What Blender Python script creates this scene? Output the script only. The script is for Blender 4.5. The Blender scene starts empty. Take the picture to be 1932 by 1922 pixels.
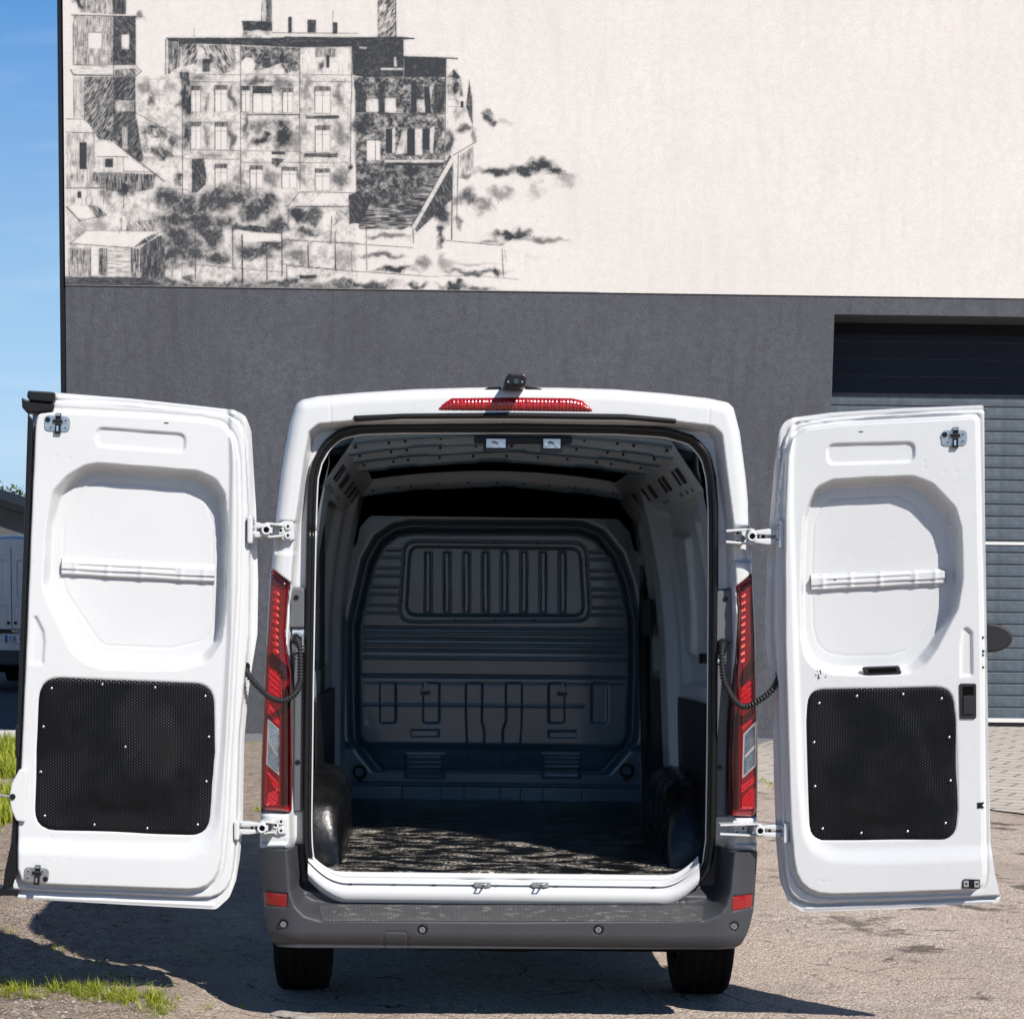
import bpy, bmesh, math, random
import numpy as np
from mathutils import Vector, Matrix

random.seed(7)
RNG = np.random.default_rng(11)
R = math.radians
SC = bpy.context.scene
COL = SC.collection

# ------------------------------------------------------------------ camera
F = 3810.0                      # focal length, in units of a 1932 wide picture
CX = 809.0                      # principal point
PITCH = R(6.5)
ROLL = R(0.62)
CY = 1114.0 + F * math.tan(PITCH)
VANZ = 0.05                     # the van's own zero lies this much above the ground
CAM = np.array([-0.333, -8.4, 1.78 + VANZ])
cd = bpy.data.cameras.new('camera')
cam = bpy.data.objects.new('camera', cd)
COL.objects.link(cam)
cam.matrix_world = Matrix.Translation(Vector(CAM)) @ Matrix.Rotation(R(90) - PITCH, 4, 'X') @ Matrix.Rotation(ROLL, 4, 'Z')
cd.sensor_width = 36.0
cd.sensor_fit = 'HORIZONTAL'
cd.lens = F / 1932 * 36.0
cd.shift_x = (966 - CX) / 1932
cd.shift_y = (CY - 961) / 1932
cd.clip_start = 0.1
cd.clip_end = 3000
SC.camera = cam

# ------------------------------------------------------------------ sky, sun, exposure
SUN = np.array([0.62, -0.90, 1.0])                 # towards the sun
SUN = SUN / np.linalg.norm(SUN)
wd = bpy.data.worlds.new('World')
SC.world = wd
wd.use_nodes = True
nt = wd.node_tree
nt.nodes.clear()
sky = nt.nodes.new('ShaderNodeTexSky')
sky.sky_type = 'NISHITA'
sky.sun_disc = False
sky.sun_elevation = math.asin(SUN[2])
sky.sun_rotation = math.atan2(SUN[0], SUN[1])
sky.air_density = 1.0
sky.dust_density = 0.0
sky.ozone_density = 1.4
bg = nt.nodes.new('ShaderNodeBackground')
bg.inputs['Strength'].default_value = 0.050
# thin streaks of cirrus, the same all round
tc = nt.nodes.new('ShaderNodeTexCoord')
mp = nt.nodes.new('ShaderNodeMapping')
mp.inputs['Scale'].default_value = (2.2, 2.2, 13.0)
nz = nt.nodes.new('ShaderNodeTexNoise')
nz.inputs['Scale'].default_value = 2.6
nz.inputs['Detail'].default_value = 4
cr = nt.nodes.new('ShaderNodeMapRange')
cr.inputs[1].default_value = 0.52
cr.inputs[2].default_value = 0.86
cr.inputs[4].default_value = 0.4
mxs = nt.nodes.new('ShaderNodeMix')
mxs.data_type = 'RGBA'
mxs.inputs['B'].default_value = (9.5, 10.4, 12.0, 1)
nt.links.new(tc.outputs['Generated'], mp.inputs['Vector'])
nt.links.new(mp.outputs['Vector'], nz.inputs['Vector'])
nt.links.new(nz.outputs['Fac'], cr.inputs[0])
mxs.inputs['Factor'].default_value = 0.0
nt.links.new(sky.outputs['Color'], mxs.inputs['A'])
tint = nt.nodes.new('ShaderNodeMix')
tint.data_type = 'RGBA'
tint.blend_type = 'MULTIPLY'
tint.inputs['Factor'].default_value = 1.0
tint.inputs['B'].default_value = (0.52, 0.77, 1.10, 1)      # polarised, saturated blue
nt.links.new(mxs.outputs['Result'], tint.inputs['A'])
sx_ = nt.nodes.new('ShaderNodeSeparateXYZ')
nt.links.new(tc.outputs['Generated'], sx_.inputs[0])
rampc = nt.nodes.new('ShaderNodeValToRGB')
for e_, (p_, c_) in zip((rampc.color_ramp.elements[0], rampc.color_ramp.elements[1]), ((0.0, (0.50, 0.64, 0.78, 1)), (0.30, (0.050, 0.230, 0.59, 1)))):
    e_.position = p_; e_.color = c_
el = rampc.color_ramp.elements.new(0.11); el.color = (0.34, 0.55, 0.77, 1)
nt.links.new(sx_.outputs['Z'], rampc.inputs[0])
sc_ = nt.nodes.new('ShaderNodeVectorMath'); sc_.operation = 'SCALE'; sc_.inputs['Scale'].default_value = 1 / 0.050
nt.links.new(rampc.outputs['Color'], sc_.inputs[0])
fz = nt.nodes.new('ShaderNodeMapRange')
fz.inputs[1].default_value = 0.26; fz.inputs[2].default_value = 0.50; fz.inputs[3].default_value = 0.9; fz.inputs[4].default_value = 0.0
nt.links.new(sx_.outputs['Z'], fz.inputs[0])
hz = nt.nodes.new('ShaderNodeMix'); hz.data_type = 'RGBA'
nt.links.new(fz.outputs[0], hz.inputs['Factor']); nt.links.new(tint.outputs['Result'], hz.inputs['A']); nt.links.new(sc_.outputs[0], hz.inputs['B'])
cl = nt.nodes.new('ShaderNodeMix'); cl.data_type = 'RGBA'
cl.inputs['B'].default_value = (12.5, 14.5, 17.0, 1)
nt.links.new(cr.outputs[0], cl.inputs['Factor']); nt.links.new(hz.outputs['Result'], cl.inputs['A'])
nt.links.new(cl.outputs['Result'], bg.inputs['Color'])
out = nt.nodes.new('ShaderNodeOutputWorld')
nt.links.new(bg.outputs['Background'], out.inputs['Surface'])

sd_ = bpy.data.lights.new('sun', 'SUN')
sun = bpy.data.objects.new('sun', sd_)
COL.objects.link(sun)
sd_.energy = 5.0
sd_.angle = R(0.5)
sd_.color = (1.0, 0.95, 0.89)
sun.rotation_euler = Vector(SUN).to_track_quat('Z', 'Y').to_euler()
sun.location = (6, -9, 12)

SC.view_settings.view_transform = 'Standard'
SC.view_settings.look = 'None'
SC.view_settings.gamma = 1.0
SC.view_settings.use_curve_mapping = False
SC.view_settings.exposure = 0.28
SC.render.engine = 'CYCLES'
SC.cycles.use_denoising = True
SC.cycles.max_bounces = 5
SC.cycles.diffuse_bounces = 1
SC.cycles.glossy_bounces = 3
SC.cycles.caustics_reflective = False
SC.cycles.caustics_refractive = False
SC.cycles.use_adaptive_sampling = True
SC.cycles.adaptive_threshold = 0.03

# ------------------------------------------------------------------ materials
def mat(name, col, rough=0.5, metal=0.0, coat=0.0, spec=0.5, noise=None, bump=None, rvar=None):
    """noise = (scale, amount, detail), bump = (scale, strength, detail), rvar = (scale, amount)"""
    m = bpy.data.materials.new(name)
    m.use_nodes = True
    t = m.node_tree
    b = t.nodes['Principled BSDF']
    b.inputs['Base Color'].default_value = (*col, 1)
    b.inputs['Roughness'].default_value = rough
    b.inputs['Metallic'].default_value = metal
    b.inputs['Coat Weight'].default_value = coat
    b.inputs['Coat Roughness'].default_value = 0.06
    b.inputs['Specular IOR Level'].default_value = spec
    tcn = t.nodes.new('ShaderNodeTexCoord')
    def ntex(scale, detail):
        n = t.nodes.new('ShaderNodeTexNoise')
        n.inputs['Scale'].default_value = scale
        n.inputs['Detail'].default_value = detail
        t.links.new(tcn.outputs['Object'], n.inputs['Vector'])
        return n
    if noise:
        n = ntex(noise[0], noise[2] if len(noise) > 2 else 5)
        mr = t.nodes.new('ShaderNodeMapRange')
        mr.inputs[1].default_value = 0.25
        mr.inputs[2].default_value = 0.75
        mr.inputs[3].default_value = 1 - noise[1]
        mr.inputs[4].default_value = 1 + noise[1]
        t.links.new(n.outputs['Fac'], mr.inputs[0])
        mm = t.nodes.new('ShaderNodeMix')
        mm.data_type = 'RGBA'
        mm.blend_type = 'MULTIPLY'
        mm.inputs['Factor'].default_value = 1
        mm.inputs['A'].default_value = (*col, 1)
        t.links.new(mr.outputs[0], mm.inputs['B'])
        t.links.new(mm.outputs['Result'], b.inputs['Base Color'])
    if rvar:
        n = ntex(rvar[0], 6)
        mr = t.nodes.new('ShaderNodeMapRange')
        mr.inputs[1].default_value = 0.3
        mr.inputs[2].default_value = 0.7
        mr.inputs[3].default_value = max(0.02, rough - rvar[1])
        mr.inputs[4].default_value = min(1, rough + rvar[1])
        t.links.new(n.outputs['Fac'], mr.inputs[0])
        t.links.new(mr.outputs[0], b.inputs['Roughness'])
    if bump:
        n = ntex(bump[0], bump[2] if len(bump) > 2 else 4)
        bp = t.nodes.new('ShaderNodeBump')
        bp.inputs['Strength'].default_value = bump[1]
        bp.inputs['Distance'].default_value = 0.01
        t.links.new(n.outputs['Fac'], bp.inputs['Height'])
        t.links.new(bp.outputs['Normal'], b.inputs['Normal'])
    return m

M = {}
M['paint'] = mat('white_paint', (0.585, 0.595, 0.60), 0.3, coat=0.5, noise=(2.3, 0.03, 3), rvar=(5, 0.06))
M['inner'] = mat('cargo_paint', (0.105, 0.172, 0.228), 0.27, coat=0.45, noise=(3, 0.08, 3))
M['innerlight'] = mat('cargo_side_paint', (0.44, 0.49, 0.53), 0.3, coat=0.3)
M['grey'] = mat('bumper_plastic', (0.044, 0.046, 0.052), 0.46, spec=0.4, noise=(6, 0.06, 3), bump=(900, 0.12, 1))
M['trim'] = mat('pillar_trim_plastic', (0.10, 0.108, 0.118), 0.5)
M['black'] = mat('black_plastic', (0.007, 0.0075, 0.009), 0.40, spec=0.3)
M['rubber'] = mat('seal_rubber', (0.006, 0.006, 0.007), 0.34, spec=0.35)
M['tyre'] = mat('tyre_rubber', (0.006, 0.006, 0.0065), 0.8, spec=0.12)
M['dark'] = mat('underbody_black', (0.004, 0.004, 0.004), 0.9, spec=0.05)
M['zinc'] = mat('zinc_plate', (0.55, 0.58, 0.60), 0.32, metal=1.0, rvar=(60, 0.1))
M['chrome'] = mat('chrome', (0.8, 0.82, 0.85), 0.12, metal=1.0)
M['red'] = mat('lamp_red', (0.120, 0.0015, 0.004), 0.08, coat=0.6, spec=0.5, noise=(30, 0.3))
M['redbright'] = mat('lamp_red_reflector', (0.36, 0.006, 0.006), 0.16, coat=0.6, noise=(120, 0.5))
M['reddark'] = mat('lamp_red_dark', (0.022, 0.0006, 0.0015), 0.08, coat=0.5)
M['refl'] = mat('reflector_red', (0.25, 0.004, 0.006), 0.18, coat=1.0, noise=(200, 0.3))
M['led'] = mat('lamp_led', (0.80, 0.16, 0.10), 0.2, coat=1.0)
M['clear'] = mat('lamp_clear_lens', (0.30, 0.35, 0.38), 0.1, metal=0.85, coat=0.6, noise=(160, 0.9, 4), bump=(220, 1.0, 3))
M['hook'] = mat('pale_hook_plastic', (0.45, 0.50, 0.55), 0.4)
M['glass'] = mat('dark_glass', (0.02, 0.025, 0.03), 0.05, coat=1.0)
M['handle'] = mat('handle_plastic', (0.016, 0.016, 0.018), 0.5, spec=0.4)
M['stone'] = mat('stone', (0.36, 0.32, 0.28), 0.85, noise=(25, 0.3, 8), bump=(60, 0.6, 6))

# ------------------------------------------------------------------ object helpers
def tag(o, label=None, cat=None, group=None, kind=None):
    if label: o['label'] = label
    if cat: o['category'] = cat
    if group: o['group'] = group
    if kind: o['kind'] = kind
    return o

def empty(name, loc=(0, 0, 0)):
    o = bpy.data.objects.new(name, None)
    o.location = loc
    o.empty_display_size = 0.3
    COL.objects.link(o)
    return o

def obj(name, me, parent=None):
    o = bpy.data.objects.new(name, me)
    COL.objects.link(o)
    o.parent = parent
    return o

def mesh_np(name, verts, quads, mats, smooth=True, tris=None, midx=None):
    me = bpy.data.meshes.new(name)
    verts = np.asarray(verts, dtype=np.float32)
    quads = np.asarray(quads, dtype=np.int32).reshape(-1, 4)
    nq = len(quads)
    tri = np.zeros((0, 3), np.int32) if tris is None else np.asarray(tris, np.int32).reshape(-1, 3)
    me.vertices.add(len(verts))
    me.vertices.foreach_set('co', verts.ravel())
    loops = np.concatenate([quads.ravel(), tri.ravel()])
    me.loops.add(len(loops))
    me.loops.foreach_set('vertex_index', loops)
    starts = np.concatenate([np.arange(nq) * 4, nq * 4 + np.arange(len(tri)) * 3]).astype(np.int32)
    me.polygons.add(nq + len(tri))
    me.polygons.foreach_set('loop_start', starts)
    me.polygons.foreach_set('use_smooth', np.full(nq + len(tri), smooth))
    if midx is not None:
        me.polygons.foreach_set('material_index', np.asarray(midx, np.int32))
    for m_ in (mats if isinstance(mats, (list, tuple)) else [mats]):
        me.materials.append(m_)
    me.update(calc_edges=True)
    me.validate()
    return me

class MB:
    """collects small shapes with material slots and builds ONE mesh"""
    def __init__(self, fr=None):
        self.v, self.f, self.mi, self.mats, self.sm = [], [], [], [], []
        self.fr = fr
    def slot(self, m):
        if m not in self.mats: self.mats.append(m)
        return self.mats.index(m)
    def add(self, vs, fs, m, smooth=False):
        o = len(self.v)
        if self.fr is not None:
            vs = [tuple(self.fr.to3(*p)) for p in vs]
        self.v += [tuple(p) for p in vs]
        s = self.slot(m)
        for f in fs:
            self.f.append([i + o for i in f]); self.mi.append(s); self.sm.append(smooth)
    def box(self, c, s, m, ax=None):
        hx, hy, hz = s[0] / 2, s[1] / 2, s[2] / 2
        ps = [(-hx, -hy, -hz), (hx, -hy, -hz), (hx, hy, -hz), (-hx, hy, -hz), (-hx, -hy, hz), (hx, -hy, hz), (hx, hy, hz), (-hx, hy, hz)]
        if ax is not None:
            ps = [tuple(np.array(ax[0]) * p[0] + np.array(ax[1]) * p[1] + np.array(ax[2]) * p[2]) for p in ps]
        self.add([(c[0] + p[0], c[1] + p[1], c[2] + p[2]) for p in ps],
                 [(0, 3, 2, 1), (4, 5, 6, 7), (0, 1, 5, 4), (1, 2, 6, 5), (2, 3, 7, 6), (3, 0, 4, 7)], m)
    def cyl(self, p0, p1, r, m, n=12, r2=None):
        p0, p1 = Vector(p0), Vector(p1)
        d = (p1 - p0).normalized()
        a = d.orthogonal().normalized(); b = d.cross(a)
        r2 = r if r2 is None else r2
        vs = []
        for k in range(n):
            t = 2 * math.pi * k / n
            e = a * math.cos(t) + b * math.sin(t)
            vs.append(p0 + e * r); vs.append(p1 + e * r2)
        o = [(2 * k, 2 * ((k + 1) % n), 2 * ((k + 1) % n) + 1, 2 * k + 1) for k in range(n)]
        self.add(vs, o, m, True)
        self.add([vs[2 * k + 1] for k in range(n)], [tuple(range(n))], m)
        self.add([vs[2 * k] for k in range(n)], [tuple(range(n))[::-1]], m)
    def tube(self, pts, rad, m, n=8):
        pts = [Vector(p) for p in pts]
        vs, fs = [], []
        up = Vector((0.123, 0.3, 0.95)).normalized()
        pa = None
        for i, p in enumerate(pts):
            d = (pts[min(i + 1, len(pts) - 1)] - pts[max(i - 1, 0)])
            d = d.normalized() if d.length > 1e-9 else Vector((0, 0, 1))
            if pa is None:
                a = (up - d * up.dot(d)).normalized()
            else:
                a = (pa - d * pa.dot(d)).normalized()
            pa = a
            b = d.cross(a)
            r = rad[i] if isinstance(rad, (list, tuple, np.ndarray)) else rad
            for k in range(n):
                t = 2 * math.pi * k / n
                vs.append(p + (a * math.cos(t) + b * math.sin(t)) * r)
        for i in range(len(pts) - 1):
            for k in range(n):
                k2 = (k + 1) % n
                fs.append((i * n + k, i * n + k2, (i + 1) * n + k2, (i + 1) * n + k))
        fs.append(tuple(range(n))[::-1]); fs.append(tuple((len(pts) - 1) * n + k for k in range(n)))
        self.add(vs, fs, m, True)
    def prism(self, poly, w0, w1, m):
        """polygon in the first two coordinates of the frame, w0 to w1 in the third"""
        n = len(poly)
        vs = [(p[0], p[1], w0) for p in poly] + [(p[0], p[1], w1) for p in poly]
        area = sum(poly[i][0] * poly[(i + 1) % n][1] - poly[(i + 1) % n][0] * poly[i][1] for i in range(n))
        fs = [tuple(range(n, 2 * n)), tuple(range(n))[::-1]]
        fs += [(k, (k + 1) % n, (k + 1) % n + n, k + n) for k in range(n)]
        if area < 0: fs = [f[::-1] for f in fs]
        self.add(vs, fs, m)
    def build(self, name, parent=None, bevel=0.0, recalc=True, segs=2):
        me = bpy.data.meshes.new(name)
        me.from_pydata([tuple(map(float, p)) for p in self.v], [], self.f)
        for m_ in self.mats: me.materials.append(m_)
        me.polygons.foreach_set('material_index', self.mi)
        me.polygons.foreach_set('use_smooth', self.sm)
        if bevel or recalc:
            bm = bmesh.new(); bm.from_mesh(me)
            if recalc: bmesh.ops.recalc_face_normals(bm, faces=bm.faces)
            if bevel:
                es = [e for e in bm.edges if len(e.link_faces) == 2 and e.calc_face_angle(0) > 0.7]
                bmesh.ops.bevel(bm, geom=es, offset=bevel, segments=segs, affect='EDGES', clamp_overlap=True, profile=0.6)
            bm.to_mesh(me); bm.free()
        me.update()
        return obj(name, me, parent)

# ------------------------------------------------------------------ plan of pressed sheet: outline and relief
def round_poly(pts, r, n=5):
    out_, N = [], len(pts)
    for i in range(N):
        p0, p, p2 = (np.array(pts[(i + k) % N], float) for k in (-1, 0, 1))
        ri = r[i] if isinstance(r, (list, tuple)) else r
        a, b = p0 - p, p2 - p
        la, lb = np.linalg.norm(a), np.linalg.norm(b)
        a, b = a / la, b / lb
        cosang = float(np.clip(np.dot(a, b), -1, 1))
        ang = math.acos(cosang)
        if ri <= 0 or ang > R(176):
            out_.append(p); continue
        d = min(ri / math.tan(ang / 2), la * 0.48, lb * 0.48)
        s, e = p + a * d, p + b * d
        for k in range(n + 1):
            t = k / n
            out_.append(s * (1 - t) ** 2 + 2 * p * t * (1 - t) + e * t * t)
    return np.array(out_)

def sdp(poly, U, V, margin=0.25):
    """signed distance to a closed polygon, negative inside; rough beyond the margin"""
    poly = np.asarray(poly, float)
    lo, hi = poly.min(0), poly.max(0)
    dx = np.maximum(np.maximum(lo[0] - U, U - hi[0]), 0)
    dy = np.maximum(np.maximum(lo[1] - V, V - hi[1]), 0)
    far = np.hypot(dx, dy)
    res = far.copy()
    near = far < margin
    u, v = U[near], V[near]
    if u.size == 0: return res
    d = np.full(u.shape, 1e9); inside = np.zeros(u.shape, bool)
    N = len(poly)
    for i in range(N):
        ax, ay = poly[i]; bx, by = poly[(i + 1) % N]
        ex, ey = bx - ax, by - ay
        L = ex * ex + ey * ey
        if L < 1e-14: continue
        wx, wy = u - ax, v - ay
        t = np.clip((wx * ex + wy * ey) / L, 0, 1)
        d = np.minimum(d, (wx - ex * t) ** 2 + (wy - ey * t) ** 2)
        c = ((ay <= v) & (by > v)) | ((by <= v) & (ay > v))
        if abs(ey) > 1e-14:
            inside ^= c & (u < ax + ex * (v - ay) / ey)
    d = np.sqrt(d)
    res[near] = np.where(inside, -d, d)
    return res

def sm(t):
    t = np.clip(t, 0, 1)
    return t * t * (3 - 2 * t)

def rec2(outer, inner, U, V):
    """0 outside the outer outline, 1 inside the inner one, smooth slope between"""
    a = np.maximum(-sdp(outer, U, V), 0)
    b = np.maximum(sdp(inner, U, V), 0)
    return sm(a / np.maximum(a + b, 1e-9))

def rec(poly, w, U, V):
    return sm(-sdp(poly, U, V) / w)

def seg(a, b, U, V):
    ax, ay = a; ex, ey = b[0] - ax, b[1] - ay
    t = np.clip(((U - ax) * ex + (V - ay) * ey) / (ex * ex + ey * ey), 0, 1)
    return np.hypot(U - ax - ex * t, V - ay - ey * t)

class Frame:
    def __init__(self, o, u, v, w):
        self.o, self.u, self.v, self.w = (np.array(k, float) for k in (o, u, v, w))
        self.hand = np.dot(np.cross(self.u, self.v), self.w)
    def to3(self, a, b, c):
        return self.o + self.u * a + self.v * b + self.w * c
    def grid3(self, A, B, C):
        return self.o + A[:, None] * self.u + B[:, None] * self.v + C[:, None] * self.w
    def px(self, x, y, w=0.0):
        """where the sight line of a picture point meets this sheet -> (a, b)"""
        o, d = ray_local(x, y)
        t = (np.dot(self.o - o, self.w) + w) / np.dot(d, self.w)
        p = o + d * t - self.o
        return (float(np.dot(p, self.u)), float(np.dot(p, self.v)))
    def pts(self, L, w=0.0):
        return [self.px(x, y, w) for x, y in L]

def sheet(name, fr, bounds, step, sdf, hfun, m, parent, skirt=0.0, smooth=True):
    u0, u1, v0, v1 = bounds
    nu, nv = int((u1 - u0) / step) + 2, int((v1 - v0) / step) + 2
    us, vs = np.linspace(u0, u1, nu), np.linspace(v0, v1, nv)
    U, V = np.meshgrid(us, vs, indexing='ij')
    S = sdf(U, V)
    mn = np.minimum(np.minimum(S[:-1, :-1], S[1:, :-1]), np.minimum(S[:-1, 1:], S[1:, 1:]))
    keep = mn < 0
    gu, gv = np.gradient(S, us, vs)
    g2 = np.maximum(gu * gu + gv * gv, 0.2)
    outm = S > 0
    U2 = np.where(outm, U - np.clip(S / g2 * gu, -1.5 * step, 1.5 * step), U)
    V2 = np.where(outm, V - np.clip(S / g2 * gv, -1.5 * step, 1.5 * step), V)
    idx = np.arange(nu * nv).reshape(nu, nv)
    q = np.stack([idx[:-1, :-1], idx[1:, :-1], idx[1:, 1:], idx[:-1, 1:]], -1)[keep]
    used = np.unique(q)
    remap = np.full(nu * nv, -1); remap[used] = np.arange(len(used))
    q = remap[q]
    A, B = U2.ravel()[used], V2.ravel()[used]
    H = hfun(A, B) if callable(hfun) else np.full(A.shape, hfun)
    P = fr.grid3(A, B, H)
    if fr.hand < 0: q = q[:, ::-1]
    if skirt:
        e = np.concatenate([q[:, [0, 1]], q[:, [1, 2]], q[:, [2, 3]], q[:, [3, 0]]])
        n = len(P)
        key = e[:, 0].astype(np.int64) * n + e[:, 1]
        rkey = e[:, 1].astype(np.int64) * n + e[:, 0]
        be = e[~np.isin(key, rkey)]
        bv = np.unique(be)
        r2 = np.full(n, -1); r2[bv] = np.arange(len(bv))
        top = P[bv]
        bot = fr.grid3(A[bv], B[bv], H[bv] - skirt)
        o1, o2 = n, n + len(bv)
        sk = np.stack([r2[be[:, 1]] + o1, r2[be[:, 0]] + o1, r2[be[:, 0]] + o2, r2[be[:, 1]] + o2], -1)
        P = np.concatenate([P, top, bot])
        q = np.concatenate([q, sk])
    me = mesh_np(name, P, q, m, smooth)
    return obj(name, me, parent)

# ------------------------------------------------------------------ sight lines (used only to find real positions)
VROLL = R(0.0)
RV = np.array([[math.cos(VROLL), 0, math.sin(VROLL)], [0, 1, 0], [-math.sin(VROLL), 0, math.cos(VROLL)]])
def ray(x, y):
    a, b = (x - CX) / F, (CY - y) / F
    a, b = a * math.cos(ROLL) - b * math.sin(ROLL), a * math.sin(ROLL) + b * math.cos(ROLL)
    return CAM, np.array([a, math.cos(PITCH) + b * math.sin(PITCH), -math.sin(PITCH) + b * math.cos(PITCH)])
def ray_local(x, y):
    o, d = ray(x, y)
    return RV.T @ (o - np.array([0, 0, VANZ])), RV.T @ d
def V3(x, y, Y=0.0):
    o, d = ray_local(x, y)
    return o + d * ((Y - o[1]) / d[1])
def G3(x, y, Z=0.0):
    o, d = ray(x, y)
    return o + d * ((Z - o[2]) / d[2])
def W3(x, y, Y):
    o, d = ray(x, y)
    return o + d * ((Y - o[1]) / d[1])

# ================================================================== THE VAN
van = empty('delivery_van', (0, 0, VANZ))
van.rotation_euler = (0, VROLL, 0)
tag(van, 'white high-roof delivery van seen from behind, both rear doors swung wide open', 'van')
ZF = 0.595                      # cargo floor height
YB = 3.08                       # bulkhead
REAR = Frame((0, 0, 0), (1, 0, 0), (0, 0, 1), (0, -1, 0))

# ---- outlines on the rear face
body_px = [(489, 1604), (490, 1540), (494, 1400), (500, 1220), (510, 1085), (519, 980), (530, 890), (545, 800), (556, 762),
           (566, 752), (600, 745), (680, 738), (780, 732), (880, 729), (965, 728), (1060, 729), (1160, 732), (1260, 740), (1340, 749),
           (1378, 757), (1388, 768), (1400, 815), (1411, 900), (1419, 985), (1424, 1090), (1432, 1250), (1434, 1400), (1432, 1540), (1431, 1608)]
body = round_poly(REAR.pts(body_px), [0.0] * 8 + [0.05, 0.05] + [0.2] * 8 + [0.05, 0.05] + [0.0] * 9)
open_px = [(586, 1000), (588, 940), (590, 900), (598, 868), (615, 838), (640, 817), (680, 808.5), (760, 806), (965, 806), (1170, 808), (1260, 814),
           (1310, 828), (1336, 858), (1346, 900), (1350, 960), (1350, 1100), (1348, 1400), (1345, 1590), (1338, 1640), (1316, 1672),
           (1265, 1691), (1209, 1697), (965, 1699), (745, 1697), (644, 1693), (605, 1678), (585, 1650), (579, 1600), (578, 1560), (581, 1300)]
opening = np.array(REAR.pts(open_px))
dr_px = [(540, 1140), (548, 1098), (556, 985), (562, 946), (572, 870), (582, 815), (600, 800), (670, 794), (965, 791), (1275, 796), (1345, 804),
         (1362, 819), (1374, 915), (1384, 990), (1389, 1107), (1392, 1240), (1388, 1560), (1380, 1720), (545, 1720), (545, 1560), (538, 1240)]
doorseat = round_poly(REAR.pts(dr_px), 0.03)
lampzoneL = REAR.pts([(470, 1050), (512, 1072), (549, 1099), (545, 1130), (540, 1216), (550, 1268), (551, 1537), (470, 1537)])
lampzoneR = REAR.pts([(1460, 1050), (1423, 1078), (1388, 1106), (1391, 1156), (1388, 1254), (1377, 1366), (1376, 1545), (1460, 1545)])

def h_rear(U, V):
    sb = -sdp(body, U, V)
    t = np.clip(sb / 0.055, 0, 1)
    h = -0.055 * (1 - np.sqrt(np.maximum(1 - (1 - t) ** 2, 0)))
    s = -sdp(doorseat, U, V)
    h = h - 0.105 * sm((s + 0.004) / 0.024)
    so = sdp(opening, U, V)
    h = h + 0.016 * sm((0.016 - so) / 0.006)                         # flange that carries the seal
    for L in (lampzoneL, lampzoneR):
        h = h - 0.05 * sm(-sdp(L, U, V) / 0.01) * (s < 0.05)
    # shallow pockets that take the upper hinges
    for P_ in ([(524, 980), (562, 982), (560, 1046), (515, 1046)], [(1380, 990), (1418, 990), (1424, 1062), (1383, 1062)]):
        h = h - 0.018 * rec(round_poly(REAR.pts(P_), 0.01), 0.012, U, V)
    # ledge above the bumper corner
    for P_ in ([(488, 1588), (543, 1588), (543, 1610), (488, 1610)], [(1378, 1590), (1434, 1590), (1434, 1612), (1378, 1612)]):
        h = h + 0.022 * rec(round_poly(REAR.pts(P_), 0.006), 0.01, U, V)
    # panel joints of the roof cap
    for P_ in (((622, 742), (624, 800)), ((1339, 749), (1337, 803))):
        a, b = REAR.px(*P_[0]), REAR.px(*P_[1])
        h = h - 0.003 * np.exp(-(seg(a, b, U, V) / 0.003) ** 2)
    return h

def sdf_rear(U, V):
    return np.maximum(sdp(body, U, V), -sdp(opening, U, V))
rear_frame = sheet('rear_frame', REAR, (-1.12, 1.10, 0.62, 2.70), 0.0055, sdf_rear, h_rear, M['paint'], van, skirt=0.045)

# ---- outer shell (sides, roof, cab)
def loft(name, secs, m, parent, smooth=True, close_end=True):
    n = len(secs[0])
    P = np.concatenate(secs)
    q = []
    for i in range(len(secs) - 1):
        for k in range(n - 1):
            q.append((i * n + k, i * n + k + 1, (i + 1) * n + k + 1, (i + 1) * n + k))
    me = bpy.data.meshes.new(name)
    faces = q + ([tuple(range((len(secs) - 1) * n, len(secs) * n))] if close_end else [])
    me.from_pydata([tuple(p) for p in P], [], faces)
    me.materials.append(m)
    bm = bmesh.new(); bm.from_mesh(me); bmesh.ops.recalc_face_normals(bm, faces=bm.faces); bm.to_mesh(me); bm.free()
    me.polygons.foreach_set('use_smooth', [smooth] * len(me.polygons))
    return obj(name, me, parent)
bx = np.array([p for p in body if p[1] > 0.66])
bx = np.vstack([[bx[0][0], 0.655], bx, [bx[-1][0], 0.655]])
secs = []
for (yy, sx, zt) in [(0.056, 0.999, 1.0), (0.12, 1.008, 1.002), (0.35, 1.024, 1.006), (0.8, 1.03, 1.01), (2.0, 1.03, 1.012), (3.6, 1.03, 1.008), (4.1, 1.02, 0.985),
                     (4.7, 0.99, 0.80), (5.0, 0.97, 0.60), (5.5, 0.93, 0.48), (5.75, 0.86, 0.34)]:
    z_ = 0.40 + (bx[:, 1] - 0.40) * zt
    if yy > 0.5: z_[[0, -1]] = 0.36
    secs.append(np.stack([bx[:, 0] * sx, np.full(len(bx), yy), z_], 1))
loft('body_shell', secs, M['paint'], van)
# dark floor pan and sill under the body
mb = MB()
mb.box((0, 2.9, 0.44), (1.90, 5.3, 0.16), M['dark'])
mb.box((0, 0.20, 0.40), (1.75, 0.30, 0.10), M['dark'])
mb.box((-0.55, 2.4, 0.33), (0.09, 4.2, 0.08), M['dark'])
mb.box((0.55, 2.4, 0.33), (0.09, 4.2, 0.08), M['dark'])
mb.cyl((-0.8, 0.95, 0.34), (0.8, 0.95, 0.34), 0.05, M['dark'])
mb.build('underbody', van)
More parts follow.
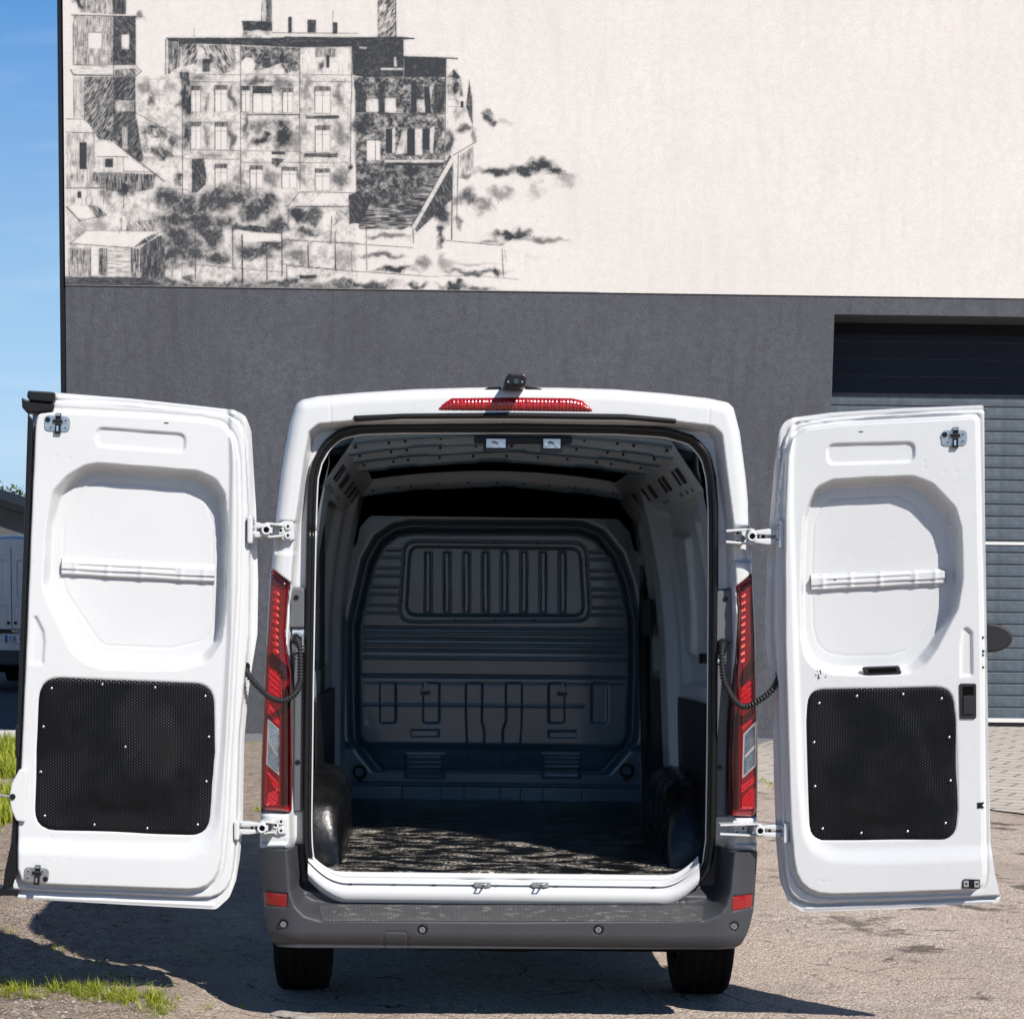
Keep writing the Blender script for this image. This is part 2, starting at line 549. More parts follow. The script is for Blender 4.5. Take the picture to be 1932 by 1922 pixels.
# spare wheel slung under the tail
mb = MB()
prof = [(0.12, -0.09), (0.28, -0.1), (0.325, -0.07), (0.335, 0), (0.325, 0.07), (0.28, 0.1), (0.12, 0.09)]
vs, fs = [], []
for k in range(32):
    t = 2 * math.pi * k / 32
    for r_, z_ in prof: vs.append((0.02 + r_ * math.cos(t), 0.62 + r_ * math.sin(t), 0.31 + z_))
n_ = len(prof)
for k in range(32):
    for j in range(n_):
        fs.append((k * n_ + j, ((k + 1) % 32) * n_ + j, ((k + 1) % 32) * n_ + (j + 1) % n_, k * n_ + (j + 1) % n_))
mb.add(vs, fs, M['tyre'], True)
mb.build('spare_wheel', van)

# ---- wheels
def wheel(x, y, name='wheel'):
    e = empty(name); e.parent = van
    rr, hw = 0.355 - VANZ, 0.125
    prof = [(0.20, -hw * 0.9), (0.29, -hw), (0.335, -hw * 0.92), (0.35, -hw * 0.78)]
    for g in (-0.55, -0.18, 0.18, 0.55):
        prof += [(0.355, g * hw - 0.012), (0.347, g * hw - 0.008), (0.347, g * hw + 0.008), (0.355, g * hw + 0.012)]
    prof += [(0.35, hw * 0.78), (0.335, hw * 0.92), (0.29, hw), (0.20, hw * 0.9)]
    N, n_ = 48, len(prof)
    vs, fs = [], []
    for k in range(N):
        t = 2 * math.pi * k / N
        for r_, a in prof: vs.append((x + a, y + r_ * math.cos(t), rr + r_ * math.sin(t) - 0.004))
    for k in range(N):
        for j in range(n_):
            fs.append((k * n_ + j, ((k + 1) % N) * n_ + j, ((k + 1) % N) * n_ + (j + 1) % n_, k * n_ + (j + 1) % n_))
    mb = MB(); mb.add(vs, fs, M['tyre'], True); mb.build('tyre', e)
    mb = MB(); mb.cyl((x - 0.09, y, rr), (x + 0.09, y, rr), 0.205, M['zinc'], 32); mb.cyl((x - 0.10, y, rr), (x + 0.10, y, rr), 0.06, M['dark'], 16); mb.build('rim', e)
for x_, y_ in ((-0.90, 0.80), (0.92, 0.80), (-0.90, 4.45), (0.90, 4.45)):
    wheel(x_, y_)

# ---- bumper
bump_px = [(489, 1601), (491, 1650), (497, 1712), (505, 1745), (513, 1774), (524, 1783), (965, 1785), (1384, 1786), (1396, 1780), (1412, 1750), (1422, 1716),
           (1427, 1650), (1430, 1607), (1346, 1602), (1344, 1645), (1321, 1679), (1268, 1700), (1209, 1706), (745, 1706),
           (642, 1702), (600, 1686), (579, 1655), (574, 1600)]
bumper_o = np.array(REAR.pts(bump_px))
tro_o = np.array(REAR.pts([(541, 1560), (541, 1600), (546, 1676), (556, 1704), (575, 1724), (604, 1733), (965, 1736), (1325, 1733), (1352, 1723), (1367, 1706), (1376, 1680), (1384, 1606), (1386, 1560)]))
tro_i = np.array(REAR.pts([(562, 1560), (562, 1600), (567, 1672), (576, 1694), (592, 1702), (620, 1704), (965, 1706), (1300, 1704), (1330, 1700), (1346, 1692), (1353, 1672), (1357, 1606), (1357, 1560)]))
SENS = [(534, 1744, 0.028), (797, 1753, 0.028), (1129, 1753, 0.028), (1386, 1748, 0.028)]
def h_bump(U, V):
    t = rec2(tro_o, tro_i, U, V)
    h = 0.085 - 0.15 * t - 0.055 * t * sm((V - 0.50) / 0.05)
    sb = -sdp(bumper_o, U, V)
    # rounded outer corners and underside
    xe = np.clip((np.abs(U) - 0.86) / 0.19, 0, 1)
    h = h - 0.10 * xe ** 2
    zb = np.clip((0.365 - V) / 0.06, 0, 1)
    h = h - 0.035 * zb ** 2
    # rounded shoulder where step turns down
    for x_, y_, r_ in SENS:
        a, b = REAR.px(x_, y_, 0.08)
        d = np.hypot(U - a, V - b)
        h = h - 0.010 * sm((0.021 - d) / 0.004)
    for P_ in ([(499, 1679), (546, 1679), (544, 1708), (502, 1708)], [(1376, 1684), (1422, 1684), (1421, 1713), (1376, 1715)]):
        h = h - 0.010 * rec(REAR.pts(P_), 0.006, U, V)
    # tow eye cover joint
    cap_ = round_poly(REAR.pts([(724, 1757), (769, 1757), (769, 1796), (724, 1796)], 0.08), [0.02, 0.02, 0, 0])
    h = h - 0.005 * np.exp(-(sdp(cap_, U, V) / 0.003) ** 2)
    # clips in the trough
    for x_ in (733, 852, 972, 1090, 1206, 1290):
        c_ = REAR.px(x_, 1708)
        h = h - 0.004 * np.exp(-((np.abs(U - c_[0]) - 0.014) / 0.004) ** 2) * (np.abs(V - c_[1]) < 0.02)
    return h
bumper = sheet('bumper', REAR, (-1.12, 1.10, 0.26, 0.73), 0.005, lambda U, V: sdp(bumper_o, U, V), h_bump, M['grey'], van, skirt=0.06)
mb = MB()
mb.box((0.0, 0.04, 0.315), (1.80, 0.12, 0.07), M['dark'])
mb.build('bumper_undertray', bumper, bevel=0.01)
for x_, y_, _ in SENS:
    mb = MB(REAR)
    a, b = REAR.px(x_, y_, 0.08)
    w = float(h_bump(np.array([a]), np.array([b]))[0])
    ring = [(a + 0.0185 * math.cos(t), b + 0.0185 * math.sin(t), w + 0.009) for t in np.linspace(0, 2 * math.pi, 20, endpoint=False)]
    mb.tube(ring + ring[:1], 0.0025, M['black'], 6)
    mb.cyl((a, b, w - 0.004), (a, b, w + 0.008), 0.012, M['zinc'], 16)
    mb.cyl((a, b, w + 0.008), (a, b, w + 0.009), 0.009, M['trim'], 16)
    mb.build('parking_sensor', bumper)
for P_ in ([(501, 1681), (544, 1681), (542.5, 1706), (504, 1705)], [(1378, 1687), (1420, 1685), (1418.5, 1710), (1378, 1713)]):
    pl = REAR.pts(P_)
    cx_ = sum(p[0] for p in pl) / 4; cz_ = sum(p[1] for p in pl) / 4
    w = float(h_bump(np.array([cx_]), np.array([cz_]))[0])
    po = round_poly(pl, 0.006)
    sheet('bumper_reflector', REAR, (min(p[0] for p in pl) - 0.01, max(p[0] for p in pl) + 0.01, min(p[1] for p in pl) - 0.01, max(p[1] for p in pl) + 0.01), 0.003,
          lambda U, V: sdp(po, U, V), lambda U, V: h_bump(U, V) + 0.008 - 0.003 * np.clip(1 + sdp(po, U, V) / 0.006, 0, 1) + 0.0006 * np.sin(U * 700) * np.sin(V * 700), M['refl'], bumper, skirt=0.01)
# raised grip ribs and scuffs of the step
Mstep = mat('step_scuffed_plastic', (0.060, 0.060, 0.062), 0.55, noise=(8, 0.15, 3), bump=(260, 0.4, 2))
t = Mstep.node_tree
tcn = t.nodes.new('ShaderNodeTexCoord'); mpn = t.nodes.new('ShaderNodeMapping'); mpn.inputs['Scale'].default_value = (7, 7, 60)
nn = t.nodes.new('ShaderNodeTexNoise'); nn.inputs['Scale'].default_value = 2.2; nn.inputs['Detail'].default_value = 6; nn.inputs['Roughness'].default_value = 0.7
mr = t.nodes.new('ShaderNodeMapRange'); mr.inputs[1].default_value = 0.55; mr.inputs[2].default_value = 0.72; mr.inputs[4].default_value = 0.65
mx = t.nodes.new('ShaderNodeMix'); mx.data_type = 'RGBA'; mx.inputs['B'].default_value = (0.36, 0.34, 0.32, 1)
src = t.nodes['Principled BSDF'].inputs['Base Color'].links[0].from_socket
t.links.new(tcn.outputs['Object'], mpn.inputs[0]); t.links.new(mpn.outputs[0], nn.inputs['Vector']); t.links.new(nn.outputs['Fac'], mr.inputs[0]); t.links.new(mr.outputs[0], mx.inputs['Factor'])
t.links.new(src, mx.inputs['A']); t.links.new(mx.outputs['Result'], t.nodes['Principled BSDF'].inputs['Base Color'])
mb = MB(REAR)
mb2 = 0
pl = REAR.pts([(600, 1710), (1330, 1710), (1318, 1731), (612, 1731)])
po = round_poly(pl, 0.008)
sheet('step_pad', REAR, (-0.85, 0.85, 0.40, 0.53), 0.004, lambda U, V: sdp(po, U, V), lambda U, V: h_bump(U, V) + 0.004 + 0.0012 * np.sign(np.sin(U * 420)), Mstep, bumper, skirt=0.004)

# ---- pillar trims beside the lamps
for s, P_, steps in ((-1, [(543, 1106), (574, 1108), (573, 1300), (572.5, 1536), (549, 1536), (551, 1300), (546, 1240), (540, 1215), (544, 1130)], (1187, (549, 1187, 573, 1232))),
                     (1, [(1355, 1114), (1390, 1107), (1392, 1156), (1389, 1254), (1380, 1366), (1377, 1545), (1349, 1545), (1351, 1300)], (1205, (1355, 1206, 1376, 1252)))):
    po = round_poly(REAR.pts(P_), 0.004)
    zb = REAR.px(560, steps[0])[1]
    def h_trim(U, V, po=po, zb=zb):
        sd = -sdp(po, U, V)
        h = -0.098 + 0.012 * sm(sd / 0.006)
        return h + 0.022 * sm((V - zb) / 0.008) * sm(sd / 0.006)
    lo, hi = po.min(0), po.max(0)
    tr = sheet('pillar_trim', REAR, (lo[0] - 0.01, hi[0] + 0.01, lo[1] - 0.01, hi[1] + 0.01), 0.004, lambda U, V, po=po: sdp(po, U, V), h_trim, M['trim'], van, skirt=0.03)
    for px_ in (((557, 1127), (559, 1441)) if s < 0 else ((1373, 1130), (1363, 1450))):
        mb = MB(REAR)
        a, b = REAR.px(*px_, 0.0)
        mb.cyl((a, b, -0.10), (a, b, -0.061 if px_[1] < 1200 else -0.084), 0.011, M['black'], 16)
        mb.build('fixing_hole', tr)
    a0, b0 = REAR.px(steps[1][0], steps[1][1]); a1, b1 = REAR.px(steps[1][2], steps[1][3])
    mb = MB(REAR)
    mb.box(((a0 + a1) / 2, (b0 + b1) / 2, -0.083), (abs(a1 - a0), abs(b1 - b0), 0.012), M['hook'])
    mb.cyl(((a0 + a1) / 2, b1 + 0.06, -0.08), ((a0 + a1) / 2, b1 + 0.06, -0.062), 0.024, M['zinc'] if s < 0 else M['black'], 20)
    mb.build('cable_socket', tr, bevel=0.002)

# ---- tail lamps
def lamp(P_, s, clear, chev, lower):
    po = round_poly(REAR.pts(P_, 0.0), 0.008)
    lo, hi = po.min(0), po.max(0)
    e = empty('tail_lamp'); e.parent = van
    cl = REAR.pts(clear)
    def h_l(U, V):
        sd = -sdp(po, U, V)
        t = np.clip(sd / 0.03, 0, 1)
        h = -0.035 + 0.045 * np.sqrt(np.maximum(1 - (1 - t) ** 2, 0)) - 0.10 * np.clip(np.abs(U) - 0.93, 0, 1)
        # inner reflector window pressed back, its edge a visible line
        win = round_poly(REAR.pts(lower), 0.012)
        h = h - 0.006 * rec(win, 0.008, U, V)
        for c_ in chev:
            pass
        return h
    sheet('lens', REAR, (lo[0] - 0.01, hi[0] + 0.01, lo[1] - 0.01, hi[1] + 0.01), 0.003, lambda U, V: sdp(po, U, V), h_l, M['red'], e, skirt=0.05)
    def inlay(name, poly, m, dh, rip=0.0, rk=300, r_=0.003):
        pq = round_poly(REAR.pts(poly), r_)
        l2, h2 = pq.min(0), pq.max(0)
        return sheet(name, REAR, (l2[0] - 0.005, h2[0] + 0.005, l2[1] - 0.005, h2[1] + 0.005), 0.0025, lambda U, V: sdp(pq, U, V),
                     lambda U, V: h_l(U, V) + dh + rip * np.sin((V + s * U * -0.9) * rk), m, e, skirt=0.006)
    return e, inlay, h_l
# left lamp
e, inlay, _ = lamp([(508, 1076), (514, 1074), (547, 1098), (543, 1125), (538, 1200), (543, 1240), (548, 1268), (549, 1400), (549, 1534), (496, 1530), (490, 1515), (491, 1440),
              (495, 1335), (500, 1215), (505, 1130)], -1,
              [(507, 1359), (526, 1378), (526, 1460), (504, 1440)], [], [(512, 1095), (539, 1110), (533, 1205), (538, 1250), (531, 1262), (528, 1520), (499, 1518), (501, 1380), (506, 1240)])
inlay('dark_bezel', [(515, 1079), (544, 1099), (541, 1110), (514, 1091)], M['reddark'], 0.003)
for k in range(9):
    x0, y0 = 520.5 - 0.45 * k + (1.2 * (k - 6) if k > 6 else 0), 1118 + 13.6 * k
    inlay('light_guide', [(x0 - 7, y0 - 1.5), (x0 + 1, y0 - 5), (x0 + 9, y0 + 4.5), (x0 + 2, y0 + 8)], M['redbright'], 0.002, 0.0008, 500)
    inlay('led', [(x0 + 1.5, y0 - 2.0), (x0 + 4.5, y0 - 1), (x0 + 8.2, y0 + 4), (x0 + 5.0, y0 + 4.6)], M['led'], 0.0038)
inlay('dark_band', [(503, 1238), (515, 1232), (545, 1258), (546, 1275), (538, 1286), (520, 1262), (505, 1250)], M['reddark'], 0.003)
inlay('reflector', [(508, 1262), (522, 1266), (532, 1284), (533, 1318), (506, 1318)], M['redbright'], 0.002, 0.0012, 260)
inlay('reflector', [(508, 1326), (526, 1350), (529, 1372), (517, 1362), (506, 1344)], M['redbright'], 0.002, 0.0008, 200)
inlay('clear_lens_rim', [(505, 1355), (528, 1376), (527.5, 1463), (502.5, 1442)], M['chrome'], 0.002)
inlay('clear_lens', [(507.5, 1360), (525.5, 1378), (525, 1458), (505, 1440)], M['clear'], 0.0055, 0.0010, 520)
inlay('clear_lens_divider', [(506.5, 1401), (512, 1402), (524.5, 1420), (524.5, 1430)], M['chrome'], 0.0085)
inlay('reflector', [(502, 1452), (516, 1466), (528, 1480), (529, 1494), (515, 1482)], M['redbright'], 0.002, 0.0008, 200)
inlay('reflector', [(506, 1496), (523, 1488), (526, 1502), (524, 1518), (503, 1518)], M['redbright'], 0.002, 0.0016, 300)
inlay('lower_strip', [(496, 1522), (547, 1524), (547, 1531), (498, 1529)], M['redbright'], 0.002, 0.0006, 400)
inlay('dark_column', [(533, 1300), (547, 1290), (547, 1518), (531, 1518)], M['reddark'], 0.002)
# right lamp
e, inlay, _ = lamp([(1389, 1107), (1420, 1080), (1424, 1090), (1429, 1200), (1432, 1340), (1433, 1440), (1432, 1525), (1424, 1543), (1379, 1541), (1378, 1440), (1381, 1366), (1388, 1262),
              (1392, 1225), (1393, 1155)], 1,
              [(1405, 1385), (1424, 1366), (1424, 1443), (1402, 1465)], [], [(1397, 1112), (1416, 1096), (1421, 1190), (1425, 1340), (1425, 1440), (1423, 1526), (1396, 1526), (1396, 1400), (1398, 1260), (1399, 1180)])
inlay('dark_bezel', [(1396, 1106), (1420, 1086), (1421, 1100), (1400, 1116)], M['reddark'], 0.003)
for k in range(10):
    x0, y0 = 1402.5 - 0.2 * k, 1121 + 13.6 * k
    inlay('light_guide', [(x0 - 5, y0 + 2), (x0 + 5, y0 - 6), (x0 + 5.5, y0 + 3), (x0 - 5, y0 + 8)], M['redbright'], 0.002, 0.0008, 500)
    inlay('led', [(x0 - 4.2, y0 + 4.0), (x0 + 4.2, y0 - 2.0), (x0 + 4.2, y0 + 3), (x0 - 3, y0 + 6.5)], M['led'], 0.0038)
inlay('dark_band', [(1394, 1284), (1402, 1262), (1418, 1246), (1424, 1248), (1424, 1268), (1410, 1284), (1400, 1296)], M['reddark'], 0.003)
inlay('reflector', [(1397, 1300), (1412, 1286), (1424, 1280), (1425, 1322), (1396, 1332)], M['redbright'], 0.002, 0.0012, 260)
inlay('reflector', [(1399, 1372), (1424, 1340), (1424, 1356), (1402, 1378)], M['redbright'], 0.002, 0.0008, 200)
inlay('clear_lens_rim', [(1402.5, 1384), (1427, 1360), (1427, 1444), (1400, 1469)], M['chrome'], 0.002)
inlay('clear_lens', [(1405.5, 1386), (1424, 1367), (1424, 1442), (1403, 1463)], M['clear'], 0.0055, 0.0012, 640)
inlay('clear_lens_divider', [(1405, 1424), (1423, 1404), (1423, 1412), (1405, 1430)], M['chrome'], 0.0085)
inlay('reflector', [(1398, 1482), (1424, 1462), (1424, 1476), (1398, 1496)], M['redbright'], 0.002, 0.0008, 200)
inlay('reflector', [(1399, 1508), (1412, 1490), (1425, 1486), (1425, 1524), (1400, 1526)], M['redbright'], 0.002, 0.0016, 300)
inlay('lower_strip', [(1382, 1531), (1420, 1533), (1418, 1540), (1383, 1538)], M['redbright'], 0.002, 0.0006, 400)
inlay('dark_column', [(1382, 1360), (1395, 1330), (1394, 1526), (1381, 1526)], M['reddark'], 0.002)

# ---- door seal: two rubber lips and a painted flange edge round the opening
def ring3(poly, w, n=220):
    poly = np.vstack([poly, poly[:1]])
    d = np.concatenate([[0], np.cumsum(np.hypot(*np.diff(poly, axis=0).T))])
    t = np.linspace(0, d[-1], n)
    return [tuple(REAR.to3(np.interp(k, d, poly[:, 0]), np.interp(k, d, poly[:, 1]), w)) for k in t]
def offset_poly(poly, d):
    n = len(poly); c = poly.mean(0)
    out_ = []
    for i in range(n):
        e_ = poly[(i + 1) % n] - poly[i - 1]
        nn = np.array([e_[1], -e_[0]]); nn /= np.linalg.norm(nn)
        if np.dot(nn, poly[i] - c) < 0: nn = -nn
        out_.append(poly[i] + nn * d)
    return np.array(out_)
smo = round_poly(opening, 0.06, 4)
mb = MB()
mb.tube(ring3(offset_poly(smo, 0.009), -0.074), 0.0135, M['rubber'], 10)
mb.tube(ring3(offset_poly(smo, -0.004), -0.088), 0.0105, M['rubber'], 8)
mb.build('door_seal', van)
mb = MB()
mb.tube(ring3(offset_poly(smo, -0.016), -0.098), 0.004, M['paint'], 6)
mb.build('seal_edge', van)

# ---- header: black strip, high brake lamp, roof camera
pl = round_poly(REAR.pts([(667, 784), (760, 780), (965, 778), (1180, 781), (1276, 790), (1276, 798), (1180, 792), (965, 789), (760, 790), (668, 795)], 0.01), 0.004)
sheet('rain_strip', REAR, (-0.68, 0.70, 2.42, 2.55), 0.004, lambda U, V: sdp(pl, U, V), lambda U, V: 0.008 + 0.010 * np.sqrt(np.clip(-sdp(pl, U, V) / 0.011, 0, 1)), M['black'], van, skirt=0.07)
pl2 = round_poly(REAR.pts([(823, 774), (838, 760), (852, 751), (965, 749.5), (1080, 751), (1097, 755), (1110, 765), (1121, 777), (965, 775)], 0.0), 0.012)
bl = empty('brake_lamp'); bl.parent = van
def h_bl(U, V): return -0.002 + 0.014 * np.sqrt(np.clip(-sdp(pl2, U, V) / 0.02, 0, 1)) + 0.0012 * np.sin(U * 420)
sheet('lens', REAR, (-0.36, 0.34, 2.48, 2.60), 0.003, lambda U, V: sdp(pl2, U, V), h_bl, M['refl'], bl, skirt=0.02)
for k in range(20):
    x_ = 858 + k * 12.4
    pq = np.array(REAR.pts([(x_, 756), (x_ + 8, 756), (x_ + 8, 770), (x_, 770)]))
    lo, hi = pq.min(0), pq.max(0)
    sheet('lamp_cell', REAR, (lo[0], hi[0], lo[1], hi[1]), 0.004, lambda U, V: sdp(pq, U, V), lambda U, V: h_bl(U, V) + 0.002 + 0.001 * np.sin(U * 900), M['redbright'], bl, skirt=0.004)
rc = empty('roof_camera'); rc.parent = van
a, b = REAR.px(971, 719, 0.10)
mb = MB(REAR)
hw = 0.046
mb.prism([(a - hw, b - 0.024), (a + hw * 0.9, b - 0.027), (a + hw, b + 0.008), (a + hw * 0.82, b + 0.024), (a - hw * 0.5, b + 0.026), (a - hw * 0.85, b + 0.008)], -0.10, 0.155, M['black'])
mb.build('camera_housing', rc, bevel=0.008)
mb = MB(REAR)
mb.prism([(a - 0.13, b - 0.030), (a - 0.05, b - 0.030), (a - 0.05, b - 0.008), (a - 0.105, b - 0.014)], -0.16, -0.02, M['black'])
mb.build('camera_foot', rc, bevel=0.003)
mb = MB(REAR)
mb.prism([(a + 0.05, b - 0.026), (a + 0.12, b - 0.026), (a + 0.115, b - 0.016), (a + 0.05, b - 0.004)], -0.16, -0.02, M['black'])
mb.build('camera_foot', rc, bevel=0.003)
mb = MB(REAR)
mb.cyl((a + 0.004, b - 0.006, 0.15), (a + 0.004, b - 0.006, 0.159), 0.011, M['glass'], 16)
for k in (-0.028, 0.028): mb.cyl((a + k, b - 0.008, 0.15), (a + k, b - 0.008, 0.157), 0.004, M['zinc'], 8)
mb.build('camera_lens', rc)

# ---- header inside: striker bar
mb = MB(REAR)
p0, p1 = REAR.px(894, 822, -0.12), REAR.px(1079, 838, -0.12)
mb.box(((p0[0] + p1[0]) / 2, (p0[1] + p1[1]) / 2, -0.12), (p1[0] - p0[0], p0[1] - p1[1], 0.05), M['black'])
bar = mb.build('striker_bar', van, bevel=0.012, segs=3)
for (x0, y0, x1, y1) in ((914, 826, 957, 851), (1022, 826, 1060, 852)):
    mb = MB(REAR)
    a0, b0 = REAR.px(x0, y0, -0.09); a1, b1 = REAR.px(x1, y1, -0.09)
    ac, bc = (a0 + a1) / 2, (b0 + b1) / 2
    mb.box((ac, bc, -0.092), (a1 - a0 + 0.008, b0 - b1 + 0.004, 0.014), M['black'])
    mb.box((ac, bc + 0.004, -0.083), ((a1 - a0) * 0.86, (b0 - b1) * 0.72, 0.006), M['zinc'])
    for k in (-0.022, 0.02): mb.cyl((ac + k, bc + 0.002, -0.082), (ac + k, bc + 0.002, -0.072), 0.009, M['zinc'], 12)
    mb.tube([(ac - 0.02, bc + 0.004, -0.078), (ac - 0.008, bc + 0.010, -0.062), (ac + 0.006, bc + 0.004, -0.078)], 0.004, M['chrome'], 6)
    mb.build('striker', bar, bevel=0.002)

# ================================================================== CARGO SPACE
Mfloor = bpy.data.materials.new('worn_floor_sheet')
Mfloor.use_nodes = True
t = Mfloor.node_tree; b_ = t.nodes['Principled BSDF']
tcn = t.nodes.new('ShaderNodeTexCoord')
mpn = t.nodes.new('ShaderNodeMapping'); mpn.inputs['Scale'].default_value = (1.5, 2.6, 1)
n1 = t.nodes.new('ShaderNodeTexNoise'); n1.inputs['Scale'].default_value = 3.4; n1.inputs['Detail'].default_value = 6; n1.inputs['Roughness'].default_value = 0.62
n2 = t.nodes.new('ShaderNodeTexNoise'); n2.inputs['Scale'].default_value = 85; n2.inputs['Detail'].default_value = 3
r1 = t.nodes.new('ShaderNodeMapRange'); r1.inputs[1].default_value = 0.48; r1.inputs[2].default_value = 0.62
r2 = t.nodes.new('ShaderNodeMapRange'); r2.inputs[1].default_value = 0.44; r2.inputs[2].default_value = 0.60
mu = t.nodes.new('ShaderNodeMath'); mu.operation = 'MULTIPLY'
mxn = t.nodes.new('ShaderNodeMix'); mxn.data_type = 'RGBA'
mxn.inputs['A'].default_value = (0.0045, 0.005, 0.0058, 1); mxn.inputs['B'].default_value = (0.52, 0.47, 0.41, 1)
rr_ = t.nodes.new('ShaderNodeMapRange'); rr_.inputs[3].default_value = 0.30; rr_.inputs[4].default_value = 0.75
t.links.new(tcn.outputs['Object'], mpn.inputs['Vector']); t.links.new(mpn.outputs['Vector'], n1.inputs['Vector'])
t.links.new(tcn.outputs['Object'], n2.inputs['Vector'])
t.links.new(n1.outputs['Fac'], r1.inputs[0]); t.links.new(n2.outputs['Fac'], r2.inputs[0])
t.links.new(r1.outputs[0], mu.inputs[0]); t.links.new(r2.outputs[0], mu.inputs[1])
t.links.new(mu.outputs[0], mxn.inputs['Factor']); t.links.new(mxn.outputs['Result'], b_.inputs['Base Color'])
t.links.new(mu.outputs[0], rr_.inputs[0]); t.links.new(rr_.outputs[0], b_.inputs['Roughness'])
bpn = t.nodes.new('ShaderNodeBump'); bpn.inputs['Strength'].default_value = 0.35; bpn.inputs['Distance'].default_value = 0.006
t.links.new(n2.outputs['Fac'], bpn.inputs['Height']); t.links.new(bpn.outputs['Normal'], b_.inputs['Normal'])

FLOOR = Frame((0, 0, ZF), (1, 0, 0), (0, 1, 0), (0, 0, 1))
fl = round_poly([(-0.80, 0.10), (0.80, 0.10), (0.86, 0.2), (0.86, YB - 0.01), (-0.86, YB - 0.01), (-0.86, 0.2)], 0.05)
sheet('cargo_floor', FLOOR, (-0.88, 0.88, 0.08, YB), 0.02, lambda U, V: sdp(fl, U, V),
      lambda U, V: 0.004 * np.sin(U * 9 + 1) * np.sin(V * 7) + 0.003 * np.sin(U * 23) * np.sin(V * 31), Mfloor, van, skirt=0.02)

# ---- sill: pressed steps between floor and seal
prof = [(0.16, ZF - 0.006), (0.10, ZF - 0.004), (0.088, ZF - 0.012), (0.082, ZF - 0.024), (0.086, ZF - 0.027), (0.074, ZF - 0.034), (0.048, ZF - 0.040), (0.043, ZF - 0.046), (0.062, ZF - 0.049), (0.062, ZF - 0.054), (0.038, ZF - 0.057),
        (0.030, ZF - 0.072), (0.022, ZF - 0.098), (0.060, ZF - 0.13)]
vs, fs = [], []
xs = np.linspace(-0.84, 0.81, 140)
for x_ in xs:
    end = max(0, abs(x_ + 0.015) - 0.66) / 0.17
    k_ = end ** 2 * 0.10
    nt_ = 0.008 * (math.exp(-((x_ - 0.065) / 0.05) ** 2) + math.exp(-((x_ + 0.16) / 0.05) ** 2))
    for j, (y_, z_) in enumerate(prof):
        vs.append((x_, y_ + (nt_ if 4 <= j <= 6 else 0), z_ + k_ * (1 if j > 1 else 0.4)))
n_ = len(prof)
for i in range(len(xs) - 1):
    for j in range(n_ - 1):
        fs.append((i * n_ + j, (i + 1) * n_ + j, (i + 1) * n_ + j + 1, i * n_ + j + 1))
mb = MB(); mb.add(vs, fs, M['paint'], True)
sill = mb.build('door_sill', van)
for x_, y_ in ((910, 1668), (1019, 1668)):
    p = V3(x_, y_, 0.045)
    mb = MB()
    mb.box((p[0], 0.036, p[2]), (0.070, 0.010, 0.020), M['zinc'])
    for k in (-0.022, 0.022, 0.002): mb.cyl((p[0] + k, 0.033, p[2]), (p[0] + k, 0.024, p[2]), 0.0065, M['zinc'] if k != 0.002 else M['black'], 10)
    mb.tube([(p[0] - 0.012, 0.03, p[2] + 0.006), (p[0] - 0.008, -0.012, p[2] + 0.008), (p[0] + 0.012, -0.012, p[2] + 0.008), (p[0] + 0.014, 0.03, p[2] + 0.006)], 0.004, M['zinc'], 6)
    mb.build('door_striker', sill, bevel=0.0015)
# scratches with bare black marks along the step edge
rs = random.Random(5)
for k in range(9):
    x_ = rs.uniform(-0.70, 0.70)
    mb = MB()
    mb.box((x_, 0.0405, ZF - 0.0475), (rs.uniform(0.004, 0.02), 0.003, rs.uniform(0.002, 0.004)), M['dark'])
    mb.build('paint_chip', sill)

# ---- bulkhead
BK = Frame((0, YB, 0), (1, 0, 0), (0, 0, 1), (0, -1, 0))
def K(L): return [BK.px(637.6 + 0.32 * x, 946.7 + 0.32 * y) for x, y in L]
bk_out = round_poly(K([(190, 82), (1650, 100), (1720, 180), (1745, 280), (1815, 345), (1830, 1770), (0, 1770), (-10, 1400), (-10, 380), (60, 300), (110, 250), (130, 150)]), 0.03)
bk_ao = round_poly(K([(88, 1000), (90, 720), (140, 500), (175, 345), (245, 222), (335, 160), (430, 143), (1430, 150), (1545, 196), (1645, 318), (1705, 480), (1748, 700), (1752, 1000), (1736, 1395), (1680, 1465), (1560, 1600), (260, 1600), (150, 1465), (95, 1390)]), 0.05)
bk_ai = round_poly(K([(135, 1000), (135, 730), (180, 510), (225, 365), (290, 250), (370, 195), (450, 180), (1420, 187), (1515, 228), (1605, 340), (1662, 490), (1705, 700), (1705, 1000), (1690, 1380), (1640, 1425), (1500, 1450), (330, 1450), (190, 1425), (140, 1370)]), 0.05)
bk_wo = round_poly(K([(392, 228), (1462, 240), (1490, 700), (358, 706)]), 0.075)
bk_wi = round_poly(K([(425, 262), (1425, 275), (1450, 672), (400, 668)]), 0.06)
ribs = [round_poly(K([(x_ - 20, 292), (x_ + 20, 292), (x_ + 20, 655), (x_ - 20, 655)]), 0.012) for x_ in (530, 642, 757, 870, 982, 1097, 1210, 1325)]
low = [round_poly(K([(a, 1068), (b, 1068), (b, 1298), (a, 1298)]), 0.012) for a, b in ((250, 340), (505, 596), (1242, 1332), (1495, 1585))]
tall = [round_poly(K([(755, 1068), (850, 1068), (845, 1290), (860, 1340), (858, 1592), (770, 1592), (757, 1300)]), 0.012),
        round_poly(K([(990, 1068), (1082, 1068), (1080, 1300), (1062, 1592), (975, 1592), (972, 1340), (992, 1290)]), 0.012)]
vents = [K([(a, 1478), (b, 1478), (b, 1632), (a, 1632)]) for a, b in ((390, 634), (1198, 1436))]
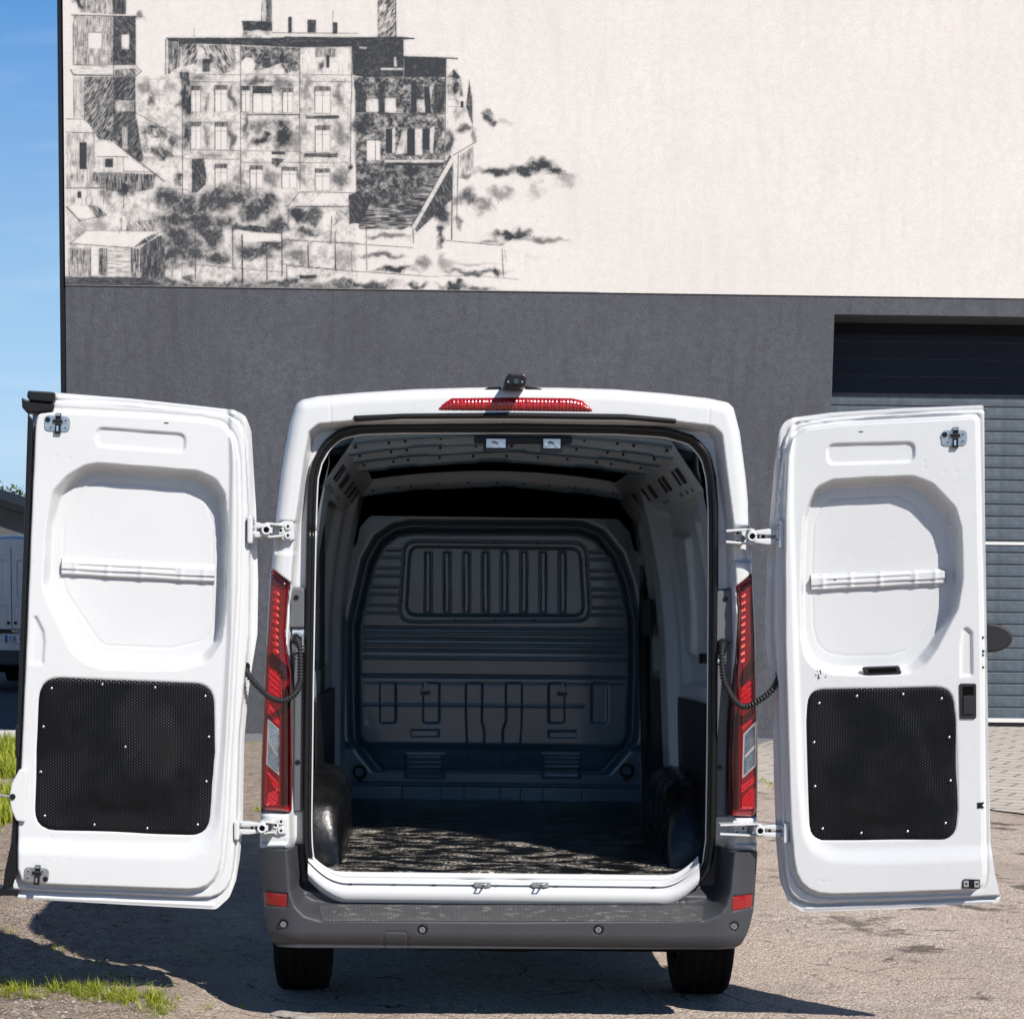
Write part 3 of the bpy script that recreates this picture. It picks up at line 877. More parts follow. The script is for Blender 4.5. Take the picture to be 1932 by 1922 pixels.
def h_bk(U, V):
    t = rec2(bk_ao, bk_ai, U, V)
    h = 0.035 * t
    h = h - 0.05 * np.exp(-(sdp(bk_ao, U, V) / 0.022) ** 2) * (V > 0.75)
    h = h - 0.006 * np.exp(-(sdp(bk_wo, U, V) / 0.004) ** 2) * 1.6
    h = h - 0.012 * rec(bk_wi, 0.010, U, V) - 0.006 * np.exp(-(sdp(bk_wi, U, V) / 0.004) ** 2)
    for p in ribs: h = h + 0.010 * rec(p, 0.007, U, V) - 0.006 * np.exp(-(sdp(p, U, V) / 0.0035) ** 2)
    inw = sdp(bk_wo, U, V) > 0.012
    ina = sdp(bk_ai, U, V) < -0.005
    def hor(x0, x1, y0, y1, d=0.007, w=0.0035):
        a, b = K([(x0, y0)])[0], K([(x1, y1)])[0]
        return d * np.exp(-(seg(a, b, U, V) / w) ** 2) * ina
    for yl, yr in ((280, 297), (325, 341), (388, 406), (434, 452), (499, 517), (543, 560), (607, 625), (653, 668)):
        h = h - hor(140, 372, yl, yl + 2) * inw - hor(1482, 1700, yr - 2, yr) * inw
    for y_ in (737, 802, 870): h = h - hor(100, 1745, y_, y_ + 14, 0.010, 0.004)
    for y_ in (770, 838, 915): h = h + hor(160, 1700, y_, y_ + 13, 0.005, 0.006)
    h = h - hor(140, 1705, 1021, 1035, 0.014, 0.005)
    h = h - hor(0, 1800, 1066, 1078, 0.005, 0.003)
    h = h + hor(120, 1440, 1190, 1200, 0.004, 0.006)
    for p in low + tall: h = h - 0.008 * rec(p, 0.006, U, V) - 0.006 * np.exp(-(sdp(p, U, V) / 0.0035) ** 2)
    for P_ in ([(428, 1338), (597, 1338), (597, 1382), (428, 1382)], [(1236, 1345), (1405, 1345), (1405, 1390), (1236, 1390)]):
        h = h - 0.005 * rec(K(P_), 0.005, U, V)
    # shelf: lower quarter steps back
    zs = K([(900, 1438)])[0][1]
    h = h - 0.03 * sm((zs + 0.02 - V) / 0.05)
    for p in vents:
        h = h + 0.008 * rec(p, 0.012, U, V)
        lo, hi = np.min(p, 0), np.max(p, 0)
        for j in range(5):
            zc = lo[1] + (hi[1] - lo[1]) * (0.13 + 0.185 * j)
            h = h - 0.016 * sm((0.0065 - np.abs(V - zc)) / 0.004) * ((U > lo[0] + 0.02) & (U < hi[0] - 0.02))
    zt = K([(900, 1672)])[0][1]
    h = h - 0.02 * np.exp(-((V - zt) / 0.005) ** 2) + 0.02 * sm((zt - V) / 0.008)
    for x_ in (372, 604, 742, 958, 1082, 1218, 1445):
        u_ = K([(x_, 1700)])[0][0]
        h = h - 0.004 * np.exp(-((U - u_) / 0.003) ** 2) * (V < zt)
    return h + 0.0025 * np.sin(U * 5) * np.sin(V * 6)
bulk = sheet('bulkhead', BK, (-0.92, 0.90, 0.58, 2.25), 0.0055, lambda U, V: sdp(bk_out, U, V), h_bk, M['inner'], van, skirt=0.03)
for x_, y_ in ((515, 1095), (1320, 1100)):
    a, b = K([(x_, y_)])[0]
    mb = MB(BK)
    mb.prism([(a - 0.022, b - 0.016), (a + 0.022, b - 0.016), (a + 0.016, b + 0.006), (a + 0.008, b + 0.034), (a - 0.006, b + 0.034), (a - 0.012, b + 0.008)], 0.02, 0.06, M['hook'])
    mb.box((a, b - 0.028, 0.035), (0.06, 0.022, 0.05), M['black'])
    mb.build('coat_hook', bulk, bevel=0.004)
for x_, y_ in ((128, 1590), (1700, 1580)):
    a, b = K([(x_, y_)])[0]
    mb = MB(BK)
    ring = [(a + 0.034 * math.cos(t_), b + 0.034 * math.sin(t_), 0.025) for t_ in np.linspace(0, 2 * math.pi, 24, endpoint=False)]
    mb.tube(ring + ring[:1], 0.007, M['black'], 8)
    mb.box((a, b - 0.040, 0.018), (0.03, 0.03, 0.02), M['black'])
    mb.build('lashing_ring', bulk)
for L in ((685, 238), (925, 232), (1172, 243), (1455, 375), (1470, 595), (1158, 697), (923, 694), (687, 692), (378, 580), (395, 362)):
    a, b = K([L])[0]
    mb = MB(BK); mb.cyl((a, b, -0.02), (a, b, float(h_bk(np.array([a]), np.array([b]))[0]) + 0.002), 0.006, M['black'], 10); mb.build('bolt', bulk)

# ---- side walls
def wall_side(x0, sgn, feats, name):
    fr = Frame((x0, 0, 0), (0, 1, 0), (0, 0, 1), (-sgn, 0, 0))
    def hf(U, V):
        h = np.zeros_like(U)
        for kind, pts, d, w_ in feats:
            p = round_poly(fr.pts(pts), 0.05)
            h = h + d * rec(p, w_, U, V)
        # tumblehome
        h = h + 0.10 * np.clip((V - 1.5) / 0.8, 0, 1) ** 2
        return h
    rect = np.array([(0.12, 0.55), (YB + 0.05, 0.55), (YB + 0.05, 2.36), (0.12, 2.36)])
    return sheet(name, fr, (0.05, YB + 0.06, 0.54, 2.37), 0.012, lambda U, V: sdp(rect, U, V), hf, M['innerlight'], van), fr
rw, RW = wall_side(0.872, 1, [
    ('pil', [(1252, 905), (1268, 900), (1290, 1460), (1272, 1462)], 0.06, 0.05),
    ('recess', [(1268, 955), (1345, 925), (1345, 1300), (1288, 1302)], -0.05, 0.05),
    ('board', [(1277, 996), (1304, 1006), (1297, 1243), (1287, 1240)], 0.035, 0.03),
    ('win', [(1313, 980), (1345, 955), (1345, 1215), (1321, 1208)], -0.03, 0.03),
    ('slide', [(1224, 985), (1250, 950), (1268, 1270), (1232, 1275)], -0.06, 0.06),
    ('slidewin', [(1238, 1015), (1252, 990), (1256, 1130), (1240, 1130)], -0.03, 0.03),
    ], 'side_wall')
lw, LW = wall_side(-0.865, -1, [
    ('pil', [(626, 880), (640, 900), (640, 1480), (624, 1480)], 0.05, 0.05),
    ('recess', [(590, 930), (622, 925), (620, 1260), (590, 1270)], -0.05, 0.05),
    ('low', [(590, 1110), (612, 1110), (612, 1240), (590, 1240)], -0.03, 0.03),
    ], 'side_wall')
def liner(fr, P_, name, parent, w=0.012, m=None):
    po = round_poly(fr.pts(P_), 0.03)
    lo, hi = po.min(0), po.max(0)
    return sheet(name, fr, (lo[0] - 0.02, hi[0] + 0.02, lo[1] - 0.02, hi[1] + 0.02), 0.012, lambda U, V: sdp(po, U, V), w, m or M['black'], parent, skirt=0.01)
liner(RW, [(1286, 1314), (1345, 1330), (1345, 1600), (1287, 1560)], 'lower_liner', rw, 0.02)
liner(RW, [(1234, 1280), (1268, 1284), (1270, 1500), (1236, 1500)], 'lower_liner', rw, 0.02)
liner(RW, [(1209, 960), (1222, 945), (1232, 1505), (1222, 1510)], 'sliding_door_gasket', rw, 0.03)
liner(RW, [(1214, 948), (1250, 918), (1253, 932), (1222, 962)], 'sliding_door_gasket', rw, 0.03)
liner(RW, [(1231, 1130), (1250, 1130), (1250, 1200), (1232, 1200)], 'lock_box', rw, 0.06)
for x_ in (1308, 1317, 1327, 1337):
    liner(RW, [(x_ - 2, 1232), (x_ + 2.5, 1232), (x_ + 2.5, 1252), (x_ - 2, 1250)], 'slot_hole', rw, -0.03)
liner(LW, [(590, 1316), (633, 1292), (633, 1470), (590, 1480)], 'lower_liner', lw, 0.02)
liner(LW, [(606, 950), (612, 945), (611, 1480), (604, 1480)], 'pillar_gap', lw, 0.004)

# ---- roof inside
CEIL = Frame((0, 0, 2.50), (1, 0, 0), (0, 1, 0), (0, 0, -1))
rect = np.array([(-0.84, 0.10), (0.84, 0.10), (0.84, YB + 0.6), (-0.84, YB + 0.6)])
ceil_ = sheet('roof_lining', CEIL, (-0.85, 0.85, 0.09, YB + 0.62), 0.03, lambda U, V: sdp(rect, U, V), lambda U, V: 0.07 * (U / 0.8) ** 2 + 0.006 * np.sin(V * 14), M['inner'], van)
mb = MB(); mb.box((0, YB + 0.62, 2.2), (1.8, 0.02, 1.0), M['dark']); mb.box((0, YB + 0.34, 2.415), (1.7, 0.5, 0.02), M['dark']); mb.build('cab_void_black', van)  # black sheets added to darken the open space above the bulkhead
def roof_bow(y, zb, hgt, wid, ph):
    vs, fs = [], []
    xs = np.linspace(-0.80, 0.80, 81)
    for x_ in xs:
        z = zb - 0.075 * (x_ / 0.8) ** 2
        nb = 0.007 * (1 if math.sin(x_ * 14 + ph) > 0.55 else 0) + 0.004 * math.sin(x_ * 9 + ph)
        pr = [(y, z + hgt + 0.05), (y + 0.004, z + 0.008 + nb), (y + 0.012, z + nb), (y + wid - 0.012, z + nb * 0.6), (y + wid, z + 0.010), (y + wid, z + hgt + 0.05)]
        vs += [(x_, a, b) for a, b in pr]
    n_ = 6
    for i in range(len(xs) - 1):
        for j in range(n_ - 1): fs.append((i * n_ + j, (i + 1) * n_ + j, (i + 1) * n_ + j + 1, i * n_ + j + 1))
    mb = MB(); mb.add(vs, fs, M['inner'], True)
    e_ = mb.build('roof_bow', van)
    for x_ in (-0.66, -0.52, -0.45, -0.30, -0.14, 0.02, 0.17, 0.31, 0.45, 0.52, 0.66):
        z = zb - 0.075 * (x_ / 0.8) ** 2 + 0.026
        mb = MB(); mb.cyl((x_, y - 0.003, z), (x_, y + 0.01, z), 0.0065, M['black'], 8); mb.build('hole', e_)
for a in ((0.30, 2.405, 0.03, 0.12, 0.3), (0.78, 2.40, 0.03, 0.13, 1.2), (1.38, 2.395, 0.03, 0.14, 2.1), (2.82, 2.345, 0.04, 0.10, 0.8)):
    roof_bow(*a)
# header behind the opening
mb = MB()
vs, fs = [], []
xs = np.linspace(-0.80, 0.78, 61)
for x_ in xs:
    d = 0.055 * (x_ / 0.8) ** 2 + 0.16 * max(0, abs(x_) - 0.62) ** 1.2
    vs += [(x_, 0.125, 2.470 - d), (x_, 0.135, 2.432 - d), (x_, 0.22, 2.424 - d), (x_, 0.24, 2.46 - d)]
for i in range(60):
    for j in range(3): fs.append((i * 4 + j, (i + 1) * 4 + j, (i + 1) * 4 + j + 1, i * 4 + j + 1))
mb.add(vs, fs, M['inner'], True); mb.build('rear_header', van)
# cant rails with their access holes
for s in (-1, 1):
    mb = MB()
    x1, x2 = s * 0.80, s * 0.66
    vs = [(x1, 0.10, 2.20), (x2, 0.10, 2.40), (x2, YB, 2.37), (x1, YB, 2.17)]
    mb.add(vs, [(0, 1, 2, 3)], M['innerlight'])
    cr_ = mb.build('cant_rail', van)
    d = np.array([x2 - x1, 0, 0.20]); dl = d / np.linalg.norm(d)
    nrm = np.array([-s * 0.20, 0, -0.14 * 1.0]); nrm /= np.linalg.norm(nrm)
    for y_, w_ in ((0.42, 0.10), (0.58, 0.05), (0.95, 0.09), (1.10, 0.06), (1.55, 0.12), (1.9, 0.16), (2.3, 0.10)):
        c = np.array([(x1 + x2) / 2 + s * 0.01, y_, 2.30 - 0.03 * y_ / 3 - 0.012]) + nrm * 0.004
        mb = MB(); mb.box(c, (w_, 0.075, 0.004), M['black'], ax=((0, 1, 0), dl, nrm)); mb.build('access_hole', cr_, bevel=0.0)
    for y_ in (0.33, 0.5, 0.7, 1.2, 1.35, 2.05, 2.5):
        c = np.array([x1 + s * -0.02, y_, 2.225 - 0.03 * y_ / 3]) + nrm * 0.004
        mb = MB(); mb.cyl(c, c + nrm * 0.003, 0.010, M['black'], 10); mb.build('hole', cr_)

# ---- wheel boxes under black mat
Mbox = mat('wheel_box_mat', (0.004, 0.004, 0.0045), 0.30, spec=0.4, bump=(14, 0.45, 3), rvar=(12, 0.1))
for s in (-1, 1):
    prof = []
    x_in, x_out = s * 0.71, s * 0.88
    vs, fs = [], []
    ys = 0.88 - 0.58 * np.cos(np.linspace(0, math.pi, 44))
    for y_ in ys:
        k = min(1, abs(y_ - 0.88) / 0.58)
        top = ZF + 0.37 * max(0.0, 1 - k ** 4.5) ** 0.5
        pr = [(x_in, ZF - 0.02), (x_in, max(ZF - 0.01, top - 0.09)), (x_in + s * 0.02, max(ZF - 0.005, top - 0.035)), (x_in + s * 0.06, max(ZF - 0.004, top - 0.008)), (x_in + s * 0.10, top), (x_out, top + 0.004)]
        vs += [(a + 0.006 * math.sin(y_ * 31) * (1 if j_ else 0), y_, b + 0.004 * math.sin(y_ * 47 + j_)) for j_, (a, b) in enumerate(pr)]
    for i in range(len(ys) - 1):
        for j in range(5): fs.append((i * 6 + j, (i + 1) * 6 + j, (i + 1) * 6 + j + 1, i * 6 + j + 1))
    mb = MB(); mb.add(vs, fs, Mbox, True); mb.build('wheel_box', van)

# ================================================================== REAR DOORS
def norm(a): return np.array(a) / np.linalg.norm(a)
def door_frame(top, bot, hinge, udir):
    v = norm(V3(*top, -0.1) - V3(*bot, -0.1))
    u = np.array(udir, float); u = norm(u - np.dot(u, v) * v)
    w = np.cross(u, v)
    if w[1] > 0: w = -w
    return Frame(V3(*hinge, -0.155), u, v, w)
OPEN = R(8)
DL = door_frame((497, 998), (480, 1557), (466, 1300), (-math.cos(OPEN), -math.sin(OPEN), 0))
DR = door_frame((1440, 1010), (1452, 1565), (1464, 1300), (math.cos(OPEN), -math.sin(OPEN), 0))

Mlin = bpy.data.materials.new('embossed_lining')
Mlin.use_nodes = True
t = Mlin.node_tree; b_ = t.nodes['Principled BSDF']
b_.inputs['Base Color'].default_value = (0.004, 0.0045, 0.0055, 1)
b_.inputs['Roughness'].default_value = 0.5
b_.inputs['Specular IOR Level'].default_value = 0.2
tcn = t.nodes.new('ShaderNodeTexCoord')
hexs = []
for dv_ in ((1, 0, 0), (0.5, 0, 0.866), (0.5, 0, -0.866)):
    dn = t.nodes.new('ShaderNodeVectorMath'); dn.operation = 'DOT_PRODUCT'; dn.inputs[1].default_value = tuple(c * 2 * math.pi / 0.0105 for c in dv_)
    t.links.new(tcn.outputs['Object'], dn.inputs[0])
    cs_ = t.nodes.new('ShaderNodeMath'); cs_.operation = 'COSINE'; t.links.new(dn.outputs['Value'], cs_.inputs[0]); hexs.append(cs_)
h1 = t.nodes.new('ShaderNodeMath'); h1.operation = 'ADD'; t.links.new(hexs[0].outputs[0], h1.inputs[0]); t.links.new(hexs[1].outputs[0], h1.inputs[1])
h2 = t.nodes.new('ShaderNodeMath'); h2.operation = 'ADD'; t.links.new(h1.outputs[0], h2.inputs[0]); t.links.new(hexs[2].outputs[0], h2.inputs[1])
nn = t.nodes.new('ShaderNodeTexNoise'); nn.inputs['Scale'].default_value = 4.5; nn.inputs['Detail'].default_value = 3
mr = t.nodes.new('ShaderNodeMapRange'); mr.inputs[1].default_value = 0.4; mr.inputs[2].default_value = 0.65; mr.inputs[3].default_value = 0.24; mr.inputs[4].default_value = 0.58
bp = t.nodes.new('ShaderNodeBump'); bp.inputs['Strength'].default_value = 0.35; bp.inputs['Distance'].default_value = 0.0012
t.links.new(tcn.outputs['Object'], nn.inputs['Vector'])
t.links.new(nn.outputs['Fac'], mr.inputs[0]); t.links.new(mr.outputs[0], b_.inputs['Roughness'])
t.links.new(h2.outputs[0], bp.inputs['Height']); t.links.new(bp.outputs['Normal'], b_.inputs['Normal'])

riv_me = None
def rivet_mesh():
    global riv_me
    if riv_me is None:
        vs, fs, n = [], [], 10
        for j in range(4):
            a = math.pi / 2 * j / 3.3
            for k in range(n):
                t_ = 2 * math.pi * k / n
                vs.append((0.0068 * math.cos(a) * math.cos(t_), 0.0068 * math.cos(a) * math.sin(t_), 0.006 * math.sin(a)))
        for j in range(3):
            for k in range(n): fs.append((j * n + k, j * n + (k + 1) % n, (j + 1) * n + (k + 1) % n, (j + 1) * n + k))
        fs.append(tuple(3 * n + k for k in range(n)))
        riv_me = bpy.data.meshes.new('rivet')
        riv_me.from_pydata(vs, [], fs); riv_me.materials.append(M['zinc'])
        riv_me.polygons.foreach_set('use_smooth', [True] * len(fs))
    return riv_me

def make_door(fr, S, free):
    """S: dictionary of outlines read off the photograph; fr: the door's own sheet"""
    d = empty('rear_door'); d.parent = van
    outer = round_poly(fr.pts(S['outer'], -0.07), S['outer_r'])
    flange = round_poly(fr.pts(S['flange'], -0.05), S['flange_r'])
    pan = round_poly(fr.pts(S['pan']), S['pan_r'])
    wo = round_poly(fr.pts(S['win_o']), 0.075); wi = round_poly(fr.pts(S['win_i'], -0.10), 0.07)
    wl = round_poly(fr.pts(S['win_l'], -0.10), 0.06)
    co = round_poly(fr.pts(S['cen_o']), 0.10); ci = round_poly(fr.pts(S['cen_i']), 0.09)
    lo_ = round_poly(fr.pts(S['lining']), 0.085)
    slots = [round_poly(fr.pts(p), r_) for p, r_ in S['slots']]
    def hf(U, V):
        hs = sm((0.045 - U) / 0.075)                    # the hinge side falls away deeper
        fl_, pn_ = sdp(flange, U, V), sdp(pan, U, V)
        base = -0.060 - 0.085 * hs
        h = base + (0.022 + 0.050 * hs) * sm(-fl_ / 0.008)
        h = h + (-h) * sm((-pn_ + 0.002) / 0.014)
        h = h - 0.010 * np.exp(-(fl_ / 0.0045) ** 2) * (1 - hs) - 0.008 * np.exp(-((pn_ - 0.010) / 0.004) ** 2) * (1 - 0.7 * hs)
        h = h - 0.016 * rec2(co, ci, U, V)
        h = h - 0.088 * np.clip((rec2(wo, wi, U, V) - 0.05) / 0.55, 0, 1) ** 0.9
        h = h - 0.0025 * np.exp(-(sdp(wl, U, V) / 0.003) ** 2)
        for p in slots:
            h = h - 0.011 * rec(p, 0.011, U, V)
        h = h - 0.006 * sm((0.004 - sdp(lo_, U, V)) / 0.005)
        for (x0, y0, x1, y1) in S['beads']:
            h = h + 0.006 * np.exp(-(seg(fr.px(x0, y0, -0.09), fr.px(x1, y1, -0.09), U, V) / 0.006) ** 2)
        for (x_, y_) in S['dimples']:
            a, b = fr.px(x_, y_)
            h = h - 0.0014 * np.exp(-(np.hypot(U - a, V - b) / 0.006) ** 2)
        return h + 0.0012 * np.sin(U * 8 + 1) * np.sin(V * 6)
    lo, hi = outer.min(0), outer.max(0)
    B = (lo[0] - 0.01, hi[0] + 0.01, lo[1] - 0.01, hi[1] + 0.01)
    sheet('inner_panel', fr, B, 0.005, lambda U, V: sdp(outer, U, V), hf, M['paint'], d, skirt=0.030)
    bk = Frame(fr.o, fr.u, fr.v, -fr.w)
    sheet('outer_skin', bk, B, 0.03, lambda U, V: sdp(outer, U, V), lambda U, V: 0.088 + 0.085 * sm((0.045 - U) / 0.075) * (1 - sm(-sdp(outer, U, V) / 0.12)) + 0.060 * np.sqrt(np.clip(-sdp(outer, U, V) / 0.12, 0, 1)), M['paint'], d)
    # lining
    li = round_poly(fr.pts(S['lining']), 0.085)
    l2, h2 = li.min(0), li.max(0)
    sheet('lining_panel', fr, (l2[0] - 0.01, h2[0] + 0.01, l2[1] - 0.01, h2[1] + 0.01), 0.010, lambda U, V: sdp(li, U, V),
          lambda U, V: -0.0175 + 0.007 * rec2(round_poly(fr.pts(S['swell']), 0.10), round_poly(fr.pts(S['swell_i']), 0.08), U, V) + 0.0040 * np.sin(U * 9 + S['ph']) * np.sin(V * 8 + 1) + 0.0022 * np.sin(U * 17 + V * 9 + S['ph']) + 0.003 * np.sqrt(np.clip(-sdp(li, U, V) / 0.01, 0, 1)), Mlin, d, skirt=0.006)
    rot = Matrix((fr.u, fr.v, fr.w)).transposed()
    for x_, y_ in S['rivets']:
        a, b = fr.px(x_, y_)
        o = obj('rivet', rivet_mesh(), d)
        o.matrix_local = Matrix.Translation(Vector(fr.to3(a, b, -0.014))) @ rot.to_4x4()
    # cross bar in the window recess: pressed channel
    b0 = [fr.px(*p, -0.095) for p in S['bar']]          # tl tr br bl
    bar_p = round_poly(b0, 0.004)
    l3, h3 = bar_p.min(0), bar_p.max(0)
    ed = norm(np.array(b0[1]) - np.array(b0[0])); nd = norm(np.array(b0[3]) - np.array(b0[0]))
    hgt = np.linalg.norm(np.array(b0[3]) - np.array(b0[0])); ln = np.linalg.norm(np.array(b0[1]) - np.array(b0[0]))
    def hb(U, V):
        s_ = ((U - b0[0][0]) * nd[0] + (V - b0[0][1]) * nd[1]) / hgt
        a_ = ((U - b0[0][0]) * ed[0] + (V - b0[0][1]) * ed[1]) / ln
        h = -0.101 + 0.016 * sm((s_ - 0.16) / 0.10) * sm((0.70 - s_) / 0.08) + 0.010 * sm((s_ - 0.62) / 0.05) * sm((0.97 - s_) / 0.03)
        h = h + 0.004 * (sm((s_) / 0.06))
        for c in (0.09, 0.30, 0.52, 0.78, 0.93):
            h = h + 0.004 * np.exp(-((a_ - c) / 0.018) ** 2)
        h = h - 0.005 * np.exp(-((s_ - 0.44) / 0.04) ** 2) * ((a_ > 0.1) & (a_ < 0.74))
        return h
    sheet('cross_bar', fr, (l3[0] - 0.01, h3[0] + 0.01, l3[1] - 0.01, h3[1] + 0.01), 0.003, lambda U, V: sdp(bar_p, U, V), hb, M['paint'], d, skirt=0.016)
    for f in S['bar_holes']:
        mb = MB(fr)
        a, b = np.array(b0[0]) + ed * ln * f[0] + nd * hgt * f[1]
        mb.cyl((a, b, -0.10), (a, b, -0.0815), 0.005, M['black'], 10); mb.build('bar_hole', d)
    # latches
    for cx_, cy_, flip in S['latches']:
        a, b = fr.px(cx_, cy_)
        e1 = norm(np.array(fr.px(cx_ + 20, cy_ + S['tilt'] * 20)) - np.array((a, b)))       # to the right in view
        e2 = np.array(fr.px(cx_, cy_ - 20)) - np.array((a, b)); e2 = norm(e2 - np.dot(e2, e1) * e1)
        base = -0.017 if cy_ < 1200 else -0.001
        def Q(x_, y_): return tuple(np.array((a, b)) + e1 * x_ + e2 * y_)
        mb = MB(fr)
        pl_ = round_poly([Q(-0.050, -0.030), Q(0.050, -0.030), Q(0.050, 0.030), Q(-0.050, 0.030)], 0.02)
        mb.prism([tuple(p) for p in pl_], base - 0.012, base + 0.005, M['zinc'])
        mb.prism([Q(-0.010, -0.040), Q(0.016, -0.040), Q(0.016, 0.042), Q(-0.006, 0.042)], base, base + 0.014, M['black'])
        mb.prism([Q(-0.018, 0.0), Q(0.022, 0.0), Q(0.022, 0.016), Q(-0.018, 0.016)], base, base + 0.018, M['black'])
        mb.prism([Q(-0.006, 0.030), Q(0.012, 0.030), Q(0.012, 0.040), Q(-0.006, 0.040)], base, base + 0.022, M['zinc'])
        mb.prism([Q(-0.002, -0.03), Q(0.006, -0.03), Q(0.006, -0.008), Q(-0.002, -0.008)], base, base + 0.020, M['chrome'])
        for x_, y_, r_, m_ in ((-0.037, 0.014, 0.0105, M['black']), (0.033, 0.014, 0.007, M['zinc']), (0.033, -0.014, 0.007, M['zinc']), (-0.024, -0.016, 0.007, M['zinc'])):
            p = Q(x_ * flip, y_ * flip)
            mb.cyl((p[0], p[1], base), (p[0], p[1], base + 0.010), r_, m_, 12)
            if m_ is M['zinc']: mb.cyl((p[0], p[1], base + 0.010), (p[0], p[1], base + 0.0105), r_ * 0.5, M['black'], 8)
        mb.build('latch', d, bevel=0.001, segs=1)
    return d, hf

# ---------------- left door
SL = dict(
    outer=[(60, 743), (106, 740.5), (250, 752), (380, 766), (440, 773), (463, 784), (475, 812), (485, 958), (489, 1098), (487.5, 1197), (478, 1254), (470, 1310), (462, 1395), (459, 1564),
           (453, 1622), (446, 1660), (432, 1692), (408, 1714), (250, 1706), (28, 1693), (26, 1660), (30, 1564), (38, 1400), (46, 1211), (56, 957), (62, 794)],
    outer_r=[0.02, 0, 0.1, 0.1, 0.05, 0.05, 0.05] + [0.15] * 6 + [0.05, 0.05, 0.05, 0.05, 0.03, 0, 0.015, 0.1, 0.1, 0.1, 0.1, 0.1, 0.1],
    flange=[(40, 750), (250, 760), (380, 774), (430, 780), (455, 797), (464, 830), (471, 960), (475, 1100), (473, 1200), (463, 1290), (453, 1395), (448, 1570), (437, 1698), (250, 1689), (0, 1678), (0, 1500), (20, 1000)], flange_r=[0.02] * 4 + [0.05, 0.05] + [0.02] * 6 + [0.17] + [0.02] * 4,
    pan=[(68, 776), (101, 772), (250, 779), (380, 789), (424, 798), (442, 826), (449, 870), (451, 957), (449, 1100), (444, 1198), (433, 1400), (424, 1560), (413, 1683),
         (200, 1676), (70, 1671), (38, 1664), (30, 1640), (30, 1564), (46, 1211), (56, 957), (63, 800)],
    pan_r=[0.03, 0.02, 0.1, 0.08, 0.06, 0.06, 0.06, 0.1, 0.1, 0.1, 0.1, 0.1, 0.17, 0.05, 0.03, 0.02, 0.02, 0.1, 0.1, 0.1, 0.05],
    win_o=[(157, 872), (182, 868), (374, 882), (412, 897), (431, 930), (434, 1010), (429, 1155), (422, 1212), (396, 1254), (340, 1270), (197, 1268), (156, 1255), (127, 1229), (84, 1130), (76, 1105), (80, 1014), (92, 925), (120, 893)],
    win_i=[(168, 906), (190, 902), (362, 918), (396, 944), (408, 985), (409, 1050), (405, 1170), (396, 1205), (372, 1222), (310, 1230), (190, 1226), (172, 1212), (114, 1120), (108, 1090), (111, 985), (130, 945)],
    win_l=[(180, 908), (355, 922), (388, 947), (401, 985), (401, 1170), (386, 1208), (320, 1222), (196, 1217), (182, 1202), (124, 1115), (118, 1080), (120, 990), (145, 940)],
    cen_o=[(-10, 640), (380, 640), (438, 700), (440, 880), (438, 1200), (428, 1420), (418, 1560), (402, 1604), (360, 1624), (250, 1624), (-10, 1612)],
    cen_i=[(-60, 650), (370, 650), (428, 705), (432, 885), (426, 1200), (414, 1400), (400, 1540), (384, 1572), (345, 1586), (240, 1584), (-60, 1572)],
    lining=[(76, 1277), (404, 1290), (406, 1420), (394, 1577), (65, 1564), (68, 1420)],
    slots=[([(178, 803), (352, 816), (352, 855), (180, 843)], 0.035), ([(62, 1160), (70, 1162), (84, 1190), (86, 1210), (83, 1256), (54, 1254)], 0.012)],
    beads=[(110, 752, 440, 782), (30, 1688, 400, 1705)],
    dimples=[(97, 1580), (141, 1590), (395, 1585), (400, 1560), (104, 1618), (129, 1620), (78, 1618), (392, 1604), (410, 1612), (105, 860), (130, 865)],
    rivets=[(0.28147 * a, 1197.8 + 0.28147 * b) for a, b in ((345, 357), (685, 332), (1040, 353), (1377, 410), (290, 615), (1400, 683), (273, 918), (840, 750), (1383, 982), (300, 1213), (632, 1272), (987, 1296), (1325, 1272))],
    bar=[(117, 1050), (405, 1066), (405, 1101), (116, 1084)], bar_holes=[(0.045, 0.42), (0.83, 0.38)],
    swell=[(130, 1520), (150, 1480), (235, 1408), (300, 1330), (345, 1320), (336, 1480), (300, 1528), (200, 1540)], swell_i=[(190, 1505), (200, 1490), (250, 1440), (300, 1380), (315, 1370), (310, 1470), (285, 1505), (220, 1512)],
    latches=[(107.5, 799, 1), (68.5, 1650, -1)], tilt=0.06, ph=0.4)
door_l, hL = make_door(DL, SL, -1)
def part_poly(fr, name, P_, w0, w1, m, parent, bevel=0.003, r_=0.0):
    mb = MB(fr)
    p = fr.pts(P_, (w0 + w1) / 2)
    if r_: p = [tuple(k) for k in round_poly(p, r_)]
    mb.prism(p, w0, w1, m)
    return mb.build(name, parent, bevel=bevel)
part_poly(DL, 'edge_seal', [(53, 780), (63, 792), (57, 957), (46, 1211), (38, 1400), (30, 1564), (31, 1650), (24, 1672), (6, 1673), (10, 1640), (21, 1590), (28, 1500), (33, 1400), (38, 1211), (46, 1000)], -0.055, -0.012, M['rubber'], door_l, 0.004)
part_poly(DL, 'corner_cap', [(54, 739), (105, 742), (106, 757), (98, 761), (56, 757), (52, 750)], -0.115, 0.0, M['black'], door_l, 0.006)
part_poly(DL, 'corner_cap', [(42, 752), (56, 758), (98, 762), (104, 762), (102, 776), (70, 780), (52, 780), (43, 770)], -0.115, -0.01, M['black'], door_l, 0.006)
part_poly(DL, 'lower_cap', [(-14, 1670), (36, 1674), (36, 1686), (-14, 1686)], -0.115, -0.02, M['black'], door_l, 0.004)
part_poly(DL, 'edge_guide', [(30, 1368), (37, 1368), (36, 1426), (29, 1428)], -0.03, 0.004, M['black'], door_l, 0.003)
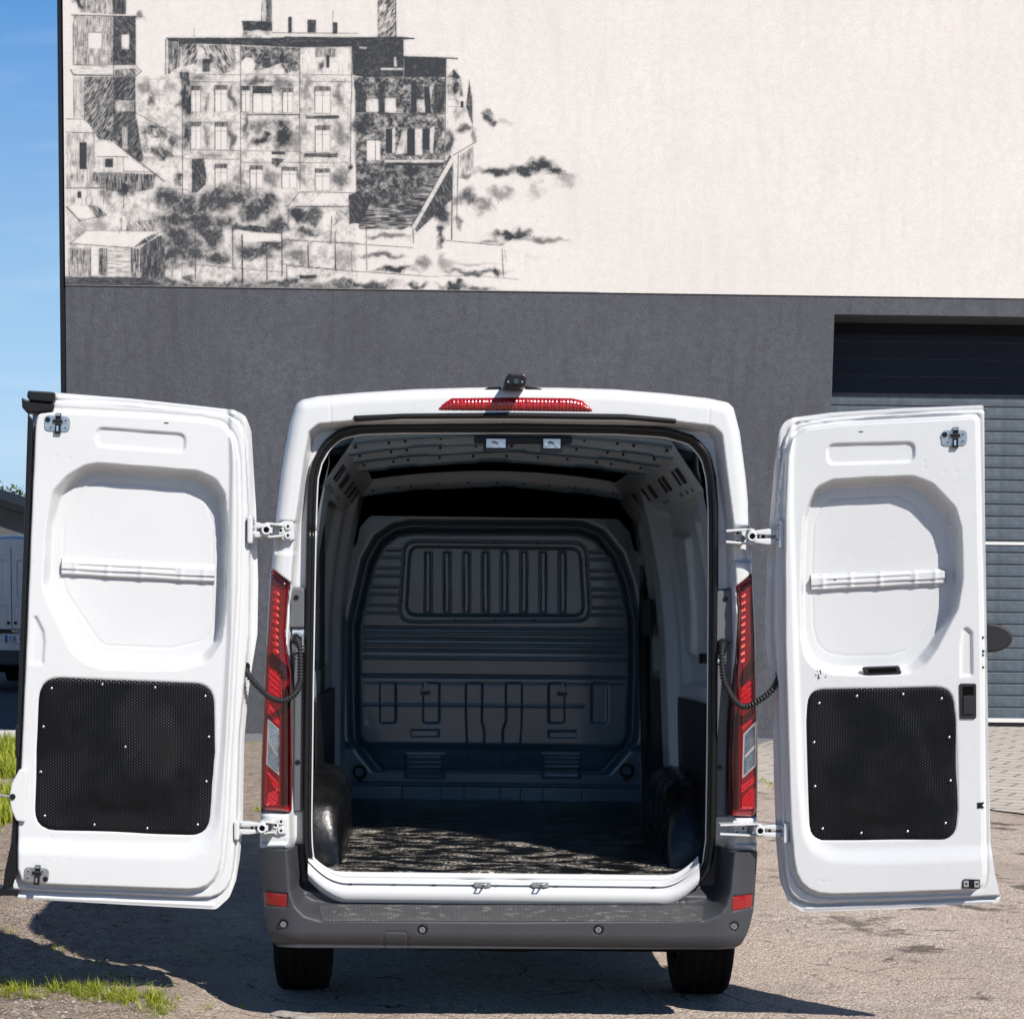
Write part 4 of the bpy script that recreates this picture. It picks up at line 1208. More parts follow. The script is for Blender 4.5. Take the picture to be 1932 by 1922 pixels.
part_poly(DL, 'striker_plate', [(37, 1450), (53, 1452), (48, 1549), (31, 1547), (22, 1526), (18, 1502), (23, 1476)], -0.030, 0.006, M['paint'], door_l, 0.006)
mb = MB(DL)
a, b = DL.px(24, 1502)
mb.cyl((a, b, 0.0), (a, b, 0.012), 0.012, M['black'], 14)
mb.cyl((a, b, 0.006), (a + 0.055, b + 0.004, 0.004), 0.005, M['zinc'], 8)
mb.build('striker_pin', door_l)
part_poly(DL, 'drain_slot', [(310, 797), (318, 797.5), (318, 799.5), (310, 799)], -0.03, -0.0145, M['black'], door_l, 0.0)

# ---------------- right door
def Gx(L): return [(1391 + 0.28147 * a, 714.8 + 0.28147 * b) for a, b in L]
def Hx(L): return [(1391 + 0.28147 * a, 1217.2 + 0.28147 * b) for a, b in L]
SR = dict(
    outer=[(1856, 764), (1700, 770), (1570, 778), (1500, 787), (1480, 795), (1470, 815), (1461, 884), (1452, 990), (1447, 1081), (1444, 1160), (1445, 1222), (1453, 1262), (1458.5, 1300), (1461, 1470), (1465.5, 1597), (1472, 1665),
           (1488, 1700), (1512, 1719), (1700, 1713), (1884, 1702), (1886, 1692), (1874, 1640), (1868, 1590), (1864, 1414), (1861, 1217), (1857, 950)],
    outer_r=[0.01, 0.2, 0.2, 0.05, 0.05, 0.05] + [0.15] * 9 + [0.05, 0.05, 0.03, 0.2, 0.015, 0.01, 0.08, 0.1, 0.1, 0.1, 0.1],
    flange=[(1880, 772), (1700, 779), (1570, 788), (1508, 797), (1488, 806), (1478, 830), (1471, 900), (1463, 1000), (1458, 1090), (1457, 1180), (1459, 1225), (1466, 1290), (1471, 1470), (1475, 1590), (1484, 1707), (1700, 1700), (1900, 1690), (1900, 1500)], flange_r=[0.02] * 3 + [0.05] * 3 + [0.02] * 8 + [0.17] + [0.02] * 3,
    pan=[(1848, 783), (1700, 790), (1580, 797), (1520, 806), (1494, 822), (1482, 860), (1478, 960), (1477, 1080), (1478, 1217), (1483, 1400), (1488, 1550), (1500, 1692), (1700, 1687), (1830, 1682), (1856, 1674), (1860, 1650), (1859, 1500), (1857, 1217), (1851, 950)],
    pan_r=[0.02, 0.1, 0.1, 0.06, 0.06, 0.06, 0.1, 0.1, 0.1, 0.1, 0.1, 0.19, 0.1, 0.04, 0.03, 0.03, 0.1, 0.1, 0.1],
    win_o=[(1571, 899), (1640, 895), (1726, 892), (1765, 906), (1810, 953), (1821.5, 996), (1822, 1095), (1811, 1153), (1772, 1229), (1752, 1258), (1722, 1276), (1640, 1279), (1574, 1277), (1534, 1263), (1516, 1242), (1508, 1200), (1509, 1080), (1515, 968), (1534, 917)],
    win_i=[(1562, 932), (1640, 928), (1702, 926), (1726, 938), (1768, 984), (1783, 1038), (1787, 1100), (1785, 1140), (1742, 1206), (1715, 1235), (1690, 1243), (1590, 1245), (1552, 1238), (1534, 1218), (1526, 1185), (1524, 1080), (1527, 985), (1540, 948)],
    win_l=[(1572, 940), (1690, 934), (1718, 946), (1758, 990), (1774, 1040), (1777, 1130), (1735, 1198), (1712, 1226), (1680, 1235), (1598, 1237), (1560, 1230), (1542, 1212), (1534, 1180), (1532, 1080), (1535, 990), (1550, 954)],
    cen_o=[(1960, 640), (1580, 640), (1500, 700), (1490, 870), (1489, 960), (1498, 1300), (1504, 1480), (1512, 1580), (1530, 1614), (1570, 1632), (1700, 1633), (1960, 1622)],
    cen_i=[(1990, 650), (1590, 650), (1512, 705), (1498, 876), (1498, 960), (1511, 1300), (1518, 1480), (1526, 1556), (1546, 1584), (1586, 1598), (1700, 1596), (1990, 1586)],
    lining=Hx([(478, 296), (1440, 278), (1468, 500), (1482, 1100), (1462, 1298), (490, 1312), (482, 1100), (466, 500)]),
    slots=[(Gx([(592, 428), (1198, 414), (1200, 560), (602, 578)]), 0.035), ([(1816, 1184), (1826, 1182), (1837, 1192), (1838, 1276), (1811, 1278), (1812, 1215)], 0.012)],
    beads=[(1500, 795, 1850, 777), (1520, 1711, 1870, 1697)],
    dimples=[(1551, 1662), (1563, 1662), (1517, 1556), (1519, 1570), (1744, 870), (1745, 882), (1780, 890), (1805, 890)],
    rivets=Hx([(550, 388), (803, 341), (1113, 328), (1372, 358), (515, 651), (1422, 616), (970, 733), (522, 945), (1430, 908), (573, 1230), (832, 1259), (1143, 1248), (1398, 1193)]),
    bar=[(1530, 1083), (1782, 1073), (1782, 1104), (1531, 1114)], bar_holes=[(0.18, 0.36), (0.95, 0.42)],
    swell=[(1570, 1540), (1580, 1460), (1640, 1400), (1700, 1340), (1750, 1350), (1765, 1450), (1740, 1540), (1660, 1570)], swell_i=[(1610, 1520), (1620, 1470), (1660, 1430), (1700, 1385), (1725, 1390), (1735, 1450), (1718, 1515), (1660, 1535)],
    latches=[(1801, 826, 1)], tilt=-0.03, ph=2.0)
door_r, hR = make_door(DR, SR, 1)
part_poly(DR, 'pull_handle', Hx([(835, 150), (858, 143), (1082, 135), (1101, 186), (1080, 188), (855, 197)]), -0.05, -0.013, M['handle'], door_r, 0.005)
part_poly(DR, 'pull_recess', Hx([(876, 155), (1062, 148), (1070, 176), (880, 184)]), -0.04, -0.0115, M['dark'], door_r, 0.0)
part_poly(DR, 'lever_surround', Hx([(1486, 262), (1496, 254), (1592, 254), (1600, 264), (1600, 482), (1590, 490), (1500, 491), (1491, 484)]), -0.04, -0.010, M['handle'], door_r, 0.003)
part_poly(DR, 'lever_recess', Hx([(1510, 274), (1583, 272), (1584, 340), (1511, 340)]), -0.03, -0.0085, M['dark'], door_r, 0.0)
part_poly(DR, 'lever', Hx([(1512, 336), (1582, 334), (1584, 460), (1512, 462)]), -0.03, -0.004, M['handle'], door_r, 0.003)
part_poly(DR, 'lower_latch', Hx([(1508, 1572), (1520, 1562), (1622, 1566), (1626, 1572), (1624, 1622), (1612, 1628), (1506, 1624)]), -0.02, 0.006, M['black'], door_r, 0.002)
for x_, y_ in Hx([(1533, 1594), (1604, 1596)]):
    mb = MB(DR); a, b = DR.px(x_, y_)
    mb.box((a, b, 0.006), (0.020, 0.028, 0.006), M['chrome']); mb.cyl((a, b, 0.008), (a, b, 0.014), 0.007, M['zinc'], 10); mb.cyl((a, b, 0.014), (a, b, 0.0145), 0.004, M['black'], 8); mb.build('latch_bolt', door_r, bevel=0.002)
part_poly(DR, 'edge_notch', Hx([(1607, 1052), (1656, 1050), (1640, 1070), (1658, 1088), (1607, 1090)]), -0.03, -0.014, M['black'], door_r, 0.0)
for x_, y_ in Hx([(1655, -50), (1658, 42), (1655, 150), (1655, 68)]):
    mb = MB(DR); a, b = DR.px(x_, y_ - 0)
    mb.cyl((a, b, -0.08), (a, b, -0.040), 0.0055, M['black'], 8); mb.build('edge_hole', door_r)
part_poly(DR, 'drain_slot', Gx([(815, 352), (842, 351), (842, 357), (815, 358)]), -0.03, -0.0145, M['black'], door_r, 0.0)
# oval outside handle that shows past the free edge
ov = [(1866 + 44 * math.cos(t_) * (1.0), 1203 + 27.5 * math.sin(t_)) for t_ in np.linspace(-math.pi / 2, math.pi / 2, 18)] + [(1840, 1228), (1840, 1178)]
part_poly(DR, 'outside_handle', ov, -0.20, -0.16, M['handle'], door_r, 0.010)
part_poly(DR, 'handle_stem', [(1838, 1192), (1862, 1192), (1862, 1214), (1838, 1214)], -0.165, -0.13, M['handle'], door_r, 0.002)

# ---- hinges
def hinge(bolts, plate, knuckle, dplate, arms):
    e_ = empty('hinge'); e_.parent = van
    mb = MB(REAR)
    mb.prism([tuple(k) for k in round_poly(REAR.pts(plate), 0.008)], -0.04, 0.012, M['paint'])
    mb.build('pillar_plate', e_, bevel=0.003)
    for x_, y_ in bolts:
        a, b = REAR.px(x_, y_); mb = MB(REAR)
        mb.cyl((a, b, 0.0), (a, b, 0.020), 0.014, M['paint'], 14); mb.cyl((a, b, 0.020), (a, b, 0.0215), 0.006, M['black'], 8)
        mb.build('bolt', e_, bevel=0.002)
    a, b = REAR.px(*knuckle)
    hh = abs(REAR.px(arms[0][0], arms[0][1])[1] - REAR.px(arms[1][0], arms[1][1])[1]) / 2
    mb = MB(REAR)
    mb.cyl((a, b - hh, 0.072), (a, b + hh, 0.072), 0.014, M['paint'], 14)
    mb.cyl((a, b - hh * 0.4, 0.07), (a, b + hh * 0.4, 0.07), 0.024, M['paint'], 16)
    mb.build('knuckle', e_)
    ring = [(a + 0.016 * math.cos(t_), b + 0.016 * math.sin(t_), 0.100) for t_ in np.linspace(0, 2 * math.pi, 16, endpoint=False)]
    mb = MB(REAR); mb.tube(ring + ring[:1], 0.005, M['paint'], 6); mb.cyl((a, b, 0.08), (a, b, 0.098), 0.012, M['dark'], 12); mb.build('pivot_eye', e_)
    pa = REAR.px(sum(p[0] for p in plate) / len(plate), 0)[0]
    da = REAR.px(dplate[0], dplate[1])[0]
    md = da + (a - da) * 0.45
    for sg in (-1, 1):
        mb = MB(REAR)
        mb.prism([(da, b + sg * hh * 1.05), (md, b + sg * hh * 1.05), (a, b + sg * hh * 0.75), (a + (a - da) * 0.12, b + sg * hh * 0.5), (a, b + sg * hh * 0.32), (md, b + sg * hh * 0.22), (da, b + sg * hh * 0.15)], 0.045, 0.092, M['paint'])
        mb.build('hinge_arm', e_, bevel=0.005)
        mb = MB(REAR)
        mb.prism([(pa, b + sg * hh * 0.9), (a, b + sg * hh * 1.1), (a - (a - da) * 0.15, b + sg * hh * 0.95), (a, b + sg * hh * 0.82), (pa, b + sg * hh * 0.55)], 0.0, 0.07, M['paint'])
        mb.build('hinge_arm', e_, bevel=0.004)
    mb = MB(REAR)
    mb.box(((a + md) / 2, b, 0.05), (abs(md - a) * 0.8, hh * 0.8, 0.03), M['dark'])
    mb.cyl((md + (a - md) * 0.4, b - hh * 0.5, 0.06), (md + (a - md) * 0.4, b + hh * 0.5, 0.06), 0.010, M['zinc'], 12)
    mb.build('check_link', e_, bevel=0.003)
    _, b0 = REAR.px(dplate[0], dplate[1]); _, b1 = REAR.px(dplate[0], dplate[2])
    mb = MB(REAR)
    mb.box((da, (b0 + b1) / 2, 0.085), (0.022, abs(b0 - b1), 0.10), M['paint'])
    mb.build('door_plate', e_, bevel=0.008)
    sgn = 1 if a > da else -1
    for k in (0.25, 0.75):
        mb = MB(REAR); bb = b0 + (b1 - b0) * k
        mb.cyl((da + sgn * 0.008, bb, 0.11), (da + sgn * 0.018, bb, 0.11), 0.010, M['zinc'], 10); mb.build('bolt', e_)
hinge([(544, 993), (531, 1001), (544, 1010)], [(520, 990), (536, 983), (554, 984), (556, 1018), (538, 1020), (520, 1010)], (506, 1001), (477, 975, 1026), [(506, 987), (506, 1014)])
hinge([(531, 1548), (521, 1555), (531, 1565)], [(512, 1546), (524, 1541), (541, 1542), (541, 1572), (520, 1574), (512, 1566)], (498, 1557), (452, 1542, 1577), [(498, 1546), (498, 1569)])
hinge([(1390.5, 1006), (1390.5, 1021)], [(1383, 998), (1398, 998), (1400, 1012), (1398, 1029), (1383, 1029)], (1412, 1013), (1466, 982, 1036), [(1412, 999), (1412, 1027)])
hinge([(1390.5, 1554), (1401, 1561), (1389, 1569)], [(1382, 1548), (1398, 1546), (1410, 1556), (1410, 1568), (1396, 1577), (1382, 1576)], (1427, 1562), (1474, 1545, 1583), [(1427, 1551), (1427, 1574)])

# ---- corrugated cables
def cable(P_, w, grom):
    pts = [REAR.to3(*REAR.px(x_, y_, ww), ww) for (x_, y_), ww in zip(P_, w)]
    # smooth curve through the points
    pts = np.array(pts); out_ = []
    for i in range(len(pts) - 1):
        p0, p1, p2, p3 = pts[max(i - 1, 0)], pts[i], pts[i + 1], pts[min(i + 2, len(pts) - 1)]
        for t_ in np.linspace(0, 1, 14, endpoint=False):
            out_.append(0.5 * (2 * p1 + (p2 - p0) * t_ + (2 * p0 - 5 * p1 + 4 * p2 - p3) * t_ ** 2 + (-p0 + 3 * p1 - 3 * p2 + p3) * t_ ** 3))
    out_.append(pts[-1]); out_ = np.array(out_)
    d = np.concatenate([[0], np.cumsum(np.linalg.norm(np.diff(out_, axis=0), axis=1))])
    n = int(d[-1] / 0.0026)
    tt = np.linspace(0, d[-1], n)
    fine = np.stack([np.interp(tt, d, out_[:, k]) for k in range(3)], 1)
    rad = 0.0122 + 0.0034 * np.sin(tt / 0.0135 * 2 * math.pi)
    e_ = empty('door_cable'); e_.parent = van
    mb = MB(); mb.tube(fine, list(rad), M['handle'], 10); mb.build('corrugated_sleeve', e_)
    for p, nrm_ in ((fine[0], None), (fine[-1], grom)):
        mb = MB()
        dd = np.array(nrm_) if nrm_ is not None else np.array([0, -1.0, 0])
        mb.cyl(p - dd * 0.02, p + dd * 0.012, 0.028, M['rubber'], 16, 0.018); mb.build('grommet', e_, bevel=0.003)
cable([(560, 1205), (566, 1222), (567, 1262), (566, 1288), (556, 1308), (535, 1321), (510, 1315), (482, 1290), (468, 1272), (463, 1258)], [-0.06, -0.03, -0.01, 0.01, 0.04, 0.06, 0.08, 0.09, 0.08, 0.06], (0.9, -0.4, 0))
cable([(1364, 1214), (1362, 1235), (1365, 1278), (1375, 1303), (1390, 1325), (1407, 1333), (1430, 1322), (1453, 1305), (1466, 1286), (1472, 1268)], [-0.06, -0.03, -0.01, 0.01, 0.04, 0.06, 0.08, 0.09, 0.08, 0.06], (-0.9, -0.4, 0))

rq = random.Random(4)
for k in range(9):
    x_, y_ = 1536 + rq.uniform(0, 22), 1262 + rq.uniform(0, 16)
    part_poly(DR, 'paint_chip', [(x_, y_), (x_ + rq.uniform(1, 3.5), y_ + 0.6), (x_ + rq.uniform(0.6, 1.5), y_ + rq.uniform(2, 5))], -0.03, -0.0135, M['dark'], door_r, 0.0)

# ================================================================== THE PLACE
# ---- ground sheet: fine near the van, coarse towards the horizon
def axis(lo, hi, step, far):
    core = np.arange(lo, hi + step / 2, step)
    g, d, x = [], step, hi
    while x < far: d *= 1.22; x += d; g.append(x)
    h, d, x = [], step, lo
    while x > -far: d *= 1.22; x -= d; h.append(x)
    return np.concatenate([h[::-1], core, g])
_VN = {}
def vnoise(X, Y, sc, seed):
    if seed not in _VN: _VN[seed] = np.random.default_rng(seed).random((64, 64))
    r_ = _VN[seed]
    x, y = X * sc, Y * sc
    xi, yi = np.floor(x).astype(int), np.floor(y).astype(int)
    fx, fy = sm(x - xi), sm(y - yi)
    g = lambda a, b: r_[a % 64, b % 64]
    return (g(xi, yi) * (1 - fx) + g(xi + 1, yi) * fx) * (1 - fy) + (g(xi, yi + 1) * (1 - fx) + g(xi + 1, yi + 1) * fx) * fy - 0.5
def ground_z(X, Y):
    near = np.exp(-(np.maximum(np.hypot(X, Y - 4) - 6, 0) / 6) ** 2)
    left = sm((-1.3 - X + 0.25 * np.sin(Y * 2)) / 1.0)
    z = 0.018 * vnoise(X, Y, 1.1, 1) + 0.010 * vnoise(X, Y, 3.3, 2)
    z = z + (0.004 + 0.012 * left) * vnoise(X, Y, 9, 3) + (0.003 + 0.022 * left) * vnoise(X, Y, 22, 4) + (0.004 + 0.008 * left) * vnoise(X, Y, 45, 5)
    bank = 0.115 * sm((-1.12 - X + 0.12 * np.sin(Y * 3 + 1)) / 0.55) * sm((1.35 - Y + 0.15 * np.sin(X * 2.3)) / 0.9) * sm((X + 6) / 2)
    return z * near + bank
xs, ys = axis(-3.4, 3.2, 0.022, 900), axis(-0.4, 4.2, 0.022, 900)
X, Y = np.meshgrid(xs, ys, indexing='ij')
Z = ground_z(X, Y)
idx = np.arange(X.size).reshape(X.shape)
q = np.stack([idx[:-1, :-1], idx[1:, :-1], idx[1:, 1:], idx[:-1, 1:]], -1).reshape(-1, 4)

Mg = bpy.data.materials.new('old_asphalt_and_earth')
Mg.use_nodes = True
t = Mg.node_tree; b_ = t.nodes['Principled BSDF']
b_.inputs['Roughness'].default_value = 0.9
tcn = t.nodes.new('ShaderNodeTexCoord')
def N(kind, **kw):
    n = t.nodes.new(kind)
    for k, v in kw.items():
        if k in n.inputs: n.inputs[k].default_value = v
    return n
def lk(a, b): t.links.new(a, b)
def mixc(fac, a, b, mode='MIX'):
    n = t.nodes.new('ShaderNodeMix'); n.data_type = 'RGBA'; n.blend_type = mode
    for s_, v in (('Factor', fac), ('A', a), ('B', b)):
        if isinstance(v, (tuple, float, int)): n.inputs[s_].default_value = v
        else: lk(v, n.inputs[s_])
    return n.outputs['Result']
def rng_(src, a, b, c=0.0, d=1.0):
    n = t.nodes.new('ShaderNodeMapRange')
    for i, v in enumerate((a, b, c, d)): n.inputs[i + 1].default_value = v
    lk(src, n.inputs[0]); return n.outputs[0]
def math_(op, a, b):
    n = t.nodes.new('ShaderNodeMath'); n.operation = op
    for i, v in enumerate((a, b)):
        if isinstance(v, (float, int)): n.inputs[i].default_value = v
        else: lk(v, n.inputs[i])
    return n.outputs[0]
def noise_(sc, det=6, rough=0.55):
    n = N('ShaderNodeTexNoise', Scale=sc, Detail=det, Roughness=rough); lk(tcn.outputs['Object'], n.inputs['Vector']); return n.outputs['Fac']
def pebble(sc):
    n = N('ShaderNodeTexVoronoi', Scale=sc); lk(tcn.outputs['Object'], n.inputs['Vector']); return n
sep = t.nodes.new('ShaderNodeSeparateXYZ'); lk(tcn.outputs['Object'], sep.inputs[0])
big, mid, fine = noise_(0.55, 3), noise_(4.0, 5), noise_(95, 4, 0.75)
v1 = pebble(62); v2 = pebble(150)
# asphalt: pale stone chips in worn binder
chips = mixc(rng_(v1.outputs['Color'], 0.1, 0.9), (0.42, 0.325, 0.265, 1), (0.84, 0.72, 0.61, 1))
chips = mixc(rng_(fine, 0.27, 0.38, 1, 0), chips, (0.085, 0.06, 0.052, 1))
chips = mixc(rng_(big, 0.35, 0.65), chips, mixc(0.75, chips, (0.60, 0.47, 0.38, 1)))
chips = mixc(rng_(mid, 0.28, 0.42, 0.3, 0), chips, (0.16, 0.13, 0.11, 1))
# cracks
wv = N('ShaderNodeTexNoise', Scale=3.0, Detail=3); lk(tcn.outputs['Object'], wv.inputs['Vector'])
ad = t.nodes.new('ShaderNodeVectorMath'); ad.operation = 'MULTIPLY_ADD'
lk(wv.outputs['Color'], ad.inputs[0]); ad.inputs[1].default_value = (0.35, 0.35, 0.0); lk(tcn.outputs['Object'], ad.inputs[2])
ck = t.nodes.new('ShaderNodeTexVoronoi'); ck.feature = 'DISTANCE_TO_EDGE'; ck.inputs['Scale'].default_value = 2.9
lk(ad.outputs[0], ck.inputs['Vector'])
crack = math_('MULTIPLY', rng_(ck.outputs['Distance'], 0.003, 0.016, 1, 0), rng_(noise_(1.1, 4, 0.6), 0.43, 0.60))
chips = mixc(rng_(noise_(0.9, 4, 0.6), 0.46, 0.62, 0, 0.2), chips, (0.22, 0.17, 0.14, 1))
chips = mixc(math_('MULTIPLY', crack, 0.95), chips, (0.035, 0.03, 0.027, 1))
# dark oily stain at the right
stain = math_('MULTIPLY', rng_(noise_(1.6, 5, 0.65), 0.56, 0.63), rng_(sep.outputs['X'], 1.2, 2.2))
chips = mixc(math_('MULTIPLY', stain, 0.8), chips, (0.07, 0.055, 0.045, 1))
# earth with straw and grit at the left
earth = mixc(rng_(mid, 0.3, 0.7), (0.32, 0.245, 0.185, 1), (0.58, 0.46, 0.37, 1))
earth = mixc(rng_(v2.outputs['Color'], 0.55, 0.95), earth, (0.60, 0.50, 0.41, 1))
earth = mixc(rng_(fine, 0.38, 0.52, 0.9, 0), earth, (0.08, 0.055, 0.04, 1))
earth = mixc(rng_(noise_(14, 4, 0.7), 0.36, 0.46, 0.8, 0), earth, (0.10, 0.07, 0.05, 1))
xw = math_('ADD', sep.outputs['X'], math_('MULTIPLY', math_('SUBTRACT', noise_(0.9, 3), 0.5), 2.2))
soil = rng_(xw, -1.0, -1.7)
col = mixc(soil, chips, earth)
lk(col, b_.inputs['Base Color'])
bp = t.nodes.new('ShaderNodeBump'); bp.inputs['Strength'].default_value = 1.0; bp.inputs['Distance'].default_value = 0.02
hgt = math_('ADD', math_('MULTIPLY', v1.outputs['Distance'], -0.8), fine)
lk(hgt, bp.inputs['Height']); lk(bp.outputs['Normal'], b_.inputs['Normal'])
ground = obj('ground', mesh_np('ground', np.stack([X.ravel(), Y.ravel(), Z.ravel()], 1), q, Mg))
tag(ground, kind='structure')

# ---- building
YAW = R(1.2)
WA = np.array([-2.448, 15.86, 0.0])
WD = np.array([math.cos(YAW), math.sin(YAW), 0]); WN = np.array([WD[1], -WD[0], 0])     # along the wall, out of the wall
WALL = Frame(WA, WD, (0, 0, 1), WN)
def ray_wall(x, y, w=0.0):
    o, d = ray(x, y)
    tt = (np.dot(WA - o, WN) + w) / np.dot(d, WN)
    p = o + d * tt - WA
    return float(np.dot(p, WD)), float(p[2])
def plaster(name, col, amt, ink=False, scale=1.0, bump=0.5, specks=False):
    m = bpy.data.materials.new(name); m.use_nodes = True
    global t
    t = m.node_tree; b = t.nodes['Principled BSDF']; b.inputs['Roughness'].default_value = 0.88
    global tcn
    tcn = t.nodes.new('ShaderNodeTexCoord')
    n1_, n2_, n3_ = noise_(0.8 * scale, 4), noise_(13 * scale, 5, 0.75), noise_(60 * scale, 3)
    mpv = t.nodes.new('ShaderNodeMapping'); mpv.inputs['Scale'].default_value = (5, 5, 0.7)
    lk(tcn.outputs['Object'], mpv.inputs['Vector'])
    st = N('ShaderNodeTexNoise', Scale=1.6, Detail=6); lk(mpv.outputs[0], st.inputs['Vector'])
    lo_ = tuple(c * (1 - amt) for c in col) + (1,); hi_ = tuple(min(1, c * (1 + amt)) for c in col) + (1,)
    c_ = mixc(rng_(n2_, 0.3, 0.7), lo_, hi_)
    c_ = mixc(rng_(n1_, 0.3, 0.7, 0, 0.5), c_, tuple(c * (1 - amt * 1.3) for c in col) + (1,))
    c_ = mixc(rng_(st.outputs['Fac'], 0.5, 0.75, 0, 0.45), c_, tuple(c * (1 - amt * 2.0) for c in col) + (1,))
    if specks:
        c_ = mixc(rng_(noise_(22, 3, 0.8), 0.30, 0.36, 0.8, 0), c_, tuple(c * 0.35 for c in col) + (1,))
        c_ = mixc(rng_(noise_(17, 3, 0.8), 0.66, 0.72, 0, 0.4), c_, tuple(c * 1.7 for c in col) + (1,))
    if ink:
        at = t.nodes.new('ShaderNodeAttribute'); at.attribute_name = 'ink'
        c_ = mixc(at.outputs['Fac'], c_, (0.024, 0.028, 0.034, 1))
    lk(c_, b.inputs['Base Color'])
    bp_ = t.nodes.new('ShaderNodeBump'); bp_.inputs['Strength'].default_value = bump; bp_.inputs['Distance'].default_value = 0.012
    lk(n3_, bp_.inputs['Height']); lk(bp_.outputs[0], b.inputs['Normal'])
    return m
Mcream = plaster('cream_plaster', (0.615, 0.578, 0.545), 0.075, ink=True, bump=0.3)
Mgrey = plaster('grey_plaster', (0.076, 0.079, 0.094), 0.26, bump=1.0, specks=True)
Mtrim = mat('dark_metal_trim', (0.010, 0.012, 0.016), 0.8, spec=0.15)
bld = empty('building', tuple(WA))
tag(bld, 'industrial building with cream upper wall, ink drawing and grey plinth behind the van', 'building')
def wall_part(name, boxes, m, bevel=0.0):
    mb = MB(WALL)
    for (s0, s1, z0, z1, w0, w1) in boxes:
        mb.box(((s0 + s1) / 2, (z0 + z1) / 2, (w0 + w1) / 2), (s1 - s0, z1 - z0, w1 - w0), m)
    o = mb.build(name, bld, bevel=bevel)
    o.matrix_parent_inverse = Matrix.Translation(-Vector(WA))
    return o
SEAM, S0 = 5.336, -2.21
GS0, GZ1, GDEP = 6.847, 5.125, 0.82
wall_part('upper_wall', [(S0, 15, SEAM, 13.0, -9, 0.015)], Mcream)
wall_part('lower_wall', [(S0, GS0, -0.3, SEAM, -9, 0.0), (GS0, 12.5, GZ1, SEAM, -1.5, 0.0), (12.5, 15, -0.3, SEAM, -9, 0.0)], Mgrey)
wall_part('corner_trim', [(S0 - 0.07, S0 - 0.005, -0.3, 13.0, -0.12, -0.02)], Mtrim)
wall_part('plinth_strip', [(S0, GS0, -0.05, 0.10, 0.0, 0.02)], plaster('plinth_plaster', (0.17, 0.17, 0.18), 0.15))

# ---- garage door: one slat after another
Mslat = mat('door_slat_metal', (0.064, 0.084, 0.104), 0.55, noise=(11, 0.32, 5))
gd = empty('garage_door'); gd.parent = bld; gd.matrix_parent_inverse = Matrix.Translation(-Vector(WA))
def gpart(name, vs_, fs_, m, smooth=False):
    mb = MB(WALL); mb.add(vs_, fs_, m, smooth); return mb.build(name, gd)
GB = 0.309
pit = 0.1475
GH = ray_wall(1800, 737, -GDEP)[1]               # slats end here, smooth panels coloured as the lintel's shade above
nsl = int(round((GH - GB) / pit)) - 1
GH = GB + (nsl + 1) * pit
slat_me = None
for k in range(nsl + 1):
    z0 = GB + k * pit
    if slat_me is None:
        pr = [(0.004, -0.018), (0.004, 0.0), (0.012, 0.007), (0.060, 0.012), (pit - 0.016, 0.0125), (pit - 0.011, 0.010), (pit - 0.009, -0.006), (pit - 0.007, -0.018)]
        vs_ = []
        for s_ in (GS0 + 0.01, 12.4):
            vs_ += [(s_, z_, -GDEP + w_) for z_, w_ in pr]
        n_ = len(pr)
        fs_ = [(j, j + 1, n_ + j + 1, n_ + j) for j in range(n_ - 1)]
        o = gpart('slat', vs_, fs_, Mslat); slat_me = o.data
        o.location = (0, 0, z0)
    else:
        o = obj('slat', slat_me, gd); o.location = (0, 0, z0)
mb = MB(WALL); mb.box(((GS0 + 12.4) / 2, (GB + GZ1) / 2, -GDEP - 0.03), (12.4 - GS0, GZ1 - GB, 0.03), mat('door_backing', (0.34, 0.32, 0.32), 0.7)); mb.build('door_backing', gd)
Mpale = mat('pale_door_edge', (0.62, 0.62, 0.60), 0.5)
for zz, hh in ((ray_wall(1890, 1025, -GDEP)[1], 0.035), (GB - 0.012, 0.05)):
    mb = MB(WALL); mb.box(((GS0 + 12.4) / 2, zz, -GDEP + 0.012), (12.4 - GS0 - 0.02, hh, 0.03), Mpale); mb.build('section_joint', gd)
mb = MB(WALL); mb.box(((GS0 + 12.4) / 2, GB - 0.085, -GDEP), (12.4 - GS0 - 0.02, 0.10, 0.04), M['rubber']); mb.build('bottom_seal', gd)
mb = MB(WALL); mb.box(((GS0 + 12.4) / 2, GZ1 - 0.06, -GDEP + 0.05), (12.4 - GS0, 0.12, 0.10), Mtrim); mb.build('door_head', gd)
Mnavy = mat('head_shade_navy', (0.012, 0.018, 0.030), 0.6, spec=0.2)  # shade under the lintel put into the panel colour
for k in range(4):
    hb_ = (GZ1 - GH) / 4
    mb = MB(WALL); mb.box(((GS0 + 12.4) / 2, GH + (k + 0.5) * hb_, -GDEP + 0.004), (12.4 - GS0, hb_ - 0.008, 0.02), Mnavy); mb.build('head_shade_panel', gd, bevel=0.003)

